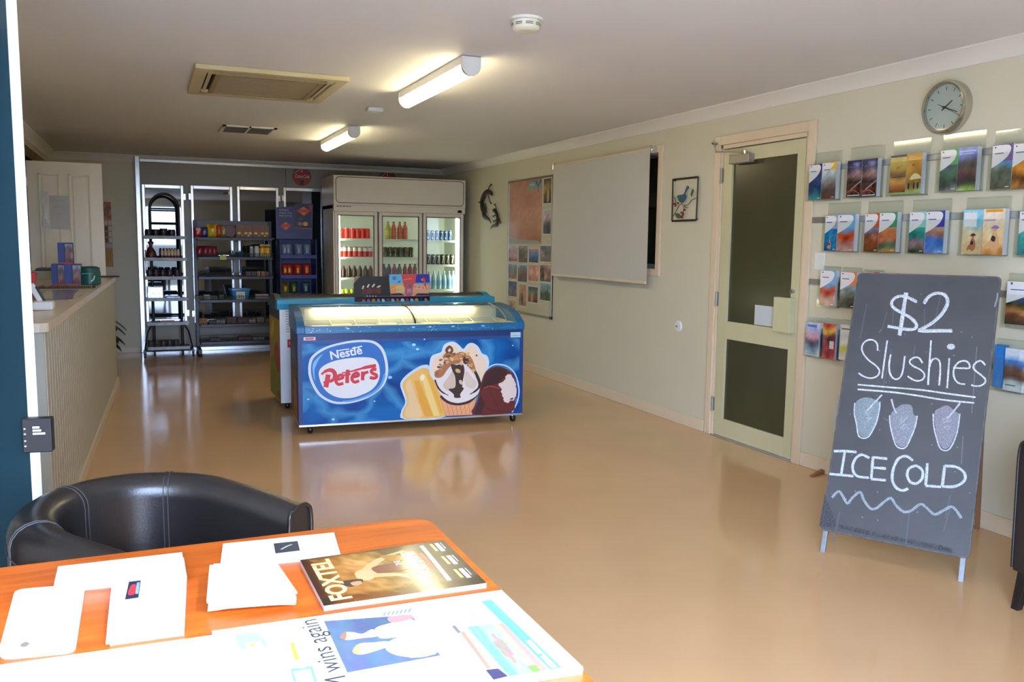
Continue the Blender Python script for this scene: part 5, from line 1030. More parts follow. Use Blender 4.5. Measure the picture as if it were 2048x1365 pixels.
def boxat(name, px0, px1, pyb, h, d, mats, label, cat, z=TZc, art=None, group=None, bevel=0.003, rz=0.0):
    p = cpt(px0, pyb, z); q_ = cpt(px1, pyb, z); w_ = abs(q_.x-p.x); M = Matrix.Translation(p) @ Matrix.Rotation(rz, 4, 'Z')
    b = MB().box(0, 0, 0, w_, d, h, M=M)
    if art: b.art(art(w_, h), Plane(p, (math.cos(rz), math.sin(rz), 0), (0, 0, 1), (math.sin(rz), -math.cos(rz), 0)), 1)
    o = b.build(name, mats, origin=tuple(p), bevel=bevel); tag(o, label, cat, group); return o, p, w_
def navybox(seed):
    def f(w, h):
        A = Art(); A.rect(0, 0, w*0.42, h, (26, 58, 140)); A.rect(0.42*w, 0, w*0.5, h, (20, 24, 60)); A.photo(w*0.5, h*0.10, w, h*0.94, [(96, 44, 40), (140, 96, 90), (96, 70, 76), (150, 152, 176)], seed, 30, 5, 7); A.rect(0, 0, w, h*0.07, (196, 30, 40)); return A
    return f
nb = [mat('souvenir_box_navy', (24, 34, 92), 0.4, var=0.1), M_['print']]
yb0 = cpt(118, 571).y
boxat('souvenir_box', 104, 129.5, 571, 0.165, 0.12, nb, 'blue picture box at the bottom of the counter pile, on the blue door side', 'box', art=navybox(1), group='blue picture boxes on the counter')
boxat('souvenir_box', 130, 163, 571, 0.165, 0.12, nb, 'blue picture box at the bottom of the counter pile, beside the green tin', 'box', art=navybox(2), group='blue picture boxes on the counter')
z2 = TZc+0.165; pz = cpt(104, 571); 
p = ony(117, 540, pz.y); q_ = ony(147, 540, pz.y)
b = MB().box(p.x, pz.y, z2, q_.x, pz.y+0.12, z2+0.165).art(navybox(3)(q_.x-p.x, 0.165), Plane((p.x, pz.y, z2), (1, 0, 0), (0, 0, 1), (0, -1, 0)), 1)
tag(b.build('souvenir_box', nb, origin=(p.x, pz.y, z2), bevel=0.003), 'blue picture box on top of the two others on the counter', 'box', 'blue picture boxes on the counter')
p = cpt(180, 570); gr = mat('dark_green_tin', (14, 84, 76), 0.4, var=0.1)
t = thing('charity_tin', 'round dark green tin with a white mark, beside the blue boxes on the counter', 'tin', tuple(p))
A = Art(); A.stroke([(0.012, 0.03), (0.03, 0.045), (0.04, 0.075)], 0.009, (200, 214, 210)); A.text('TIN', -0.05, 0.085, 0.012, (120, 170, 160), w=0.05) if False else A.stroke([(-0.05, 0.09), (0, 0.093), (0.03, 0.09)], 0.005, (110, 160, 150))
MB().lathe([(0.07, 0), (0.08, 0.01), (0.08, 0.10), (0.074, 0.125)], 22, p).art(A, Plane(p+Vector((0, -0.0805, 0)), (1, 0, 0), (0, 0, 1), (0, -1, 0)), 1, h=0.001).build('tin_body', [gr, M_['print']], t, smooth=40)
MB().lathe([(0.076, 0.125), (0.076, 0.135), (0.05, 0.145), (0.01, 0.147)], 22, p).build('lid', gr, t, smooth=40)
p = cpt(166, 569); M = Matrix.Translation(p)
tag(MB().tube([p+Vector((0, 0, 0.006)), p+Vector((0.02, 0, 0.07)), p+Vector((0.045, 0, 0.12))], 0.011, 8).build('white_scanner_clip', M_['white'], origin=tuple(p), smooth=40), 'slim white clip leaning beside the green tin on the counter', 'clip')
# black spiral desk calendar, plastic mat with papers, white strip
p = cpt(73, 578); q_ = cpt(190, 576); t = thing('desk_calendar', 'black spiral-bound desk planner lying across the counter in front of the blue boxes', 'calendar', tuple(p))
MB().box(p.x, p.y, TZc, q_.x, p.y+0.22, TZc+0.008).build('planner_pad', mat('planner_black', (22, 22, 24), 0.5, var=0.05), t, bevel=0.002)
b = MB(); n = 26
for i in range(n):
    x = p.x+0.02+(q_.x-p.x-0.04)*i/(n-1); b.tube([(x, p.y+0.006+0.016*math.cos(a), TZc+0.013+0.014*math.sin(a)) for a in [2*PI*k/8 for k in range(8)]], 0.0022, 5, closed=True)
b.build('spiral_binding', M_['chrome'], t)
p0 = cpt(84, 600); p1 = cpt(156, 600); p2 = cpt(168, 584)
MATZ = TZc+0.003
t = MB().box(-0.92, p1.y, TZc, -0.44, cpt(100, 581).y, MATZ); A = Art()
PM = Plane((0, 0, MATZ), (1, 0, 0), (0, 1, 0), (0, 0, 1)); hh = lambda pts: [PM.hit(a, c) for a, c in pts]
A.poly(hh([(78, 598), (105, 598), (110, 583), (92, 582)]), (196, 190, 150)); A.poly(hh([(107, 599), (122, 599), (124, 584), (111, 584)]), (120, 124, 130)); A.poly(hh([(122, 597), (146, 597), (150, 585), (126, 585)]), (150, 132, 128)); A.poly(hh([(121, 595), (144, 594), (145, 592), (122, 593)]), (196, 96, 90)); A.poly(hh([(148, 596), (160, 594), (172, 588), (158, 590)]), (224, 220, 210))
tag(t.art(A, PM, 1).build('counter_mat', [mat('mat_grey_plastic', (128, 128, 130), 0.25, var=0.05), M_['gloss']], origin=(-0.7, p1.y, TZc)), 'flat grey desk mat with papers tucked under it on the counter', 'mat')
p = cpt(64, 622); 
t = thing('card_terminal', 'white card terminal with upright handset near the rounded end of the counter', 'terminal', tuple(p))
MB().box(p.x, p.y, TZc, p.x+0.095, p.y+0.12, TZc+0.045).build('terminal_base', M_['white'], t, bevel=0.012, seg=3)
MB().box(0, 0, 0, 0.03, 0.02, 0.10, M=Matrix.Translation(p+Vector((0.022, 0.06, 0.035))) @ Matrix.Rotation(-0.45, 4, 'Y')).build('handset', M_['white'], t, bevel=0.006)
MB().box(0, 0, 0, 0.012, 0.02, 0.09, M=Matrix.Translation(p+Vector((0.048, 0.06, 0.035))) @ Matrix.Rotation(-0.45, 4, 'Y')).build('stand', M_['black'], t, bevel=0.003)
p = cpt(50, 590); tag(MB().box(0, 0, 0, 0.05, 0.03, 0.15, M=Matrix.Translation(p) @ Matrix.Rotation(0.15, 4, 'Y')).build('red_leaflet_stand', mat('leaflet_red', (196, 34, 38), 0.4, var=0.1), origin=tuple(p), bevel=0.003), 'small red leaflet stand on the counter right beside the blue door edge', 'leaflet stand')
# raised shelf at the far end of the counter with papers and a dark tray
z = 1.05; b = MB(); b.box(-0.93, 8.55, z, -0.62, 9.0, z+0.075)
hs = thing('counter_riser', 'low pale green riser at the far end of the counter under dark papers', 'riser', (-0.78, 8.78, z))
b.build('riser_box', mat('riser_green', (160, 160, 128), 0.5, var=0.05), hs, bevel=0.003)
tag(MB().box(-0.90, 8.60, z+0.075, -0.66, 8.95, z+0.095).build('paper_tray', mat('tray_dark', (54, 50, 56), 0.4, var=0.2), origin=(-0.78, 8.78, z+0.075), bevel=0.004), 'dark paper tray on the pale green riser at the far end of the counter', 'tray')
p = cpt(214, 555); tag(MB().box(0, 0, 0, 0.16, 0.08, 0.012, M=Matrix.Translation(p+Vector((-0.05, 0, 0))) @ Matrix.Rotation(0.1, 4, 'Z')).build('folded_glasses_case', mat('case_black', (26, 24, 22), 0.4, var=0.1), origin=tuple(p), bevel=0.005), 'flat black case near the far corner of the counter', 'case')
# ================================================================== cream panelled door standing open
DYc = 9.35; dxa, dxb = -1.015, -0.366; dzt = 2.145
dm = mat('cream_door_gloss', (232, 218, 188), 0.28, var=0.02, bump=0.03, bscale=40)
t = thing('panelled_door', 'cream six-panel door standing open behind the counter', 'door', (dxa, DYc, 0))
b = MB(); b.box(dxa, DYc, 0.01, dxb, DYc+0.04, dzt)
wd = dxb-dxa; p1 = (dxa+0.095, dxa+0.095+0.185); p2 = (dxb-0.105-0.19, dxb-0.105)
for (xa, xb) in (p1, p2):
    for z0_, z1_ in ((0.2, 0.62), (0.74, 1.38), (1.38, 2.03)):
        if z0_ == 1.38: continue
        if z0_ == 0.74: z1_ = 2.03
        fw = 0.016
        for a in ((xa, z0_, xb, z0_+fw), (xa, z1_-fw, xb, z1_), (xa, z0_, xa+fw, z1_), (xb-fw, z0_, xb, z1_)): b.box(a[0], DYc-0.010, a[1], a[2], DYc, a[3])
        b.box(xa+0.034, DYc-0.006, z0_+0.034, xb-0.034, DYc, z1_-0.034)
b.build('door_leaf', dm, t, bevel=0.004)
for zc in (0.3, 1.1, 1.95): MB().tube([(dxa-0.002, DYc-0.006, zc-0.04), (dxa-0.002, DYc-0.006, zc+0.04)], 0.006, 8).build('hinge', M_['chrome'], t)
MB().lathe([(0.012, 0), (0.012, 0.03), (0.026, 0.045), (0.022, 0.065)], 18, (dxb-0.06, DYc-0.001, 1.0), Matrix.Rotation(PI/2, 3, 'X')).build('door_knob', M_['chrome'], t, smooth=40)
PD = Plane((0, DYc-0.012, 0), (1, 0, 0), (0, 0, 1), (0, -1, 0)); a0, b1 = PD.hit(98, 391); a1, b0 = PD.hit(142, 459)
A = Art()
for i, s in enumerate(('STRICTLY', 'STAFF', 'ONLY')): A.text(s, (a0+a1)/2-0.01, b1-0.055-i*0.064, 0.02, (96, 98, 98), center=True, w=(0.11, 0.08, 0.07)[i])
t2 = thing('door_notice', 'white typed paper notice taped to the cream door', 'notice', (a0, DYc-0.012, b0))
MB().box(a0, DYc-0.0125, b0, a1, DYc-0.0105, b1).art(A, PD, 1).build('paper_sheet', [mat('notice_white', (196, 196, 190), 0.6, var=0.02), M_['print']], t2)
MB().prism([PD.hit(*c) for c in ((83, 384), (96, 383), (94, 405), (91, 416), (95, 440), (105, 463), (86, 461), (86, 440), (89, 420), (83, 402))], PD, 0.0005, 0.004).build('sleeve_glint', mat('sleeve_glint_pale', (214, 214, 210), 0.08, spec=0.9, bump=0.5, bscale=12, var=0.05), t2)  # pale piece in the shape of a glossy glint, read as plastic sleeve
# ================================================================== blue entrance door, edge toward the camera
th = math.radians(50); E0 = Vector((-0.322, 2.74, 0)); dd_ = Vector((-math.cos(th), math.sin(th), 0)); nn = Vector((math.sin(th), math.cos(th), 0))
BM = Matrix(((dd_.x, nn.x, 0, E0.x), (dd_.y, nn.y, 0, E0.y), (0, 0, 1, 0), (0, 0, 0, 1)))
bd = struct(MB().box(0.006, 0.002, 0.01, 0.80, 0.026, 2.12, M=BM).build('door_2', mat('teal_door_paint', (40, 66, 76), 0.2, var=0.05, vscale=1.2, spec=0.6), origin=tuple(E0), bevel=0.002))
MB().box(0.0, 0.0, 0.005, 0.006, 0.028, 2.122, M=BM).box(-0.003, 0.008, 0.005, 0.0, 0.020, 2.122, M=BM).build('edge_strip', mat('door_edge_strip', (232, 236, 232), 0.3, var=0.02), bd, bevel=0.001)
LMx = Matrix.Translation(E0+Vector((0.012, -0.045, 0.812))) @ Matrix.Rotation(math.radians(-8), 4, 'Z')
lk = MB().box(-0.028, 0.0, 0.0, 0.048, 0.035, 0.098, M=LMx); A = Art()
for i, w_ in enumerate((0.018, 0.022, 0.032)): A.rect(0.0, 0.070-i*0.009, w_, 0.076-i*0.009, (196, 200, 204))
for z in (0.07, 0.055, 0.035, 0.02): A.ell(-0.020, z, 0.003, 0.0025, (180, 184, 190), 8)
lk.art(A, Plane(LMx.translation, LMx.to_3x3() @ Vector((1, 0, 0)), (0, 0, 1), LMx.to_3x3() @ Vector((0, -1, 0))), 1).build('lock_case', [mat('lock_black', (9, 9, 10), 0.5, var=0.1), M_['print']], bd, bevel=0.003)
MB().tube([E0+Vector((0.01, 0.0, 0.87)), E0+Vector((-0.004, -0.02, 0.865))], 0.006, 8).build('latch_bolt', M_['chrome'], bd)
# ================================================================== potted plant behind the counter end
pp = Vector((-0.56, 10.1, 0)); pl = thing('potted_plant', 'leafy dark green potted plant on the floor beyond the counter end', 'plant', tuple(pp))
MB().lathe([(0.10, 0), (0.13, 0.2), (0.14, 0.21), (0.14, 0.235), (0.12, 0.235), (0.11, 0.2)], 22, pp).build('pot', mat('terracotta', (150, 92, 64), 0.7, var=0.1), pl, smooth=40)
rr = random.Random(11); b = MB(); s_ = MB()
for i in range(26):
    a = rr.random()*2*PI; L_ = 0.10+0.15*rr.random(); hgt = 0.15+0.45*rr.random()
    base = pp+Vector((0, 0, 0.22)); tip = pp+Vector((math.cos(a)*L_*0.75, math.sin(a)*L_*0.75, 0.22+hgt*0.62)); mid = base.lerp(tip, 0.55)+Vector((0, 0, 0.06))
    s_.tube([base, mid, tip], 0.004, 5); dirv = Vector((math.cos(a), math.sin(a), -0.5)).normalized(); sd_ = Vector((-math.sin(a), math.cos(a), 0)); k = 7; vs = []; L2 = 0.13+0.06*rr.random()
    for j in range(k+1):
        u = j/k; c = tip+dirv*(L2*u)+Vector((0, 0, -0.05*u*u)); w_ = 0.060*math.sin(PI*min(1, u*0.95+0.05))**0.8
        vs += [c-sd_*w_+Vector((0, 0, 0.01)), c, c+sd_*w_+Vector((0, 0, 0.01))]
    fs = []
    for j in range(k):
        for q2 in (0, 1): fs.append((3*j+q2, 3*j+q2+1, 3*j+q2+4, 3*j+q2+3))
    b.add(vs, fs)
fo_ = b.build('foliage', mat('leaf_dark_green', (30, 58, 26), 0.4, var=0.25, vscale=12), pl, smooth=60); fo_.modifiers.new('thick', 'SOLIDIFY').thickness = 0.0015
s_.build('stems', mat('stem_green', (70, 84, 44), 0.5, var=0.1), pl, smooth=40)
# ================================================================== right wall: notice board with posters
hx = lambda px, py: PX.hit(px, py)      # -> (-y, z)
def wbox(b, y0, y1, z0, z1, d0, d1, m=0): return b.box(XR-d1, y0, z0, XR-d0, y1, z1, m)
BYa, BYb, BZa, BZb = 7.97, 9.16, 0.635, 2.13
nb_ = thing('notice_board', 'tall whiteboard covered with photos and a desert map poster on the right wall', 'notice board', (XR, (BYa+BYb)/2, BZa))
wbox(MB(), BYa, BYb, BZa, BZb, 0.001, 0.012).build('board_panel', mat('whiteboard_surface', (190, 184, 158), 0.2, var=0.03), nb_)
b = MB()
for a in ((BYa, BYa+0.022, BZa, BZb), (BYb-0.022, BYb, BZa, BZb), (BYa, BYb, BZa, BZa+0.022), (BYa, BYb, BZb-0.022, BZb)): wbox(b, a[0], a[1], a[2], a[3], 0.001, 0.02)
b.build('board_frame', mat('dull_aluminium', (150, 146, 134), 0.3, metal=0.7, var=0.05), nb_, bevel=0.002)
for y in (BYa+0.012, BYb-0.012): wbox(MB(), y-0.016, y+0.016, BZa-0.004, BZa+0.028, 0.001, 0.026).build('corner_cap', M_['black'] if y < 8.5 else M_['alu'], nb_, bevel=0.004)
# poster and photos, placed on the board: corners measured in board coordinates
def onboard(name, q4, pal, label, cat, group=None, seed=1, thick=0.0015, border=None, extra=None, matn='print', amp=28, nx=8, ny=11):
    pts = [hx(1000+x/4.015, 320+y/4.015) for x, y in q4]       # tl, tr, br, bl
    a0 = (pts[0][0]+pts[3][0])/2; a1 = (pts[1][0]+pts[2][0])/2; z1 = (pts[0][1]+pts[1][1])/2; z0 = (pts[2][1]+pts[3][1])/2
    a0 = max(a0, -BYb+0.024); a1 = min(a1, -BYa-0.024); z1 = min(z1, BZb-0.024); z0 = max(z0, BZa+0.024)
    d = 0.0125; P = Plane((XR-d-thick, 0, 0), (0, -1, 0), (0, 0, 1), (-1, 0, 0)); A = Art(); bo = border or 0
    A.photo(a0+bo, z0+bo, a1-bo, z1-bo, pal, seed, amp, nx, ny)
    if extra: extra(A, a0, z0, a1, z1)
    b = wbox(MB(), -a1, -a0, z0, z1, d, d+thick).art(A, P, 1)
    return tag(b.build(name, [M_['paper'], M_[matn]], origin=(XR-d, -(a0+a1)/2, z0)), label, cat, group)
M_['paper'] = mat('photo_paper_edge', (206, 200, 188), 0.5, var=0.01)
M_['sleeve'] = printmat('print_in_glossy_sleeve', 0.18, coat=0.8)
def mapx(A, a0, z0, a1, z1):
    w = a1-a0; h = z1-z0; rr = random.Random(3)
    A.poly([(a0+w*.60, z1-h*.02), (a1-w*.01, z1-h*.02), (a1-w*.01, z1-h*.15), (a0+w*.60, z1-h*.16)], (120, 140, 140)); A.poly([(a0+w*.60, z1-h*.16), (a0+w*.60, z1-h*.12), (a1-w*.15, z1-h*.10), (a1-w*.15, z1-h*.15)], (110, 140, 96))
    A.stroke([(a0+w*.82, z1-h*.02), (a0+w*.89, z1-h*.12), (a0+w*.97, z1-h*.01)], 0.02, (40, 70, 110), sm=0); A.stroke([(a0+w*.89, z1-h*.10), (a0+w*.89, z1-h*.19)], 0.014, (30, 50, 80), sm=0)
    for k in range(3): A.stroke([(a0+w*(.64+.05*k), z1-h*.05), (a0+w*(.66+.05*k), z1-h*.09)], 0.014, (200, 206, 206), sm=0)
    for k in range(16):
        x, y = a0+w*rr.random(), z0+h*(.12+.7*rr.random()); A.stroke([(x, y), (min(a1, x+.05*rr.random()), y-.05), (min(a1, x+.07*rr.random()), y-.12)], 0.0035, rr.choice([(196, 140, 96), (150, 96, 66), (130, 86, 60)]))
    A.poly([(a0, z0), (a1*1, z0), (a0+w*.9, z0+h*.05), (a0+w*.3, z0+h*.07), (a0, z0+h*.12)], (150, 150, 140))
onboard('map_poster', [(85, 178), (345, 142), (345, 675), (85, 672)], [(170, 112, 76), (176, 116, 80), (186, 124, 88), (176, 112, 76), (182, 120, 84)], 'large ochre desert map poster on the upper part of the whiteboard', 'poster', seed=5, extra=mapx, matn='sleeve', amp=14, nx=14, ny=20)
sky = (150, 160, 176); dk_ = (40, 36, 34)
def fig(c, x0=.5, top=.8):
    def f(A, a0, z0, a1, z1):
        w = a1-a0; h = z1-z0; A.blob([(a0+w*(x0-.1), z0+h*.1), (a0+w*(x0-.12), z0+h*.45), (a0+w*(x0-.03), z0+h*.6), (a0+w*x0, z0+h*top), (a0+w*(x0+.04), z0+h*.6), (a0+w*(x0+.13), z0+h*.4), (a0+w*(x0+.1), z0+h*.1)], c, 3)
    return f
PH = [([(358, 140), (425, 132), (422, 352), (358, 356)], [(50, 40, 26), (110, 84, 44), (150, 130, 84), (70, 60, 40)], 'tall sepia doorway photo beside the map poster, topmost on the whiteboard', fig((180, 160, 120), .6, .9)),
 ([(355, 400), (420, 398), (420, 602), (355, 600)], [(40, 44, 50), (60, 60, 66), (176, 150, 160), (170, 168, 176)], 'tall pale dusk photo with dark trees beside the map poster', None),
 ([(70, 682), (155, 680), (152, 820), (68, 822)], [(130, 84, 76), (166, 130, 140), (176, 160, 176)], 'pink dusk plain photo, first in the top photo row under the map poster', None),
 ([(157, 684), (235, 684), (232, 830), (155, 830)], [(90, 66, 50), (110, 96, 84), (150, 146, 140)], 'brown crowd photo, second in the top photo row under the map poster', None),
 ([(240, 710), (322, 708), (322, 832), (240, 830)], [(30, 40, 66), (40, 70, 130), (70, 110, 176), (190, 110, 110)], 'blue lake photo with pink sky under the map poster', None),
 ([(330, 685), (422, 683), (422, 825), (330, 823)], [(130, 96, 84), (120, 104, 110), (90, 96, 110)], 'grey-pink spinifex photo at the blind end of the top photo row', None),
 ([(66, 835), (148, 833), (146, 962), (66, 960)], [(150, 90, 60), (110, 90, 80), (80, 96, 110), (130, 140, 150)], 'tree over red earth photo, first in the middle photo row', None),
 ([(152, 840), (230, 840), (228, 985), (150, 985)], [(60, 30, 26), (90, 40, 34), (110, 90, 80), (90, 130, 176)], 'red rock and blue sky photo, second in the middle photo row', None),
 ([(235, 838), (322, 838), (322, 982), (235, 980)], [(176, 116, 96), (190, 130, 116), (186, 126, 110)], 'plain pink sand photo in the middle photo row', None),
 ([(328, 838), (422, 838), (420, 985), (328, 983)], [(70, 40, 36), (150, 90, 70), (110, 70, 66), (176, 130, 120)], 'red dancers photo at the blind end of the middle photo row', fig((60, 30, 26), .3, .7)),
 ([(64, 970), (146, 968), (145, 1102), (64, 1100)], [(96, 60, 70), (120, 90, 120), (70, 80, 120), (50, 60, 96)], 'violet evening photo, first in the lower photo row', None),
 ([(160, 995), (224, 993), (222, 1180), (160, 1180)], [(150, 100, 80), (176, 120, 100), (180, 130, 110)], 'pink photo of a dark standing figure in the lower photo row', fig((50, 26, 24), .45, .93)),
 ([(233, 1015), (316, 1013), (314, 1150), (233, 1150)], [(96, 34, 26), (120, 50, 36), (90, 96, 90), (30, 50, 96)], 'red desert under deep blue sky photo in the lower photo row', fig((150, 130, 60), .4, .6)),
 ([(330, 985), (420, 985), (420, 1137), (330, 1135)], [(70, 84, 40), (50, 70, 34), (90, 120, 130), (130, 160, 180)], 'green garden with palms photo at the blind end of the lower photo row', fig((36, 50, 40), .7, .95)),
 ([(76, 1115), (140, 1113), (138, 1225), (76, 1222)], [(150, 120, 90), (170, 140, 110), (176, 150, 120)], 'small pale sketch-like photo, lowest on the whiteboard', fig((120, 84, 60), .4, .8))]
for i, (q4, pal, lb_, ex) in enumerate(PH): onboard('photo_print', q4, pal, lb_, 'photo', 'photos on the whiteboard', seed=20+i, border=0.008, extra=ex, matn='sleeve' if i in (2, 3, 5, 9, 10) else 'print')
# ------------------------------------------------------------------ metal gecko ornaments
gm_ = mat('dark_bronze', (46, 34, 26), 0.5, metal=0.3, var=0.4, vscale=30, bump=0.3, bscale=60)
def gecko(name, spine, widths, legs, label, mesh_holes=False):
    f = lambda x, y, d=0.025: (lambda p: Vector((XR-d, -p[0], p[1])))(hx(930+x/9.75, 340+y/9.75))
    sp = smooth_pts([(x, y, w_) for (x, y), w_ in zip(spine, widths)], 4, False); k = 1/9.75*6.35e-3*1.0
    o0 = f(*spine[0]); t = thing(name, label, 'wall ornament', tuple(f(*spine[len(spine)//2], 0.0)))
    path = [f(x, y) for x, y, w_ in sp]; R = [max(0.004, w_*k*1.3) for x, y, w_ in sp]
    MB().tube(path, R, 10, flat=Vector((1, 0, 0))).tube([f(*spine[len(spine)//2], 0.001), f(*spine[len(spine)//2], 0.02)], 0.005, 8).build('body', gm_, t, smooth=60)
    for lg in legs:
        b = MB().tube([f(x, y) for x, y in smooth_pts(lg, 3, False)], 0.0085, 7, flat=Vector((1, 0, 0))); e = lg[-1]; p_ = lg[-2]
        a = math.atan2(e[1]-p_[1], e[0]-p_[0])
        for da in (-0.8, -0.3, 0.3, 0.8): b.tube([f(*e), f(e[0]+34*math.cos(a+da), e[1]+34*math.sin(a+da))], [0.006, 0.003], 6, flat=Vector((1, 0, 0)))
        b.build('leg', gm_, t, smooth=60)
gecko('gecko_wall_art', [(565, 470), (520, 440), (450, 445), (395, 520), (360, 620), (375, 720), (400, 810), (400, 880), (440, 930), (500, 965), (545, 1045)], [26, 34, 42, 46, 44, 60, 56, 46, 34, 20, 5], [[(505, 430), (500, 350), (535, 300)], [(495, 500), (510, 590), (535, 640)], [(430, 660), (452, 720), (450, 800)], [(345, 680), (325, 640)]], 'large dark metal gecko ornament on the right wall by the back corner')
gecko('gecko_wall_art', [(585, 800), (620, 800), (655, 860), (672, 930), (668, 1000), (650, 1060), (605, 1085), (560, 1105), (535, 1160)], [24, 36, 34, 34, 36, 34, 22, 16, 5], [[(645, 780), (640, 730), (625, 690)], [(630, 880), (600, 900)], [(690, 930), (712, 970), (722, 1020)], [(640, 980), (612, 1000)]], 'small dark metal gecko ornament just below the large one')
# ------------------------------------------------------------------ wire bird picture
zb_ = lambda x, y, d=0.02: (lambda p: Vector((XR-d, -p[0], p[1])))(hx(1340+x/11.375, 340+y/11.375))
bp_ = thing('bird_wall_art', 'black framed metal wall art of a blue bird on a berry branch', 'wall art', tuple(zb_(380, 650, 0.0)))
cs_ = [(115, 225), (692, 165), (648, 1142), (95, 1165)]
b = MB()
for i in range(4): b.tube([zb_(*cs_[i]), zb_(*cs_[(i+1) % 4])], 0.0075, 4)
for x, y in ((135, 250), (640, 1120)): b.tube([zb_(x, y, 0.0), zb_(x, y, 0.02)], 0.004, 6)
b.build('wire_frame', mat('frame_dark_bronze', (44, 36, 28), 0.5, metal=0.2, var=0.2), bp_)
def zpoly(b, pts, m=0, d0=0.018, d1=0.024):
    P = Plane((XR, 0, 0), (0, -1, 0), (0, 0, 1), (-1, 0, 0)); b.prism(smooth_pts([hx(1340+x/11.375, 340+y/11.375) for x, y in pts], 3), P, d0, d1, m); return b
zpoly(MB(), [(215, 625), (225, 590), (260, 575), (320, 570), (370, 545), (405, 460), (440, 368), (475, 400), (440, 470), (400, 540), (415, 590), (385, 690), (320, 755), (255, 705), (235, 650)]).build('bird', mat('bird_blue', (34, 84, 116), 0.35, metal=0.3, var=0.25, vscale=40), bp_)
zpoly(zpoly(MB(), [(175, 1000), (230, 990), (275, 1030), (300, 1085), (240, 1105), (195, 1065)]), [(570, 435), (585, 480), (560, 560), (540, 610), (528, 560), (545, 490)]).build('leaf', mat('leaf_enamel', (60, 84, 30), 0.4, var=0.3, vscale=30), bp_)
b = MB()
for pth in ([(120, 1055), (180, 960), (240, 840), (305, 780), (370, 812), (470, 785), (530, 700), (580, 670), (650, 640)], [(370, 812), (358, 900), (330, 1080)], [(145, 620), (175, 690), (185, 760)], [(370, 830), (420, 860), (450, 862)], [(320, 755), (315, 785)]): b.tube([zb_(x, y) for x, y in smooth_pts(pth, 3, False)], 0.0032, 6)
b.build('branch', mat('branch_metal', (104, 92, 74), 0.45, metal=0.3, var=0.1), bp_)
for x, y in ((235, 760), (180, 820), (385, 915), (315, 975), (350, 1000), (340, 1040), (325, 1085), (120, 775), (165, 775)):
    MB().lathe([(0.003, -0.008), (0.0085, -0.004), (0.0095, 0.001), (0.006, 0.007), (0.001, 0.009)], 10, zb_(x, y, 0.022)).build('berry', mat('berry_red', (120, 34, 28), 0.4, var=0.1) if (x, y) == (235, 760) else bpy.data.materials['berry_red'], bp_, smooth=60)
# ------------------------------------------------------------------ door stop / bell disc, light switch
p = zc_ = hx(1358, 653); c = Vector((XR, -p[0], p[1])); RY = Matrix.Rotation(-PI/2, 3, 'Y')
t = thing('wall_disc', 'small round silver door stop disc low on the right wall', 'door stop', tuple(c))
MB().lathe([(0.045, 0.0), (0.045, 0.008), (0.040, 0.014), (0.012, 0.016)], 28, c, RY).build('back_plate', M_['white'], t, smooth=40)
MB().lathe([(0.008, 0.012), (0.010, 0.02), (0.006, 0.028)], 16, c, RY).build('centre_screw', M_['chrome'], t, smooth=40)
a0, z1 = hx(1632, 505); a1, z0 = hx(1650, 541)
t = thing('light_switch', 'white wall switch plate between the side door and the leaflet racks', 'light switch', (XR, -(a0+a1)/2, z0))
wbox(MB(), -a1, -a0, z0, z1, 0.0, 0.009).build('switch_plate', M_['white'], t, bevel=0.003)
wbox(MB(), -(a0+a1)/2-0.008, -(a0+a1)/2+0.008, z1-0.045, z1-0.02, 0.009, 0.014).build('rocker', M_['white'], t, bevel=0.002)
# ------------------------------------------------------------------ wall clock
ca, cz2 = hx(1903, 217); cc_ = Vector((XR, 3.285, 2.155)); cr = 0.138
ck_ = thing('wall_clock', 'round silver-rimmed wall clock above the leaflet racks', 'clock', tuple(cc_))
MB().lathe([(cr, 0.0), (cr+0.002, 0.02), (cr, 0.042), (cr-0.010, 0.055), (cr-0.020, 0.052), (cr-0.022, 0.026)], 56, cc_, RY).build('rim', mat('brushed_steel', (190, 186, 172), 0.2, metal=0.9, var=0.04), ck_, smooth=50)
A = Art(); PCk = Plane(cc_+Vector((-0.030, 0, 0)), (0, -1, 0), (0, 0, 1), (-1, 0, 0)); ink = (52, 52, 52)
for i in range(60):
    a = 2*PI*i/60; r0, r1, w_ = (0.088, 0.108, 0.0045) if i % 5 == 0 else (0.103, 0.107, 0.0012)
    A.stroke([(r0*math.sin(a), r0*math.cos(a)), (r1*math.sin(a), r1*math.cos(a))], w_, ink if i % 5 == 0 else (110, 112, 112), sm=0)
b = MB(); n = 56; b.prism([((cr-0.021)*math.cos(2*PI*i/n), (cr-0.021)*math.sin(2*PI*i/n)) for i in range(n)], PCk, -0.028, 0.0); b.art(A, PCk, 1).build('dial', [mat('dial_pale_grey', (190, 194, 192), 0.5, var=0.01), M_['print']], ck_)
def hand(name, ang, L_, tail, w_, d):
    a = math.radians(ang); s, c2 = math.sin(a), math.cos(a)
    MB().prism([(-tail*s-w_*c2, -tail*c2+w_*s), (-tail*s+w_*c2, -tail*c2-w_*s), (L_*s+w_*.7*c2, L_*c2-w_*.7*s), (L_*s-w_*.7*c2, L_*c2+w_*.7*s)], Plane(PCk.o+Vector((-d, 0, 0)), PCk.u, PCk.v, PCk.n), 0, 0.002).build(name, mat('hand_ink_'+name, (40, 40, 42), 0.4, var=0.02), ck_)
hand('hour_hand', 54, 0.052, 0.022, 0.0035, 0.003); hand('minute_hand', 112, 0.085, 0.02, 0.003, 0.006); hand('second_hand', 118, 0.092, 0.045, 0.0012, 0.009)
MB().lathe([(0.006, 0.003), (0.006, 0.012), (0.003, 0.0135)], 14, PCk.o, RY).build('hub', M_['black'], ck_)
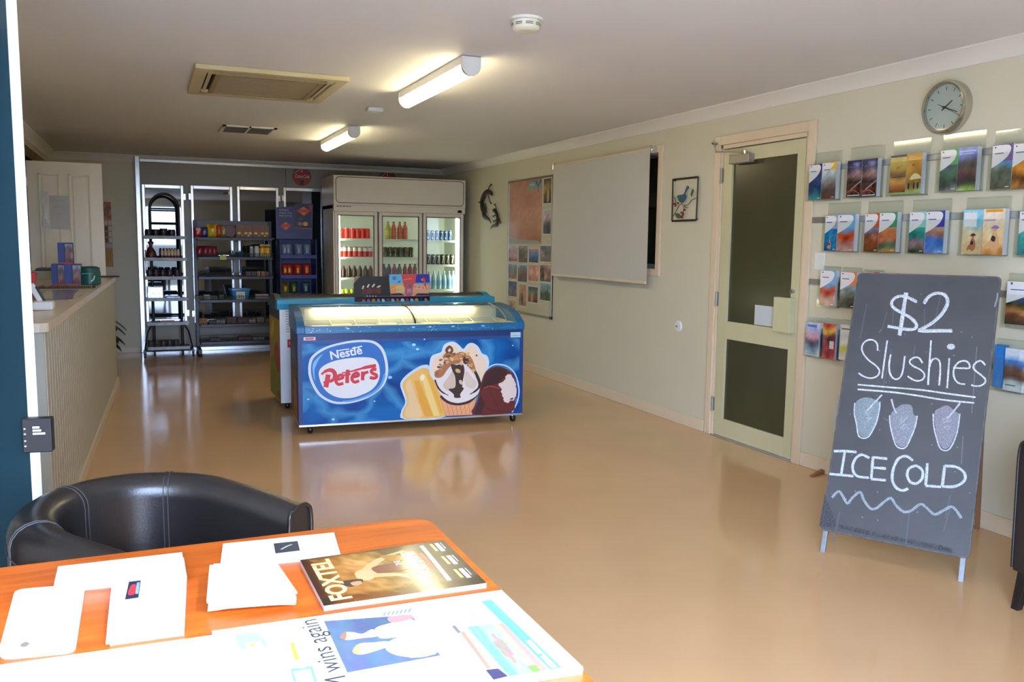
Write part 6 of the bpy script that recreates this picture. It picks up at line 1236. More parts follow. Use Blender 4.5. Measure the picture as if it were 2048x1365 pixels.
MB().prism([((cr-0.021)*math.cos(2*PI*i/n), (cr-0.021)*math.sin(2*PI*i/n)) for i in range(n)], Plane(PCk.o+Vector((-0.0165, 0, 0)), PCk.u, PCk.v, PCk.n), 0, 0.002).build('cover_glass', M_['clear'], ck_)
# ------------------------------------------------------------------ leaflet rails, acrylic holders, leaflets
railm = mat('grey_slat_rail', (150, 148, 142), 0.3, metal=0.5, var=0.05)
def rail(px0, py0, px1, h, label):
    a0, z = hx(px0, py0); a1 = -1.9 if px1 is None else hx(px1, py0)[0]
    tag(wbox(MB(), -a1, -a0, z-h/2, z+h/2, 0.0, 0.012).build('leaflet_rail', railm, origin=(XR, -(a0+a1)/2, z), bevel=0.002), label, 'rail', 'grey leaflet rails')
rail(1665, 336, None, 0.032, 'grey metal leaflet rail, highest of the leaflet rails'); rail(1622, 441, None, 0.036, 'grey metal leaflet rail, second from the top'); rail(1616, 563, None, 0.036, 'grey metal leaflet rail passing behind the upper part of the chalkboard')
rail(1625, 678, None, 0.03, 'grey metal leaflet rail, lowest of the leaflet rails')
OFF = 0.045
def holder(px0, px1, pyt, pyb, bays, label, d=0.042):
    a0 = PL.hit(px0, pyt)[0]; a1 = PL.hit(px1, pyt)[0]; z1 = PL.hit((px0+px1)/2, pyt)[1]; z0 = PL.hit((px0+px1)/2, pyb)[1]
    b = MB(); y1, y0 = -a0, -a1; t = 0.002
    wbox(b, y0, y1, z0, z1, 0.013, 0.013+t); wbox(b, y0, y1, z0, z0+(z1-z0)*0.62, d+0.013, d+0.013+t); wbox(b, y0, y1, z0, z0+t, 0.013, d+0.015)
    for k in (0, bays): yy = y0+(y1-y0-t)*k/bays; wbox(b, yy, yy+t, z0, z0+(z1-z0)*(0.75 if k in (0, bays) else .6), 0.013, d+0.013)
    wbox(b, y0+0.004, y1-0.004, z1-0.006, z1, 0.013, 0.017)
    for q_ in (y0+0.006, y1-0.016): wbox(b, q_, q_+0.01, z0, z0+0.01, 0.0, 0.013)
    return tag(b.build('mounted_leaflet_holder', M_['acrylic'], origin=(XR, (y0+y1)/2, z0)), label, 'leaflet holder', 'clear leaflet holders on the right wall')
M_['acrylic'] = glassmat('acrylic_holder', (250, 252, 251), 0.93, 0.06)
PL = Plane((XR-0.052, 0, 0), (0, -1, 0), (0, 0, 1), (-1, 0, 0))
spm = mat('leaflet_paper', (206, 208, 214), 0.5, var=0.03)
def leaflet(q4, style, label, group, thick=0.03, edge=None, seed=0):
    """q4 = left, top, right, bottom in photo pixels on the leaflet face plane"""
    l, t_, r, bt = q4; m_ = ((l+r)/2, (t_+bt)/2)
    a0 = PL.hit(l, m_[1])[0]; a1 = PL.hit(r, m_[1])[0]; z1 = PL.hit(m_[0], t_)[1]; z0 = PL.hit(m_[0], bt)[1]
    b = MB(); xx = XR-0.052; b.box(xx, -a1, z0, xx+thick, -a0, z1); A = Art(); w = a1-a0; h = z1-z0
    style(A, a0, z0, w, h, seed); b.art(A, PL, 1)
    return tag(b.build('travel_leaflet', [spm if edge is None else edge, M_['gloss']], origin=(xx+thick, -(a0+a1)/2, z0), bevel=0), label, 'leaflet', group)
def swoosh(top, photo, logo=(60, 90, 160), split=0.62, white=(232, 232, 234)):
    def f(A, x, y, w, h, s):
        A.photo(x, y, x+w, y+h*split, photo, s, 26, 7, 10); A.rect(x, y+h*split, x+w, y+h, top)
        A.poly(smooth_pts([(x, y+h*(split-.14)), (x+w*.4, y+h*(split-.03)), (x+w*.75, y+h*(split+.10)), (x+w*.9, y+h*(split+.26)), (x+w*.8, y+h*.97), (x+w*.5, y+h*.985), (x, y+h*.985)], 3, False)+[(x, y+h*.9)], white)
        A.ell(x+w*.14, y+h*.94, w*.04, w*.04, logo, 8); A.rect(x+w*.12, y+h*.79, x+w*.55, y+h*.812, tuple(int(c*.8+60*.2) for c in logo))
        A.rect(x+w*.72, y+h*.035, x+w*.92, y+h*.055, white)
    return f
def full(photo, bars=(), amp=26, nx=8, ny=14):
    def f(A, x, y, w, h, s):
        A.photo(x, y, x+w, y+h, photo, s, amp, nx, ny)
        for bb in bars: A.rect(x+w*bb[0], y+h*bb[1], x+w*bb[2], y+h*bb[3], bb[4])
    return f
def citynight(A, x, y, w, h, s):
    A.photo(x, y, x+w, y+h, [(60, 40, 50), (110, 60, 50), (70, 50, 56), (150, 110, 110), (40, 40, 90), (24, 32, 84)], 77, 50, 8, 18); A.text('Aspen', x+w*.12, y+h*.80, h*.055, (110, 116, 150), w=w*.7, bold=0.01)
    A.rect(x, y+h*.94, x+w, y+h, (20, 30, 90)); A.rect(x+w*.08, y+h*.03, x+w*.92, y+h*.055, (226, 226, 232)); A.stroke([(x+w*.3, y+h*.2), (x+w*.6, y+h*.3), (x+w*.98, y+h*.42)], w*.05, (196, 170, 170)); A.stroke([(x+w*.1, y+h*.15), (x+w*.5, y+h*.18), (x+w*.9, y+h*.08)], w*.04, (190, 110, 70))
def person_on(base, skin, hat=None, x0=.5, sc=1.0):
    def f(A, x, y, w, h, s):
        base(A, x, y, w, h, s); q = lambda pts: [(x+w*(x0+a*sc), y+h*c*sc) for a, c in pts]
        A.blob(q([(-.3, .12), (-.1, .16), (.1, .1), (.3, .2), (.28, .4), (.12, .52), (-.02, .5), (-.1, .36), (-.28, .24)]), skin, 3); A.ell(x+w*x0+w*.08*sc, y+h*.58*sc, w*.11*sc, h*.05*sc, tuple(int(c*.95) for c in skin), 12)
        if hat: A.blob(q([(-.14, .60), (.08, .68), (.3, .62), (.2, .595), (-.02, .6)]), hat, 3)
        A.blob(q([(-.08, .34), (.1, .30), (.14, .40), (-.02, .44)]), (50, 50, 66), 3)
    return f
def penguins(A, x, y, w, h, s):
    A.photo(x, y, x+w, y+h, [(176, 196, 120), (150, 120, 70), (176, 120, 40), (196, 140, 40), (186, 130, 30)], s, 16, 7, 12); A.blob([(x+w*.25, y+h*.36), (x+w*.5, y+h*.5), (x+w*.8, y+h*.48), (x+w, y+h*.38), (x+w*.7, y+h*.37)], (226, 210, 160), 3)
    for q in (.2, .55, .8): A.ell(x+w*q, y+h*.2, w*.07, h*.09, (46, 46, 50), 10)
    A.ell(x+w*.45, y+h*.72, w*.1, h*.035, (150, 84, 30), 10)
    for k in range(3): A.rect(x+w*.15, y+h*(.84+k*.04), x+w*(.9-.1*k), y+h*(.855+k*.04), (214, 180, 110))
    A.rect(x, y, x+w, y+h*.05, (150, 180, 110))
def sunsetdock(A, x, y, w, h, s):
    A.photo(x, y, x+w, y+h, [(90, 50, 50), (170, 100, 50), (214, 160, 80), (110, 80, 50), (196, 160, 70), (206, 176, 96), (190, 166, 90)], s, 12, 6, 14); A.rect(x+w*.1, y+h*.44, x+w, y+h*.46, (60, 44, 30)); A.ell(x+w*.5, y+h*.68, w*.12, h*.04, (190, 120, 50), 10); A.rect(x, y, x+w, y+h*.05, (150, 180, 110)); A.rect(x, y+h*.95, x+w, y+h, (24, 40, 90))
NV = (30, 44, 100); og = (226, 150, 30)
g1 = 'leaflets on the top rail'; g2 = 'leaflets on the second rail'; g3 = 'leaflets on the third rail'; g4 = 'leaflets on the lowest rail'
holder(1616, 1676, 303, 402, 2, 'clear two-bay leaflet holder beside the side door, on the top rail')
leaflet((1618, 329, 1643, 400), swoosh((40, 50, 120), [(40, 140, 150), (30, 90, 130), (24, 50, 100), (30, 70, 150)]), 'dark blue sea cave travel leaflet, nearest the side door on the top rail', g1, seed=1)
leaflet((1643.6, 325, 1672, 398), swoosh((232, 180, 50), [(110, 70, 60), (96, 70, 66), (120, 110, 110), (170, 180, 190), (210, 216, 222)], split=.8), 'yellow-cornered travel leaflet with figures on a jetty, top rail', g1, seed=2)
holder(1693, 1761, 291, 396, 2, 'clear leaflet holder with two matching night city leaflets')
for k, (a, c) in enumerate(((1694, 1723), (1723.6, 1754))): leaflet((a, 321-k*3, c, 394-k*0.5), citynight, ('navy night city leaflet, the one on the side door side of its matching pair', 'navy night city leaflet, the one on the clock side of its matching pair')[k], 'matching night city leaflets', seed=3)
holder(1779, 1853, 279, 392, 2, 'clear leaflet holder with the two golden leaflets')
leaflet((1780, 311, 1812, 389), sunsetdock, 'golden sunset jetty leaflet on the top rail', g1, seed=5)
leaflet((1812.6, 307, 1843, 388), penguins, 'golden brown leaflet with white dome and penguins on the top rail', g1, seed=6)
holder(1878, 1963, 264, 384, 2, 'clear leaflet holder directly below the clock')
leaflet((1880, 299, 1915, 382), swoosh((70, 160, 90), [(130, 130, 140), (60, 80, 70), (60, 110, 90), (50, 90, 130)]), 'green-edged forest travel leaflet below the clock', g1, seed=7)
leaflet((1915.6, 295, 1953, 381), full([(150, 176, 80), (40, 40, 50), (96, 60, 66), (60, 56, 70), (110, 130, 196), (130, 150, 214)], ((.05, .9, .9, .93, (190, 200, 230)), (.05, .84, .8, .86, (190, 200, 230)))), 'pale blue leaflet with a night-lit building below the clock', g1, seed=8)
holder(1982, 2075, 256, 380, 2, 'clear leaflet holder cut by the photo edge on the top rail')
leaflet((1983, 289, 2024, 378), swoosh((110, 84, 150), [(90, 90, 76), (80, 96, 90), (70, 90, 80), (90, 150, 206)]), 'purple-topped leaflet with a gum tree on the top rail', g1, seed=9)
leaflet((2025, 286, 2068, 377), swoosh((206, 160, 110), [(150, 90, 30), (110, 60, 24), (220, 140, 30), (200, 120, 40)]), 'orange rock arch leaflet on the top rail at the photo edge', g1, seed=10)
# second rail
holder(1648, 1713, 405, 504, 2, 'clear two-bay leaflet holder at the door end of the second rail')
leaflet((1649.5, 431, 1674, 502), person_on(swoosh((170, 170, 190), [(20, 110, 160), (24, 120, 170), (30, 120, 180)]), (214, 150, 130), None, .4, .5), 'deep blue swimmer travel leaflet at the door end of the second rail', g2, seed=11)
leaflet((1675, 429, 1709, 503), swoosh((110, 176, 220), [(196, 150, 130), (190, 140, 130), (220, 90, 50), (110, 160, 210)]), 'red and sky blue travel leaflet with black and white dog, second rail', g2, seed=12)
holder(1728, 1798, 402, 506, 2, 'clear leaflet holder with two red-brown landscape leaflets')
leaflet((1729, 427, 1757.5, 504), swoosh((196, 84, 50), [(110, 70, 30), (140, 70, 34), (150, 84, 60), (130, 150, 190)]), 'rust-cornered rocky landscape leaflet on the second rail', g2, seed=13)
leaflet((1758, 425, 1793, 504), swoosh((70, 150, 110), [(206, 140, 60), (60, 100, 80), (196, 110, 70), (190, 110, 60), (206, 150, 120)]), 'green-topped market spice leaflet on the second rail', g2, seed=14)
holder(1817, 1895, 398, 508, 2, 'clear leaflet holder between the chalkboard top and the golden leaflets')
leaflet((1818, 424, 1850, 506), swoosh((150, 210, 200), [(60, 80, 50), (150, 110, 120), (40, 130, 120), (60, 170, 150)]), 'turquoise reef travel leaflet on the second rail', g2, seed=15)
leaflet((1851, 422, 1888, 507), swoosh((60, 70, 170), [(120, 150, 214), (80, 130, 200), (60, 110, 190), (160, 110, 90), (190, 150, 130)]), 'royal blue leaflet with a child in the sea on the second rail', g2, seed=16)
holder(1924, 2014, 393, 512, 2, 'clear leaflet holder with the two beach leaflets')
leaflet((1925, 420, 1964, 509), person_on(full([(222, 190, 140), (226, 196, 150), (226, 206, 170), (120, 200, 226), (150, 210, 232)], ((.06, .62, .7, .94, (232, 236, 238)),)), (176, 110, 76), (90, 40, 30), .5, .7), 'light blue beach leaflet with a seated child on the second rail', g2, seed=17)
leaflet((1965, 418, 2008, 510), person_on(full([(226, 150, 80), (236, 190, 130), (240, 210, 160), (236, 220, 190), (236, 226, 214)], ((.05, .74, .6, .77, (196, 160, 190)), (.1, .93, .9, .99, (236, 160, 50)))), (232, 176, 130), (150, 120, 190), .5, .95), 'orange beach leaflet with a person in a purple sun hat', g2, seed=18)
holder(2036, 2110, 388, 516, 2, 'clear leaflet holder cut by the photo edge on the second rail')
leaflet((2037, 422, 2078, 511), swoosh((90, 190, 190), [(30, 130, 140), (40, 150, 150), (50, 160, 150)]), 'teal sea leaflet at the photo edge on the second rail', g2, seed=19)
# third rail
holder(1637, 1674, 533, 616, 1, 'clear single leaflet holder at the door end of the third rail', d=0.036)
leaflet((1640, 541, 1671, 612), swoosh((110, 176, 220), [(170, 130, 120), (190, 150, 140), (216, 80, 44), (110, 160, 210)]), 'red and sky blue dog leaflet at the door end of the third rail', g3, seed=12)
holder(1677, 1716, 535, 618, 1, 'clear single leaflet holder beside the chalkboard, third rail', d=0.036)
leaflet((1680, 544, 1712, 616), swoosh((226, 130, 70), [(60, 60, 50), (90, 90, 80), (110, 120, 110), (130, 170, 210)]), 'orange-cornered old town leaflet beside the chalkboard, third rail', g3, seed=21)
holder(1719, 1760, 540, 622, 1, 'clear leaflet holder hidden behind the chalkboard corner', d=0.036)
leaflet((1722, 544, 1757, 620), swoosh((206, 70, 60), [(150, 90, 60), (190, 150, 130)]), 'red-topped leaflet just peeping over the chalkboard corner', g3, seed=22)
holder(2008, 2090, 548, 660, 1, 'clear leaflet holder beyond the chalkboard on the third rail')
leaflet((2012, 563, 2075, 651), swoosh((130, 180, 60), [(60, 40, 36), (120, 80, 60), (196, 130, 80), (60, 70, 40), (50, 80, 150)]), 'large green-topped temple leaflet beyond the chalkboard', g3, seed=23)
# lowest rail
holder(1609, 1642, 636, 716, 1, 'clear single leaflet holder nearest the side door, lowest rail', d=0.036)
leaflet((1611, 645, 1638, 712), full([(180, 200, 206), (130, 160, 176), (80, 80, 96), (206, 150, 160), (160, 170, 210), (190, 200, 214)], ((.1, .86, .8, .93, (90, 110, 170)), (.1, .05, .8, .08, (130, 150, 160)))), 'pale pink and blue sunset leaflet nearest the side door, lowest rail', g4, seed=24)
holder(1642, 1676, 638, 721, 1, 'clear leaflet holder with the brick red leaflet', d=0.036)
leaflet((1645, 648, 1671, 719), full([(196, 90, 70), (150, 50, 40), (130, 40, 34), (110, 40, 34), (226, 180, 60), (200, 60, 30)], ((.55, .3, .88, .52, (206, 190, 180)),)), 'brick red desert sunset leaflet on the lowest rail', g4, seed=25)
holder(1676, 1712, 641, 724, 1, 'clear leaflet holder partly hidden behind the chalkboard, lowest rail', d=0.036)
leaflet((1679, 650, 1707, 722), full([(214, 214, 206), (206, 206, 196), (190, 190, 60), (214, 214, 206), (200, 200, 200), (216, 214, 206), (216, 214, 206)], ((.1, .86, .9, .9, (110, 110, 110)),), amp=8), 'white leaflet with a yellow flower beside the chalkboard, lowest rail', g4, seed=26)
leaflet((1987, 690, 2006, 776), full([(60, 130, 190), (50, 130, 200), (40, 120, 190)], amp=8), 'bundle of bright blue leaflets just beyond the chalkboard, lowest rail', g4, thick=0.034, edge=mat('blue_leaflet_edge', (50, 120, 180), 0.5, var=0.05), seed=27)
holder(1984, 2052, 680, 786, 2, 'clear leaflet holder beyond the chalkboard on the lowest rail')
leaflet((2008, 698, 2050, 784), full([(214, 220, 220), (206, 214, 214), (90, 60, 50), (110, 70, 56), (60, 120, 190), (206, 216, 222), (216, 220, 226)], ((.1, .12, .6, .15, (60, 130, 110)),), amp=14), 'white leaflet with a blue bay photo beyond the chalkboard, lowest rail', g4, seed=28)
# ================================================================== chalkboard A-frame
F1 = onz(1643, 1107, 0); F2 = onz(1920, 1166, 0); au = (F2-F1).normalized(); ab = Vector((-au.y, au.x, 0))
if ab.y < 0: ab = -ab
lean = math.radians(20); av = ab*math.sin(lean)+Vector((0, 0, math.cos(lean))); an = au.cross(av).normalized()
if an.y > 0: an = -an
cbn = thing('chalkboard_sign', 'large leaning A-frame chalkboard advertising two dollar slushies', 'sign', tuple(F1.lerp(F2, 0.5)))
PBd = Plane(F1, au, av, an)
board = mat('chalkboard_slate', (64, 65, 67), 0.55, var=0.14, vscale=5, bump=0.05, bscale=90)
cor = [PBd.hit(1638, 1058), PBd.hit(1930, 1115), PBd.hit(2007, 556), PBd.hit(1722, 546)]
x0 = (cor[0][0]+cor[3][0])/2; x1 = (cor[1][0]+cor[2][0])/2; z0 = (cor[0][1]+cor[1][1])/2; z1 = (cor[2][1]+cor[3][1])/2
rc = rrect(x0, z0, x1, z1, 0.018, 4)
def fitpt(p):        # keep marks where they sit on the slightly tapering outline
    return p
def z2(pts): return PBd.pts(pts, 1600, 520, 4.571)
def z3(pts): return PBd.pts(pts, 1600, 540, 1.951)
A = Art(); ch = (196, 202, 208); rr = random.Random(1); px_ = 1/ (1695.8/3.55)
def st(pts, w, c=ch, **k): A.stroke(pts, w*px_*1.05, c, jit=0.25, rnd=rr, **k)
# worn darker foot, pale edge wear
A.poly(z3([(75, 1000), (98, 870), (105, 900), (130, 960), (145, 1008)]), (50, 52, 56))
for i in range(46):
    t = i/45; x = 150+t*430; y = 1002+t*92; A.blob(z3([(x, y+rr.uniform(-14, 4)), (x+14, y+rr.uniform(-8, 2)), (x+16, y+10), (x+2, y+8)]), (40+int(20*rr.random()),)*3, 2)
for a, c in (((690, 300), (670, 560)), ((150, 480), (130, 640)), ((636, 650), (630, 760))): A.stroke(z3([a, c]), 0.004, (104, 110, 116), sm=0)
for i in range(40): x, y = z3([(120+rr.random()*560, 40+rr.random()*950)])[0]; A.ell(x, y, 0.002+0.002*rr.random(), 0.0025, (140, 146, 150), 6) if x0+.02 < x < x1-.02 else None
for i in range(14):
    x, y = z3([(150+rr.random()*450, 60+rr.random()*900)])[0]; A.stroke([(x, y), (x+0.02*rr.uniform(-1, 1), y-0.08-0.1*rr.random())], 0.006, (82, 86, 91), sm=0) if x0+.05 < x < x1-.05 else None
for s_, w in (([(1065, 385), (1010, 355), (960, 335), (900, 335), (850, 365), (838, 410), (870, 450), (940, 490), (1010, 530), (1055, 575), (1065, 610), (1040, 635), (980, 637), (900, 625), (800, 608)], 6.5), ([(972, 300), (955, 400), (940, 500), (925, 600), (910, 690)], 8), ([(1135, 400), (1165, 350), (1215, 315), (1270, 305), (1320, 320), (1347, 360), (1345, 410), (1315, 470), (1265, 530), (1190, 590), (1085, 648)], 7), ([(1080, 645), (1150, 652), (1250, 650), (1390, 650)], 7.5)):
    st(z2(s_), w); st(z2([(a+4, c+5) for a, c in s_]), w*0.5, (216, 220, 226))
for s_ in ([(710, 830), (705, 770), (670, 735), (620, 735), (580, 765), (565, 810), (580, 860), (630, 920), (690, 965), (725, 1010), (715, 1055), (670, 1080), (620, 1080), (570, 1060), (535, 1035)], [(798, 738), (780, 860), (765, 970), (750, 1085)], [(830, 865), (815, 950), (820, 1030), (850, 1082), (890, 1092), (925, 1060), (945, 990), (958, 880)],
    [(1120, 945), (1090, 900), (1050, 893), (1010, 915), (1005, 945), (1040, 975), (1100, 1005), (1137, 1045), (1130, 1085), (1090, 1107), (1040, 1100), (985, 1065)], [(1198, 738), (1190, 860), (1180, 1000), (1170, 1145)], [(1180, 990), (1205, 920), (1245, 903), (1277, 935), (1282, 1020), (1272, 1150)], [(1365, 900), (1358, 1000), (1345, 1175)],
    [(1400, 988), (1480, 992), (1547, 990), (1545, 950), (1510, 925), (1455, 935), (1415, 980), (1403, 1040), (1420, 1100), (1460, 1132), (1510, 1138)], [(1695, 965), (1655, 925), (1610, 940), (1585, 975), (1600, 1010), (1650, 1050), (1692, 1090), (1690, 1125), (1650, 1152), (1600, 1155), (1565, 1145)],
    [(528, 1142), (800, 1165), (1100, 1190), (1350, 1225), (1605, 1258)]): st(z2(s_), 3.4, (214, 218, 222))
x, y = z2([(1380, 795)])[0]; A.ell(x, y, 0.017, 0.014, (206, 210, 214), 14)
st(z3([(225, 467), (350, 477), (450, 490), (560, 508), (680, 520)]), 3.4, (214, 218, 222))
st(z2([(1805, 305), (1803, 345), (1795, 375), (1780, 430)]), 2.5, (160, 166, 172))
cg = [(132, 146, 150), (138, 142, 150), (140, 138, 148)]
for k, (out_, fill, straw) in enumerate((([(214, 520), (212, 560), (220, 600), (230, 650), (262, 656), (285, 625), (300, 590), (310, 545), (312, 515)], [(216, 525), (240, 502), (268, 499), (290, 506), (310, 520), (306, 560), (290, 610), (262, 652), (234, 645), (220, 600)], [(320, 488), (290, 520), (262, 550)]),
    ([(350, 568), (352, 605), (362, 650), (378, 690), (410, 695), (435, 650), (450, 610), (458, 570)], [(354, 568), (375, 542), (400, 526), (435, 530), (443, 565), (456, 575), (446, 612), (430, 655), (408, 690), (381, 685), (362, 640)], [(357, 505), (365, 535), (376, 560)]),
    ([(520, 562), (522, 610), (535, 665), (550, 700), (580, 703), (605, 660), (618, 610), (624, 562)], [(524, 562), (545, 540), (575, 530), (605, 553), (622, 566), (614, 612), (600, 658), (577, 697), (553, 693), (534, 650)], [(625, 520), (600, 552), (575, 580)]))):
    A.blob(z3(fill), cg[k], 3)
    for j in range(14): a = rr.random(); c = rr.random(); xm = sum(p[0] for p in fill)/len(fill); ym = sum(p[1] for p in fill)/len(fill); A.stroke(z3([(xm-22+30*a, ym-30+60*c), (xm-10+30*a, ym-38+60*c)]), 0.006, tuple(q_+22 for q_ in cg[k]), sm=0)
    st(z3(out_), 2.6, (206, 210, 216)); st(z3(straw), 3.4, (190, 194, 200))
for s_ in ([(132, 708), (175, 708), (220, 712)], [(175, 710), (168, 755), (160, 802)], [(115, 797), (160, 801), (208, 806)], [(270, 735), (240, 722), (215, 740), (205, 775), (222, 805), (268, 812)], [(285, 730), (282, 770), (278, 817)], [(285, 732), (340, 738)], [(282, 772), (335, 776)], [(278, 817), (335, 822)],
    [(440, 745), (415, 728), (385, 737), (365, 775), (360, 820), (375, 850), (400, 862), (422, 854)], [(450, 765), (427, 775), (418, 800), (430, 828), (455, 834), (476, 815), (478, 785), (460, 768), (448, 765)], [(497, 755), (494, 800), (490, 842)], [(490, 843), (550, 848)], [(565, 765), (560, 805), (555, 846)], [(565, 766), (610, 770), (642, 795), (640, 825), (604, 846), (555, 846)]):
    w = 5.4; st(z3(s_), w, (188, 198, 204)); st(z3([(a+1, c+1) for a, c in s_]), w*.45, (206, 214, 218))
wv = [(125, 890), (150, 865), (165, 880), (185, 912), (205, 890), (235, 868), (250, 900), (275, 932), (300, 930), (330, 905), (355, 892), (375, 920), (405, 945), (435, 940), (470, 915), (495, 930), (525, 955), (560, 940), (590, 925), (610, 940), (630, 970)]
st(z3(wv), 5.2, (150, 160, 166))
b = MB(); b.prism(rc, PBd, -0.009, 0.0); b.art(A, PBd, 1, h=0.0005, step=0.00006); b.build('board_face', [board, printmat('chalk_marks', 0.8, grain=(84, 86, 89))], cbn)
b = MB(); rcp = rrect(x0, z0, x1, z1, 0.018, 4); b.tube([PBd.at(a, c, -0.0045) for a, c in rcp], 0.0055, 6, closed=True); b.build('board_edge', mat('worn_board_edge', (84, 82, 80), 0.6, var=0.35, vscale=30), cbn)
legm = mat('grey_painted_leg', (130, 136, 140), 0.45, metal=0.3, var=0.25, vscale=20)
W_ = x1-x0
def bar(b, p, q_, w, d, uu, nrm):
    p = Vector(p); q_ = Vector(q_); b.add([p-uu*w/2-nrm*d/2, p+uu*w/2-nrm*d/2, p+uu*w/2+nrm*d/2, p-uu*w/2+nrm*d/2, q_-uu*w/2-nrm*d/2, q_+uu*w/2-nrm*d/2, q_+uu*w/2+nrm*d/2, q_-uu*w/2+nrm*d/2], [(0, 1, 2, 3), (7, 6, 5, 4), (0, 4, 5, 1), (1, 5, 6, 2), (2, 6, 7, 3), (3, 7, 4, 0)]); return b
for a in (0.0, (F2-F1).length): bar(MB(), PBd.at(a, 0.0, -0.022), PBd.at(a, z1-0.05, -0.022), 0.022, 0.022, au, an).build('front_leg', legm, cbn, bevel=0.002)
tp = PBd.at(0, z1-0.02, -0.03); back = ab*0.46
for a in (0.03, (F2-F1).length-0.03):
    top = PBd.at(a, z1-0.03, -0.045); bot = Vector((top.x, top.y, 0))+ab*0.40+Vector((0, 0, 0.0)); 
    if bot.x > XR-0.04: bot = bot-ab*((bot.x-(XR-0.04))/ab.x)
    bar(MB(), bot, top, 0.022, 0.022, au, ab).build('rear_leg', mat('brown_timber_leg', (140, 100, 66), 0.55, var=0.15), cbn, bevel=0.002)
    MB().tube([PBd.at(a-0.02, z1-0.01, -0.033), PBd.at(a+0.05, z1-0.01, -0.033)], 0.007, 8).build('hinge', M_['chrome'], cbn)
# wooden wedge
wp = onz(1622, 954, 0); wq = onz(1660, 943, 0); wdv = (wq-wp).normalized(); wn = Vector((-wdv.y, wdv.x, 0)); 
b = MB(); L_ = 0.20; vs = []
for s_, hz in ((0, 0.006), (L_, 0.035)):
    for k in (-0.02, 0.02): vs += [wp+wdv*s_+wn*k*(0.5 if s_ == 0 else 1), wp+wdv*s_+wn*k*(0.5 if s_ == 0 else 1)+Vector((0, 0, hz))]
b.add(vs, [(0, 1, 3, 2), (4, 6, 7, 5), (0, 4, 5, 1), (2, 3, 7, 6), (1, 5, 7, 3), (0, 2, 6, 4)])
tag(b.build('door_wedge', mat('wedge_wood', (150, 100, 62), 0.6, var=0.2, stretch=(6, 1, 1)), origin=tuple(wp), bevel=0.002), 'brown wooden door wedge on the floor behind the chalkboard edge', 'door wedge')
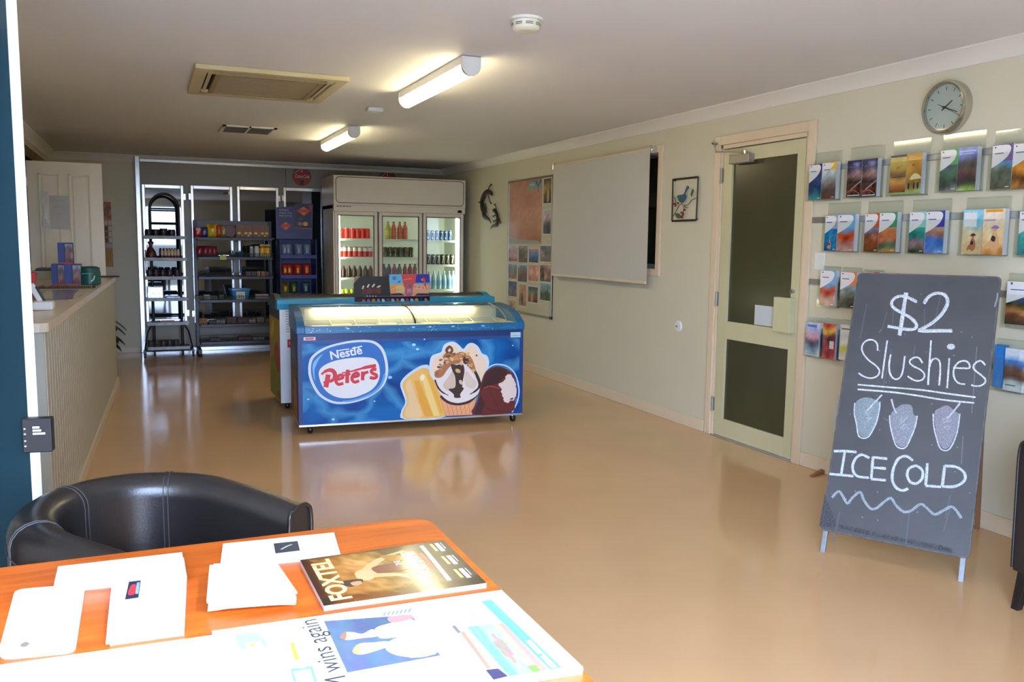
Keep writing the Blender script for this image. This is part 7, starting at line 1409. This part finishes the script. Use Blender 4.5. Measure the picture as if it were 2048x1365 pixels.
# ================================================================== leather tub chairs
lea = mat('black_leather', (30, 27, 27), 0.30, var=0.06, vscale=6, bump=0.05, bscale=160, spec=0.55)
stitch = mat('leather_seam', (62, 58, 60), 0.5, var=0.1)
def chair_parts(t, zb=0.765, za=0.69, R=0.31, th_=0.092, arm=0.25):
    path = []; N1 = 10
    for i in range(N1): path.append((arm-(arm+0.02)*i/N1, -R, Vector((0, -1, 0))))
    for i in range(25): a = -PI/2-PI*i/24; path.append((-0.02+R*math.cos(a), R*math.sin(a), Vector((math.cos(a), math.sin(a), 0))))
    for i in range(1, N1+1): path.append((-0.02+(arm+0.02)*i/N1, R, Vector((0, 1, 0))))
    k = len(path)
    def rim(i): u = abs(i/(k-1)-.5)*2; return zb-(zb-za)*(u**2.1)
    secs = []
    for i, (x, y, n) in enumerate(path):
        h = rim(i); c = Vector((x, y, 0)); r = th_/2; puff = 0.012
        out_ = [(0.0, 0.16), (0.004, 0.30), (puff*.6, 0.50), (puff, h-0.12), (puff, h-0.05)]
        top = [(-r+(r+puff)*math.cos(a), h-0.05+0.05*math.sin(a)) for a in [PI*j/8 for j in range(1, 8)]]
        inn = [(-th_-puff*.6, h-0.06), (-th_-puff, h-0.14), (-th_-puff, 0.44), (-th_, 0.36), (-th_, 0.16)]
        secs.append([c+n*a+Vector((0, 0, z)) for a, z in out_+top+inn])
    b = MB(); b.strip(secs); b.build('shell', lea, t, local=True, smooth=50)
    # rolled front edges of the arms
    for i in (0, k-1):
        x, y, n = path[i]; h = rim(i)
        edge = [Vector((x+0.002, y, 0))+n*a+Vector((0, 0, z)) for a, z in [(0.004, 0.17), (0.010, 0.45), (0.012, h-0.05), (-0.01, h-0.008), (-th_/2, h), (-th_+0.012, h-0.008), (-th_-0.012, h-0.06), (-th_, 0.2)]]
        MB().tube(smooth_v(edge), 0.006, 8).build('arm_piping', lea, t, local=True, smooth=50)
    # stitched seams over the rim
    for i in (14, 22, 30):
        x, y, n = path[i]; c = Vector((x, y, 0)); h = rim(i); r = th_/2; puff = 0.0125
        ln = [c+n*(puff+0.001)+Vector((0, 0, z)) for z in (0.3, 0.45, h-0.12, h-0.05)]+[c+n*(-r+(r+puff+0.001)*math.cos(a))+Vector((0, 0, h-0.05+0.051*math.sin(a))) for a in [PI*j/8 for j in range(1, 9)]]+[c+n*(-th_-puff-0.001)+Vector((0, 0, z)) for z in (h-0.14, 0.5)]
        for s_ in (-0.006, 0.006):
            tv = Vector((-n.y, n.x, 0)); MB().tube([p+tv*s_ for p in ln], 0.0016, 5).build('seam', stitch, t, local=True)
    rim_l = [Vector((x, y, 0))+n*0.0135+Vector((0, 0, rim(i)-0.075)) for i, (x, y, n) in enumerate(path)]
    MB().tube(rim_l, 0.0018, 5).build('seam', stitch, t, local=True)
    # seat cushion
    o_ = [(arm+0.01, -R+th_+0.012), (arm+0.01, R-th_-0.012)]+[(-0.02+(R-th_-0.012)*math.cos(a), (R-th_-0.012)*math.sin(a)) for a in [PI/2+PI*j/14 for j in range(15)]]
    q_ = Plane((0, 0, 0), (1, 0, 0), (0, 1, 0)); MB().prism(o_, q_, 0.33, 0.45).build('seat_cushion', lea, t, local=True, bevel=0.03, seg=4)
    MB().prism([(a*0.985, c*1.15 if abs(c) > .2 else c) for a, c in o_], q_, 0.165, 0.33).build('seat_base', lea, t, local=True, bevel=0.01)
    for x, y, sx, sy in ((arm-0.04, -R+0.03, 1, -1), (arm-0.04, R-0.03, 1, 1), (-0.24, -0.2, -1, -1), (-0.24, 0.2, -1, 1)):
        b = MB(); v0 = [(x-.022, y-.022, .17), (x+.022, y-.022, .17), (x+.022, y+.022, .17), (x-.022, y+.022, .17)]; x2, y2 = x+0.022*sx, y+0.015*sy
        v1 = [(x2-.015, y2-.015, 0), (x2+.015, y2-.015, 0), (x2+.015, y2+.015, 0), (x2-.015, y2+.015, 0)]
        b.add(v1+v0, [(3, 2, 1, 0), (4, 5, 6, 7), (0, 1, 5, 4), (1, 2, 6, 5), (2, 3, 7, 6), (3, 0, 4, 7)]); b.build('leg', mat('black_wood_leg', (22, 20, 20), 0.35, var=0.1), t, local=True, bevel=0.002)
def smooth_v(P):
    return [Vector(p) for p in smooth_pts([tuple(p) for p in P], 4, False)]
c1 = thing('tub_chair', 'black leather tub chair tucked against the far side of the orange table', 'chair', (0.008, 2.285, 0), math.radians(-40))
chair_parts(c1)
c2 = dup(c1, loc=(3.365, 1.87, 0), rz=math.radians(180), label='black leather tub chair cut by the photo edge, standing beyond the chalkboard')
# ================================================================== orange timber table
def woodmat():
    m, nt, b = newmat('orange_cherry_veneer'); N = nt.nodes; L = nt.links
    tc = N.new('ShaderNodeTexCoord'); mp = N.new('ShaderNodeMapping'); mp.inputs['Scale'].default_value = (2.2, 16, 8); L.new(tc.outputs['Object'], mp.inputs['Vector'])
    nz = N.new('ShaderNodeTexNoise'); nz.inputs['Scale'].default_value = 2.2; nz.inputs['Detail'].default_value = 8; nz.inputs['Distortion'].default_value = 0.6; L.new(mp.outputs['Vector'], nz.inputs['Vector'])
    rp = N.new('ShaderNodeValToRGB'); e = rp.color_ramp.elements; e[0].position = 0.3; e[0].color = (*lin((178, 82, 20)), 1); e[1].position = 0.72; e[1].color = (*lin((214, 108, 34)), 1)
    L.new(nz.outputs['Fac'], rp.inputs['Fac']); L.new(rp.outputs['Color'], b.inputs['Base Color']); b.inputs['Roughness'].default_value = 0.42; b.inputs['Specular IOR Level'].default_value = 0.3; return m
wood = woodmat(); TX0, TX1, TY0, TY1 = -0.96, 0.622, 0.86, 1.965
tb = thing('side_table', 'orange-brown timber table with rounded corner, covered in papers and magazines', 'table', (-0.17, 1.41, 0))
MB().prism(rrect(TX0, TY0, TX1, TY1, 0.06, 8), Plane((0, 0, 0), (1, 0, 0), (0, 1, 0)), 0.718, 0.74).build('table_top', wood, tb, bevel=0.004, seg=3)
b = MB(); i_ = 0.17
for a in ((TX0+i_, TY0+i_, TX1-i_, TY0+i_+.022), (TX0+i_, TY1-i_-.022, TX1-i_, TY1-i_), (TX0+i_, TY0+i_+.022, TX0+i_+.022, TY1-i_-.022), (TX1-i_-.022, TY0+i_+.022, TX1-i_, TY1-i_-.022)): b.box(a[0], a[1], 0.66, a[2], a[3], 0.718)
b.build('apron', wood, tb)
for x in (TX0+0.15, TX1-0.16):
    for y in (TY0+0.15, TY1-0.19): MB().box(x, y, 0, x+0.045, y+0.045, 0.718).build('leg', wood, tb, bevel=0.004)
# ------------------------------------------------------------------ papers
pw = mat('white_paper', (240, 240, 244), 0.6, var=0.01); ZT = 0.7405
def quadp(px4, z, sh=None):
    P = [onz(a, c, z) for a, c in px4]; return [(p.x, p.y) for p in P]
PT = lambda z: Plane((0, 0, z), (1, 0, 0), (0, 1, 0), (0, 0, 1))
def sheetstack(name, px4, zb, h, label, cat, art=None, group=None, n=1, rnd=0.0, jit=0.004, mats=None, fold=0.0, seed=0):
    """stack of sheets or folded leaflets; px4 = the visible top outline in the photo"""
    rr = random.Random(seed); Q = quadp(px4, zb+h)
    cx = sum(q_[0] for q_ in Q)/4; cy = sum(q_[1] for q_ in Q)/4; o = (cx, cy, zb)
    t = thing(name, label, cat, o, 0, group) if n > 1 else None; out_ = None
    for k in range(n):
        dx_, dy_ = (0, 0) if k == n-1 else (rr.uniform(-jit, jit), rr.uniform(-jit, jit))
        za = zb+h*k/n; zc = zb+h*(k+1)/n-(0.0006 if n > 1 else 0)
        q2 = [(a+dx_, c+dy_) for a, c in Q]
        if rnd:
            r2 = []
            for i in range(4):
                p0, p1, p2 = q2[i-1], q2[i], q2[(i+1) % 4]; 
                for s_ in range(5):
                    u = s_/4; e0 = math.hypot(p0[0]-p1[0], p0[1]-p1[1]); e2 = math.hypot(p2[0]-p1[0], p2[1]-p1[1])
                    a_ = (p1[0]+(p0[0]-p1[0])*rnd/e0, p1[1]+(p0[1]-p1[1])*rnd/e0); c_ = (p1[0]+(p2[0]-p1[0])*rnd/e2, p1[1]+(p2[1]-p1[1])*rnd/e2)
                    r2.append(((1-u)**2*a_[0]+2*u*(1-u)*p1[0]+u*u*c_[0], (1-u)**2*a_[1]+2*u*(1-u)*p1[1]+u*u*c_[1]))
            q2 = r2
        b = MB(); b.prism(q2, PT(0), za, zc, 0)
        if k == n-1 and art: A = Art(); art(A, Q); b.art(A, PT(zc), 1, h=0.0003)
        if n > 1: b.build('booklet', mats or [pw, M_['print']], t)
        else: return tag(b.build(name, mats or [pw, M_['print']], origin=o), label, cat, group)
    return t
def lerp2(Q, u, v): return tuple((Q[0][i]*(1-u)+Q[1][i]*u)*(1-v)+(Q[3][i]*(1-u)+Q[2][i]*u)*v for i in (0, 1))
def qa(Q, pts): return [lerp2(Q, u, v) for u, v in pts]
def artA(A, Q):
    for i in range(6): c = lerp2(Q, .30+.0*i, .78-.1*i); A.stroke([lerp2(Q, .32, .80-.09*i), lerp2(Q, .44, .78-.09*i), lerp2(Q, .36, .745-.09*i)], 0.004, (206, 222, 226), sm=0)
    A.blob(qa(Q, [(.24, .85), (.32, .82), (.40, .85), (.42, .89), (.33, .925), (.25, .91)]), (206, 186, 150), 3); A.blob(qa(Q, [(.28, .86), (.34, .84), (.39, .87), (.34, .905), (.28, .895)]), (130, 120, 116), 3)
sheetstack('visitor_booklet', [(30, 1179), (168, 1167), (147, 1300), (-6, 1314)], ZT, 0.008, 'white booklet with a small gold oval crest at the table edge nearest the blue door', 'booklet', artA, rnd=0.02, n=2, jit=0.003)
def artB(A, Q): pass
sheetstack('paper_stack', [(116, 1133), (364, 1104.5), (370, 1142), (109, 1167)], ZT, 0.022, 'plain white paper stack along the table edge closest to the tub chair', 'papers', n=4, jit=0.006, seed=1)
def artC(A, Q):
    A.poly(quadp([(258, 1168), (282, 1165), (277, 1200), (250, 1204)], ZT+0.03), (30, 40, 66)); A.blob(quadp([(262, 1176), (272, 1174), (270, 1192), (256, 1194)], ZT+0.03), (206, 50, 60), 3); A.poly(quadp([(274, 1170), (280, 1169), (277, 1192), (271, 1193)], ZT+0.03), (120, 160, 206))
sheetstack('brochure_stack', [(226, 1146), (370, 1130), (364, 1236), (214, 1256)], ZT, 0.034, 'stack of white brochures with a small dark blue and red emblem', 'brochures', artC, n=6, jit=0.003, seed=2)
def artD(A, Q): A.poly(quadp([(547, 1088), (595, 1083), (600, 1102), (551, 1108)], ZT+0.006), (56, 60, 66)); A.stroke(quadp([(562, 1100), (575, 1093), (584, 1090)], ZT+0.006), 0.004, (206, 212, 220), sm=0); [A.stroke(quadp([(470+i*12, 1096), (471+i*12, 1102)], ZT+0.006), 0.003, (226, 220, 222), sm=0) for i in range(4)]
sheetstack('flyer_sheet', [(446, 1088), (668, 1065.5), (682, 1112), (440, 1133)], ZT, 0.006, 'white flyer with a small black square picture at the back of the table', 'flyer', artD)
rr = random.Random(3); t = thing('leaflet_pile', 'fanned pile of white leaflets in the middle of the table', 'leaflets', tuple(onz(500, 1190, ZT)), 0)
Qb = [(421, 1125), (549, 1118), (598, 1180), (412, 1190)]
for k in range(8):
    h0 = ZT+0.0065+0.0065*k; sft = (7-k)*4.2; dx_ = (rr.random()-.5)*10
    P4 = [(424+dx_, 1122+sft*.55+6), (549+dx_*.5, 1115+sft*.55+6), (592+dx_*.6, 1184+sft*.75), (418+dx_, 1196+sft*.8)]
    Q = quadp(P4, h0+0.005)
    vs = []; nn2 = 6
    for v in (0, 1):
        for i in range(nn2+1):
            u = i/nn2; p = lerp2(Q, u, v); vs.append((p[0], p[1], h0+0.0005+0.004*math.sin(PI*u)*v*(k % 3 != 1)))
    vt = [(a, c, z+0.0042) for a, c, z in vs]; m_ = nn2+1; allv = vs+vt; fs = []
    for i in range(nn2): fs += [(i, i+1, m_+i+1, m_+i), (2*m_+i, 2*m_+i+1, 3*m_+i+1, 3*m_+i), (m_+i, m_+i+1, 3*m_+i+1, 3*m_+i), (i, i+1, 2*m_+i+1, 2*m_+i)]
    fs += [(0, m_, 3*m_, 2*m_), (nn2, m_+nn2, 3*m_+nn2, 2*m_+nn2)]
    MB().add(allv, fs).build('leaflet', pw, t)
# magazines
mp4 = [(600, 1121), (887, 1081), (973, 1167), (648, 1213)]; mz = ZT+0.013
def magart(A, Q):
    def bgf(u, v):
        rr2 = magart.r; base = [(110, 70, 30), (150, 96, 36), (156, 112, 50), (90, 72, 38), (58, 60, 46), (46, 47, 40)]; x = u*(len(base)-1.001); i = int(x); f = x-i
        c = [base[i][k]*(1-f)+base[min(i+1, 5)][k]*f for k in range(3)]; d = -45*(v > .86)+rr2.uniform(-22, 22)+30*math.exp(-((u-.35)**2+(v-.3)**2)/.02)
        if u < .05 or v < .03: d -= 60
        return tuple(max(8, min(250, a+d)) for a in c)
    magart.r = random.Random(12); A.grid(0, 0, 0, 0, 26, 18, bgf, quad=(Q[0], Q[1], Q[2], Q[3]))
    A.blob(qa(Q, [(.28, .46), (.34, .40), (.40, .46), (.40, .56), (.34, .64), (.28, .60)]), (206, 160, 116), 4)
    A.stroke(qa(Q, [(.36, .44), (.44, .30), (.54, .20), (.68, .12)]), [.022, .018, .014, .010], (204, 154, 110)); A.stroke(qa(Q, [(.38, .56), (.46, .58), (.54, .62), (.59, .72)]), [.020, .017, .014, .008], (200, 150, 108))
    A.blob(qa(Q, [(.40, .40), (.50, .36), (.62, .40), (.66, .50), (.54, .54), (.42, .52)]), (110, 66, 48), 3); A.blob(qa(Q, [(.50, .16), (.62, .2), (.66, .3), (.56, .32)]), (150, 110, 50), 3)
    A.blob(qa(Q, [(.16, .60), (.24, .58), (.30, .60), (.28, .68), (.20, .72)]), (60, 42, 36), 3); A.blob(qa(Q, [(.22, .64), (.28, .63), (.28, .69), (.23, .71)]), (186, 134, 104), 3)
    ux = (Q[1][0]-Q[0][0], Q[1][1]-Q[0][1]); L_ = math.hypot(*ux); rot = math.atan2(Q[0][1]-Q[3][1], Q[0][0]-Q[3][0]); H_ = math.hypot(Q[0][0]-Q[3][0], Q[0][1]-Q[3][1])
    x, y = lerp2(Q, .175, .93); A.text('FOXTEL', x, y, L_*.125, (240, 222, 146), rot=rot, w=H_*.88, bold=0.03)
    x, y = lerp2(Q, .735, .74); A.text('WOLVERINE', x, y, L_*.09, (244, 244, 240), rot=rot, w=H_*.60, bold=0.03)
    x, y = lerp2(Q, .60, .42); A.text('THE', x, y, L_*.04, (236, 236, 244), rot=rot, w=H_*.10, bold=0.02)
    A.poly(qa(Q, [(.755, .22), (.785, .22), (.785, .55), (.755, .55)]), (206, 56, 60)); A.stroke(qa(Q, [(.82, .06), (.81, .5), (.80, .86)]), 0.009, (220, 222, 214), sm=0)
    for k, v0 in enumerate((.05, .36, .66)):
        A.poly(qa(Q, [(.88, v0), (.90, v0), (.90, v0+.18), (.88, v0+.18)]), (206, 190, 110)); A.poly(qa(Q, [(.915, v0), (.945, v0), (.945, v0+.2), (.915, v0+.2)]), (196, 196, 216)); A.poly(qa(Q, [(.955, v0), (.965, v0), (.965, v0+.15), (.955, v0+.15)]), (160, 160, 170))
magc = mat('magazine_page_edges', (196, 190, 190), 0.5, var=0.12, vscale=60)
sheetstack('magazine', [(a, c+4) for a, c in mp4], ZT, 0.0062, 'lower of the two glossy magazines on the table', 'magazine', None, 'two stacked magazines', mats=[magc, M_['gloss']])
sheetstack('magazine', mp4, ZT+0.0066, 0.0062, 'upper glossy magazine with big yellow and white cover lettering', 'magazine', magart, 'two stacked magazines', mats=[magc, M_['gloss']])
# newspapers: the open front page and the blank spread beside it
npz = ZT+0.014
nps = [(424, 1262), (1003, 1180), (1166, 1334), (430, 1450)]
def newsart(A, Q):
    z = npz; g = lambda pts: quadp([(440+x/2.768, 1170+y/2.768) for x, y in pts], z)
    def photo(pts, f, nx, ny):
        q4 = g(pts); A.grid(0, 0, 0, 0, nx, ny, f, quad=q4)
    r2 = random.Random(4)
    photo([(575, 200), (1060, 165), (1220, 390), (705, 485)], lambda u, v: tuple(c+r2.uniform(-10, 10) for c in ((84, 104, 138) if v > .25 or u < .3 else (70, 92, 126))), 12, 8)
    A.blob(g([(665, 285), (690, 262), (740, 262), (790, 270), (840, 245), (875, 260), (870, 285), (780, 295), (720, 305), (680, 300)]), (226, 176, 156), 3); A.blob(g([(735, 360), (770, 325), (850, 318), (930, 312), (940, 335), (880, 360), (790, 385), (745, 380)]), (226, 170, 150), 3)
    A.blob(g([(665, 285), (680, 266), (700, 262), (695, 300), (676, 298)]), (150, 110, 90), 3); A.blob(g([(735, 360), (760, 332), (775, 330), (765, 382), (742, 376)]), (196, 150, 100), 3)
    A.blob(g([(860, 240), (930, 215), (1060, 190), (1120, 240), (1130, 270), (980, 290), (890, 296), (870, 270)]), (236, 238, 242), 3); A.blob(g([(915, 345), (960, 300), (1100, 270), (1160, 290), (1200, 350), (1150, 395), (1040, 400), (950, 380)]), (222, 214, 232), 3)
    for x, y in ((1080, 330), (1110, 290), (1130, 350), (1050, 310)): A.blob(g([(x-16, y), (x, y-14), (x+20, y), (x, y+12)]), (206, 150, 206), 2)
    A.blob(g([(930, 180), (1040, 165), (1070, 185), (960, 210)]), (214, 130, 130), 3); A.blob(g([(1180, 330), (1205, 345), (1190, 385), (1060, 405), (1070, 395), (1160, 375)]), (226, 180, 160), 3)
    for i in range(7): A.stroke(g([(905+i*23, 172-i*3), (918+i*23, 150-i*3)]), 0.0025, (90, 120, 150), sm=0)
    q4 = g([(1447, 92), (1500, 80), (1890, 455), (1830, 470)]); A.poly(q4, (96, 176, 220)); A.poly(g([(1690, 310), (1720, 305), (1870, 455), (1836, 462)]), (240, 244, 248)); A.poly(g([(1745, 385), (1780, 380), (1790, 392), (1756, 398)]), (96, 176, 220))
    for i in range(10): A.stroke(g([(1512+i*18, 105+i*19), (1528+i*18, 118+i*19)]), 0.003, (120, 190, 226), sm=0)
    q4 = g([(1368, 232), (1540, 210), (1760, 480), (1600, 505)]); r3 = random.Random(5)
    A.grid(0, 0, 0, 0, 10, 14, lambda u, v: tuple(c+r3.uniform(-12, 12) for c in ((110, 196, 230) if u < .35 else ((150, 130, 120) if (u-.55)**2*4+(v-.5)**2 < .12 else ((236, 160, 130) if u > .8 else (150, 206, 230))))), quad=q4)
    A.poly(g([(1330, 262), (1350, 255), (1500, 460), (1480, 466)]), (236, 130, 110)); A.poly(g([(1470, 470), (1540, 462), (1595, 505), (1515, 525)]), (60, 60, 96)); A.poly(g([(1700, 450), (1750, 440), (1780, 475), (1735, 485)]), (120, 170, 80)); A.poly(g([(1540, 210), (1575, 215), (1815, 470), (1780, 478)]), (240, 140, 130))
    A.poly(g([(1282, 228), (1300, 222), (1335, 262), (1318, 268)]), (110, 110, 120))
    A.poly(g([(342, 270), (415, 258), (520, 440), (385, 470)]), (246, 240, 150)); A.poly(g([(390, 465), (510, 448), (545, 560), (420, 580)]), (110, 214, 170)); A.poly(g([(404, 480), (500, 464), (525, 545), (432, 560)]), (190, 236, 214)); A.stroke(g([(400, 320), (412, 370), (428, 415)]), 0.006, (226, 160, 60), sm=0); A.blob(g([(425, 430), (460, 410), (480, 450), (440, 462)]), (240, 246, 246), 3)
    A.blob(g([(75, 270), (130, 252), (220, 262), (260, 300), (258, 352), (120, 368), (80, 340)]), (214, 196, 196), 3); A.blob(g([(92, 275), (200, 265), (250, 310), (250, 345), (130, 355), (100, 330)]), (140, 160, 176), 3); A.poly(g([(140, 320), (230, 312), (245, 345), (145, 356)]), (240, 240, 230)); A.blob(g([(165, 328), (195, 326), (195, 342), (172, 344)]), (226, 190, 90), 2)
    pa = g([(650, 560), (480, 205)]); dx_, dy_ = pa[1][0]-pa[0][0], pa[1][1]-pa[0][1]; L_ = math.hypot(dx_, dy_); A.text('PM wins again', pa[0][0]-dx_*.12+0.018, pa[0][1]-dy_*.12, 0.034, (54, 60, 66), rot=math.atan2(dy_, dx_), w=L_*1.15)
    pa = g([(270, 540), (190, 400)]); A.text('A YULARA', pa[0][0], pa[0][1]-0.03, 0.020, (206, 220, 230), rot=math.atan2(pa[1][1]-pa[0][1], pa[1][0]-pa[0][0]), w=0.10)
    pa = g([(1455, 200), (1372, 110)]); A.text('SUNRISE', pa[0][0], pa[0][1], 0.012, (130, 176, 206), rot=math.atan2(pa[1][1]-pa[0][1], pa[1][0]-pa[0][0]), w=0.07)
    for i in range(9): A.stroke(g([(760+i*70, 520-i*12), (800+i*70, 560-i*12)]), 0.002, (214, 216, 220), sm=0)
sheetstack('newspaper', nps, ZT, 0.0135, 'newspaper pile with a photo of two people on the front page, at the table corner', 'newspaper', newsart, n=3, jit=0.002, seed=5)
sheetstack('newspaper', [(-60, 1338), (426, 1270), (436, 1500), (-60, 1500)], ZT, 0.010, 'plain white newspaper sheet lying along the front of the table', 'newspaper', None, n=2, jit=0.002, seed=6)
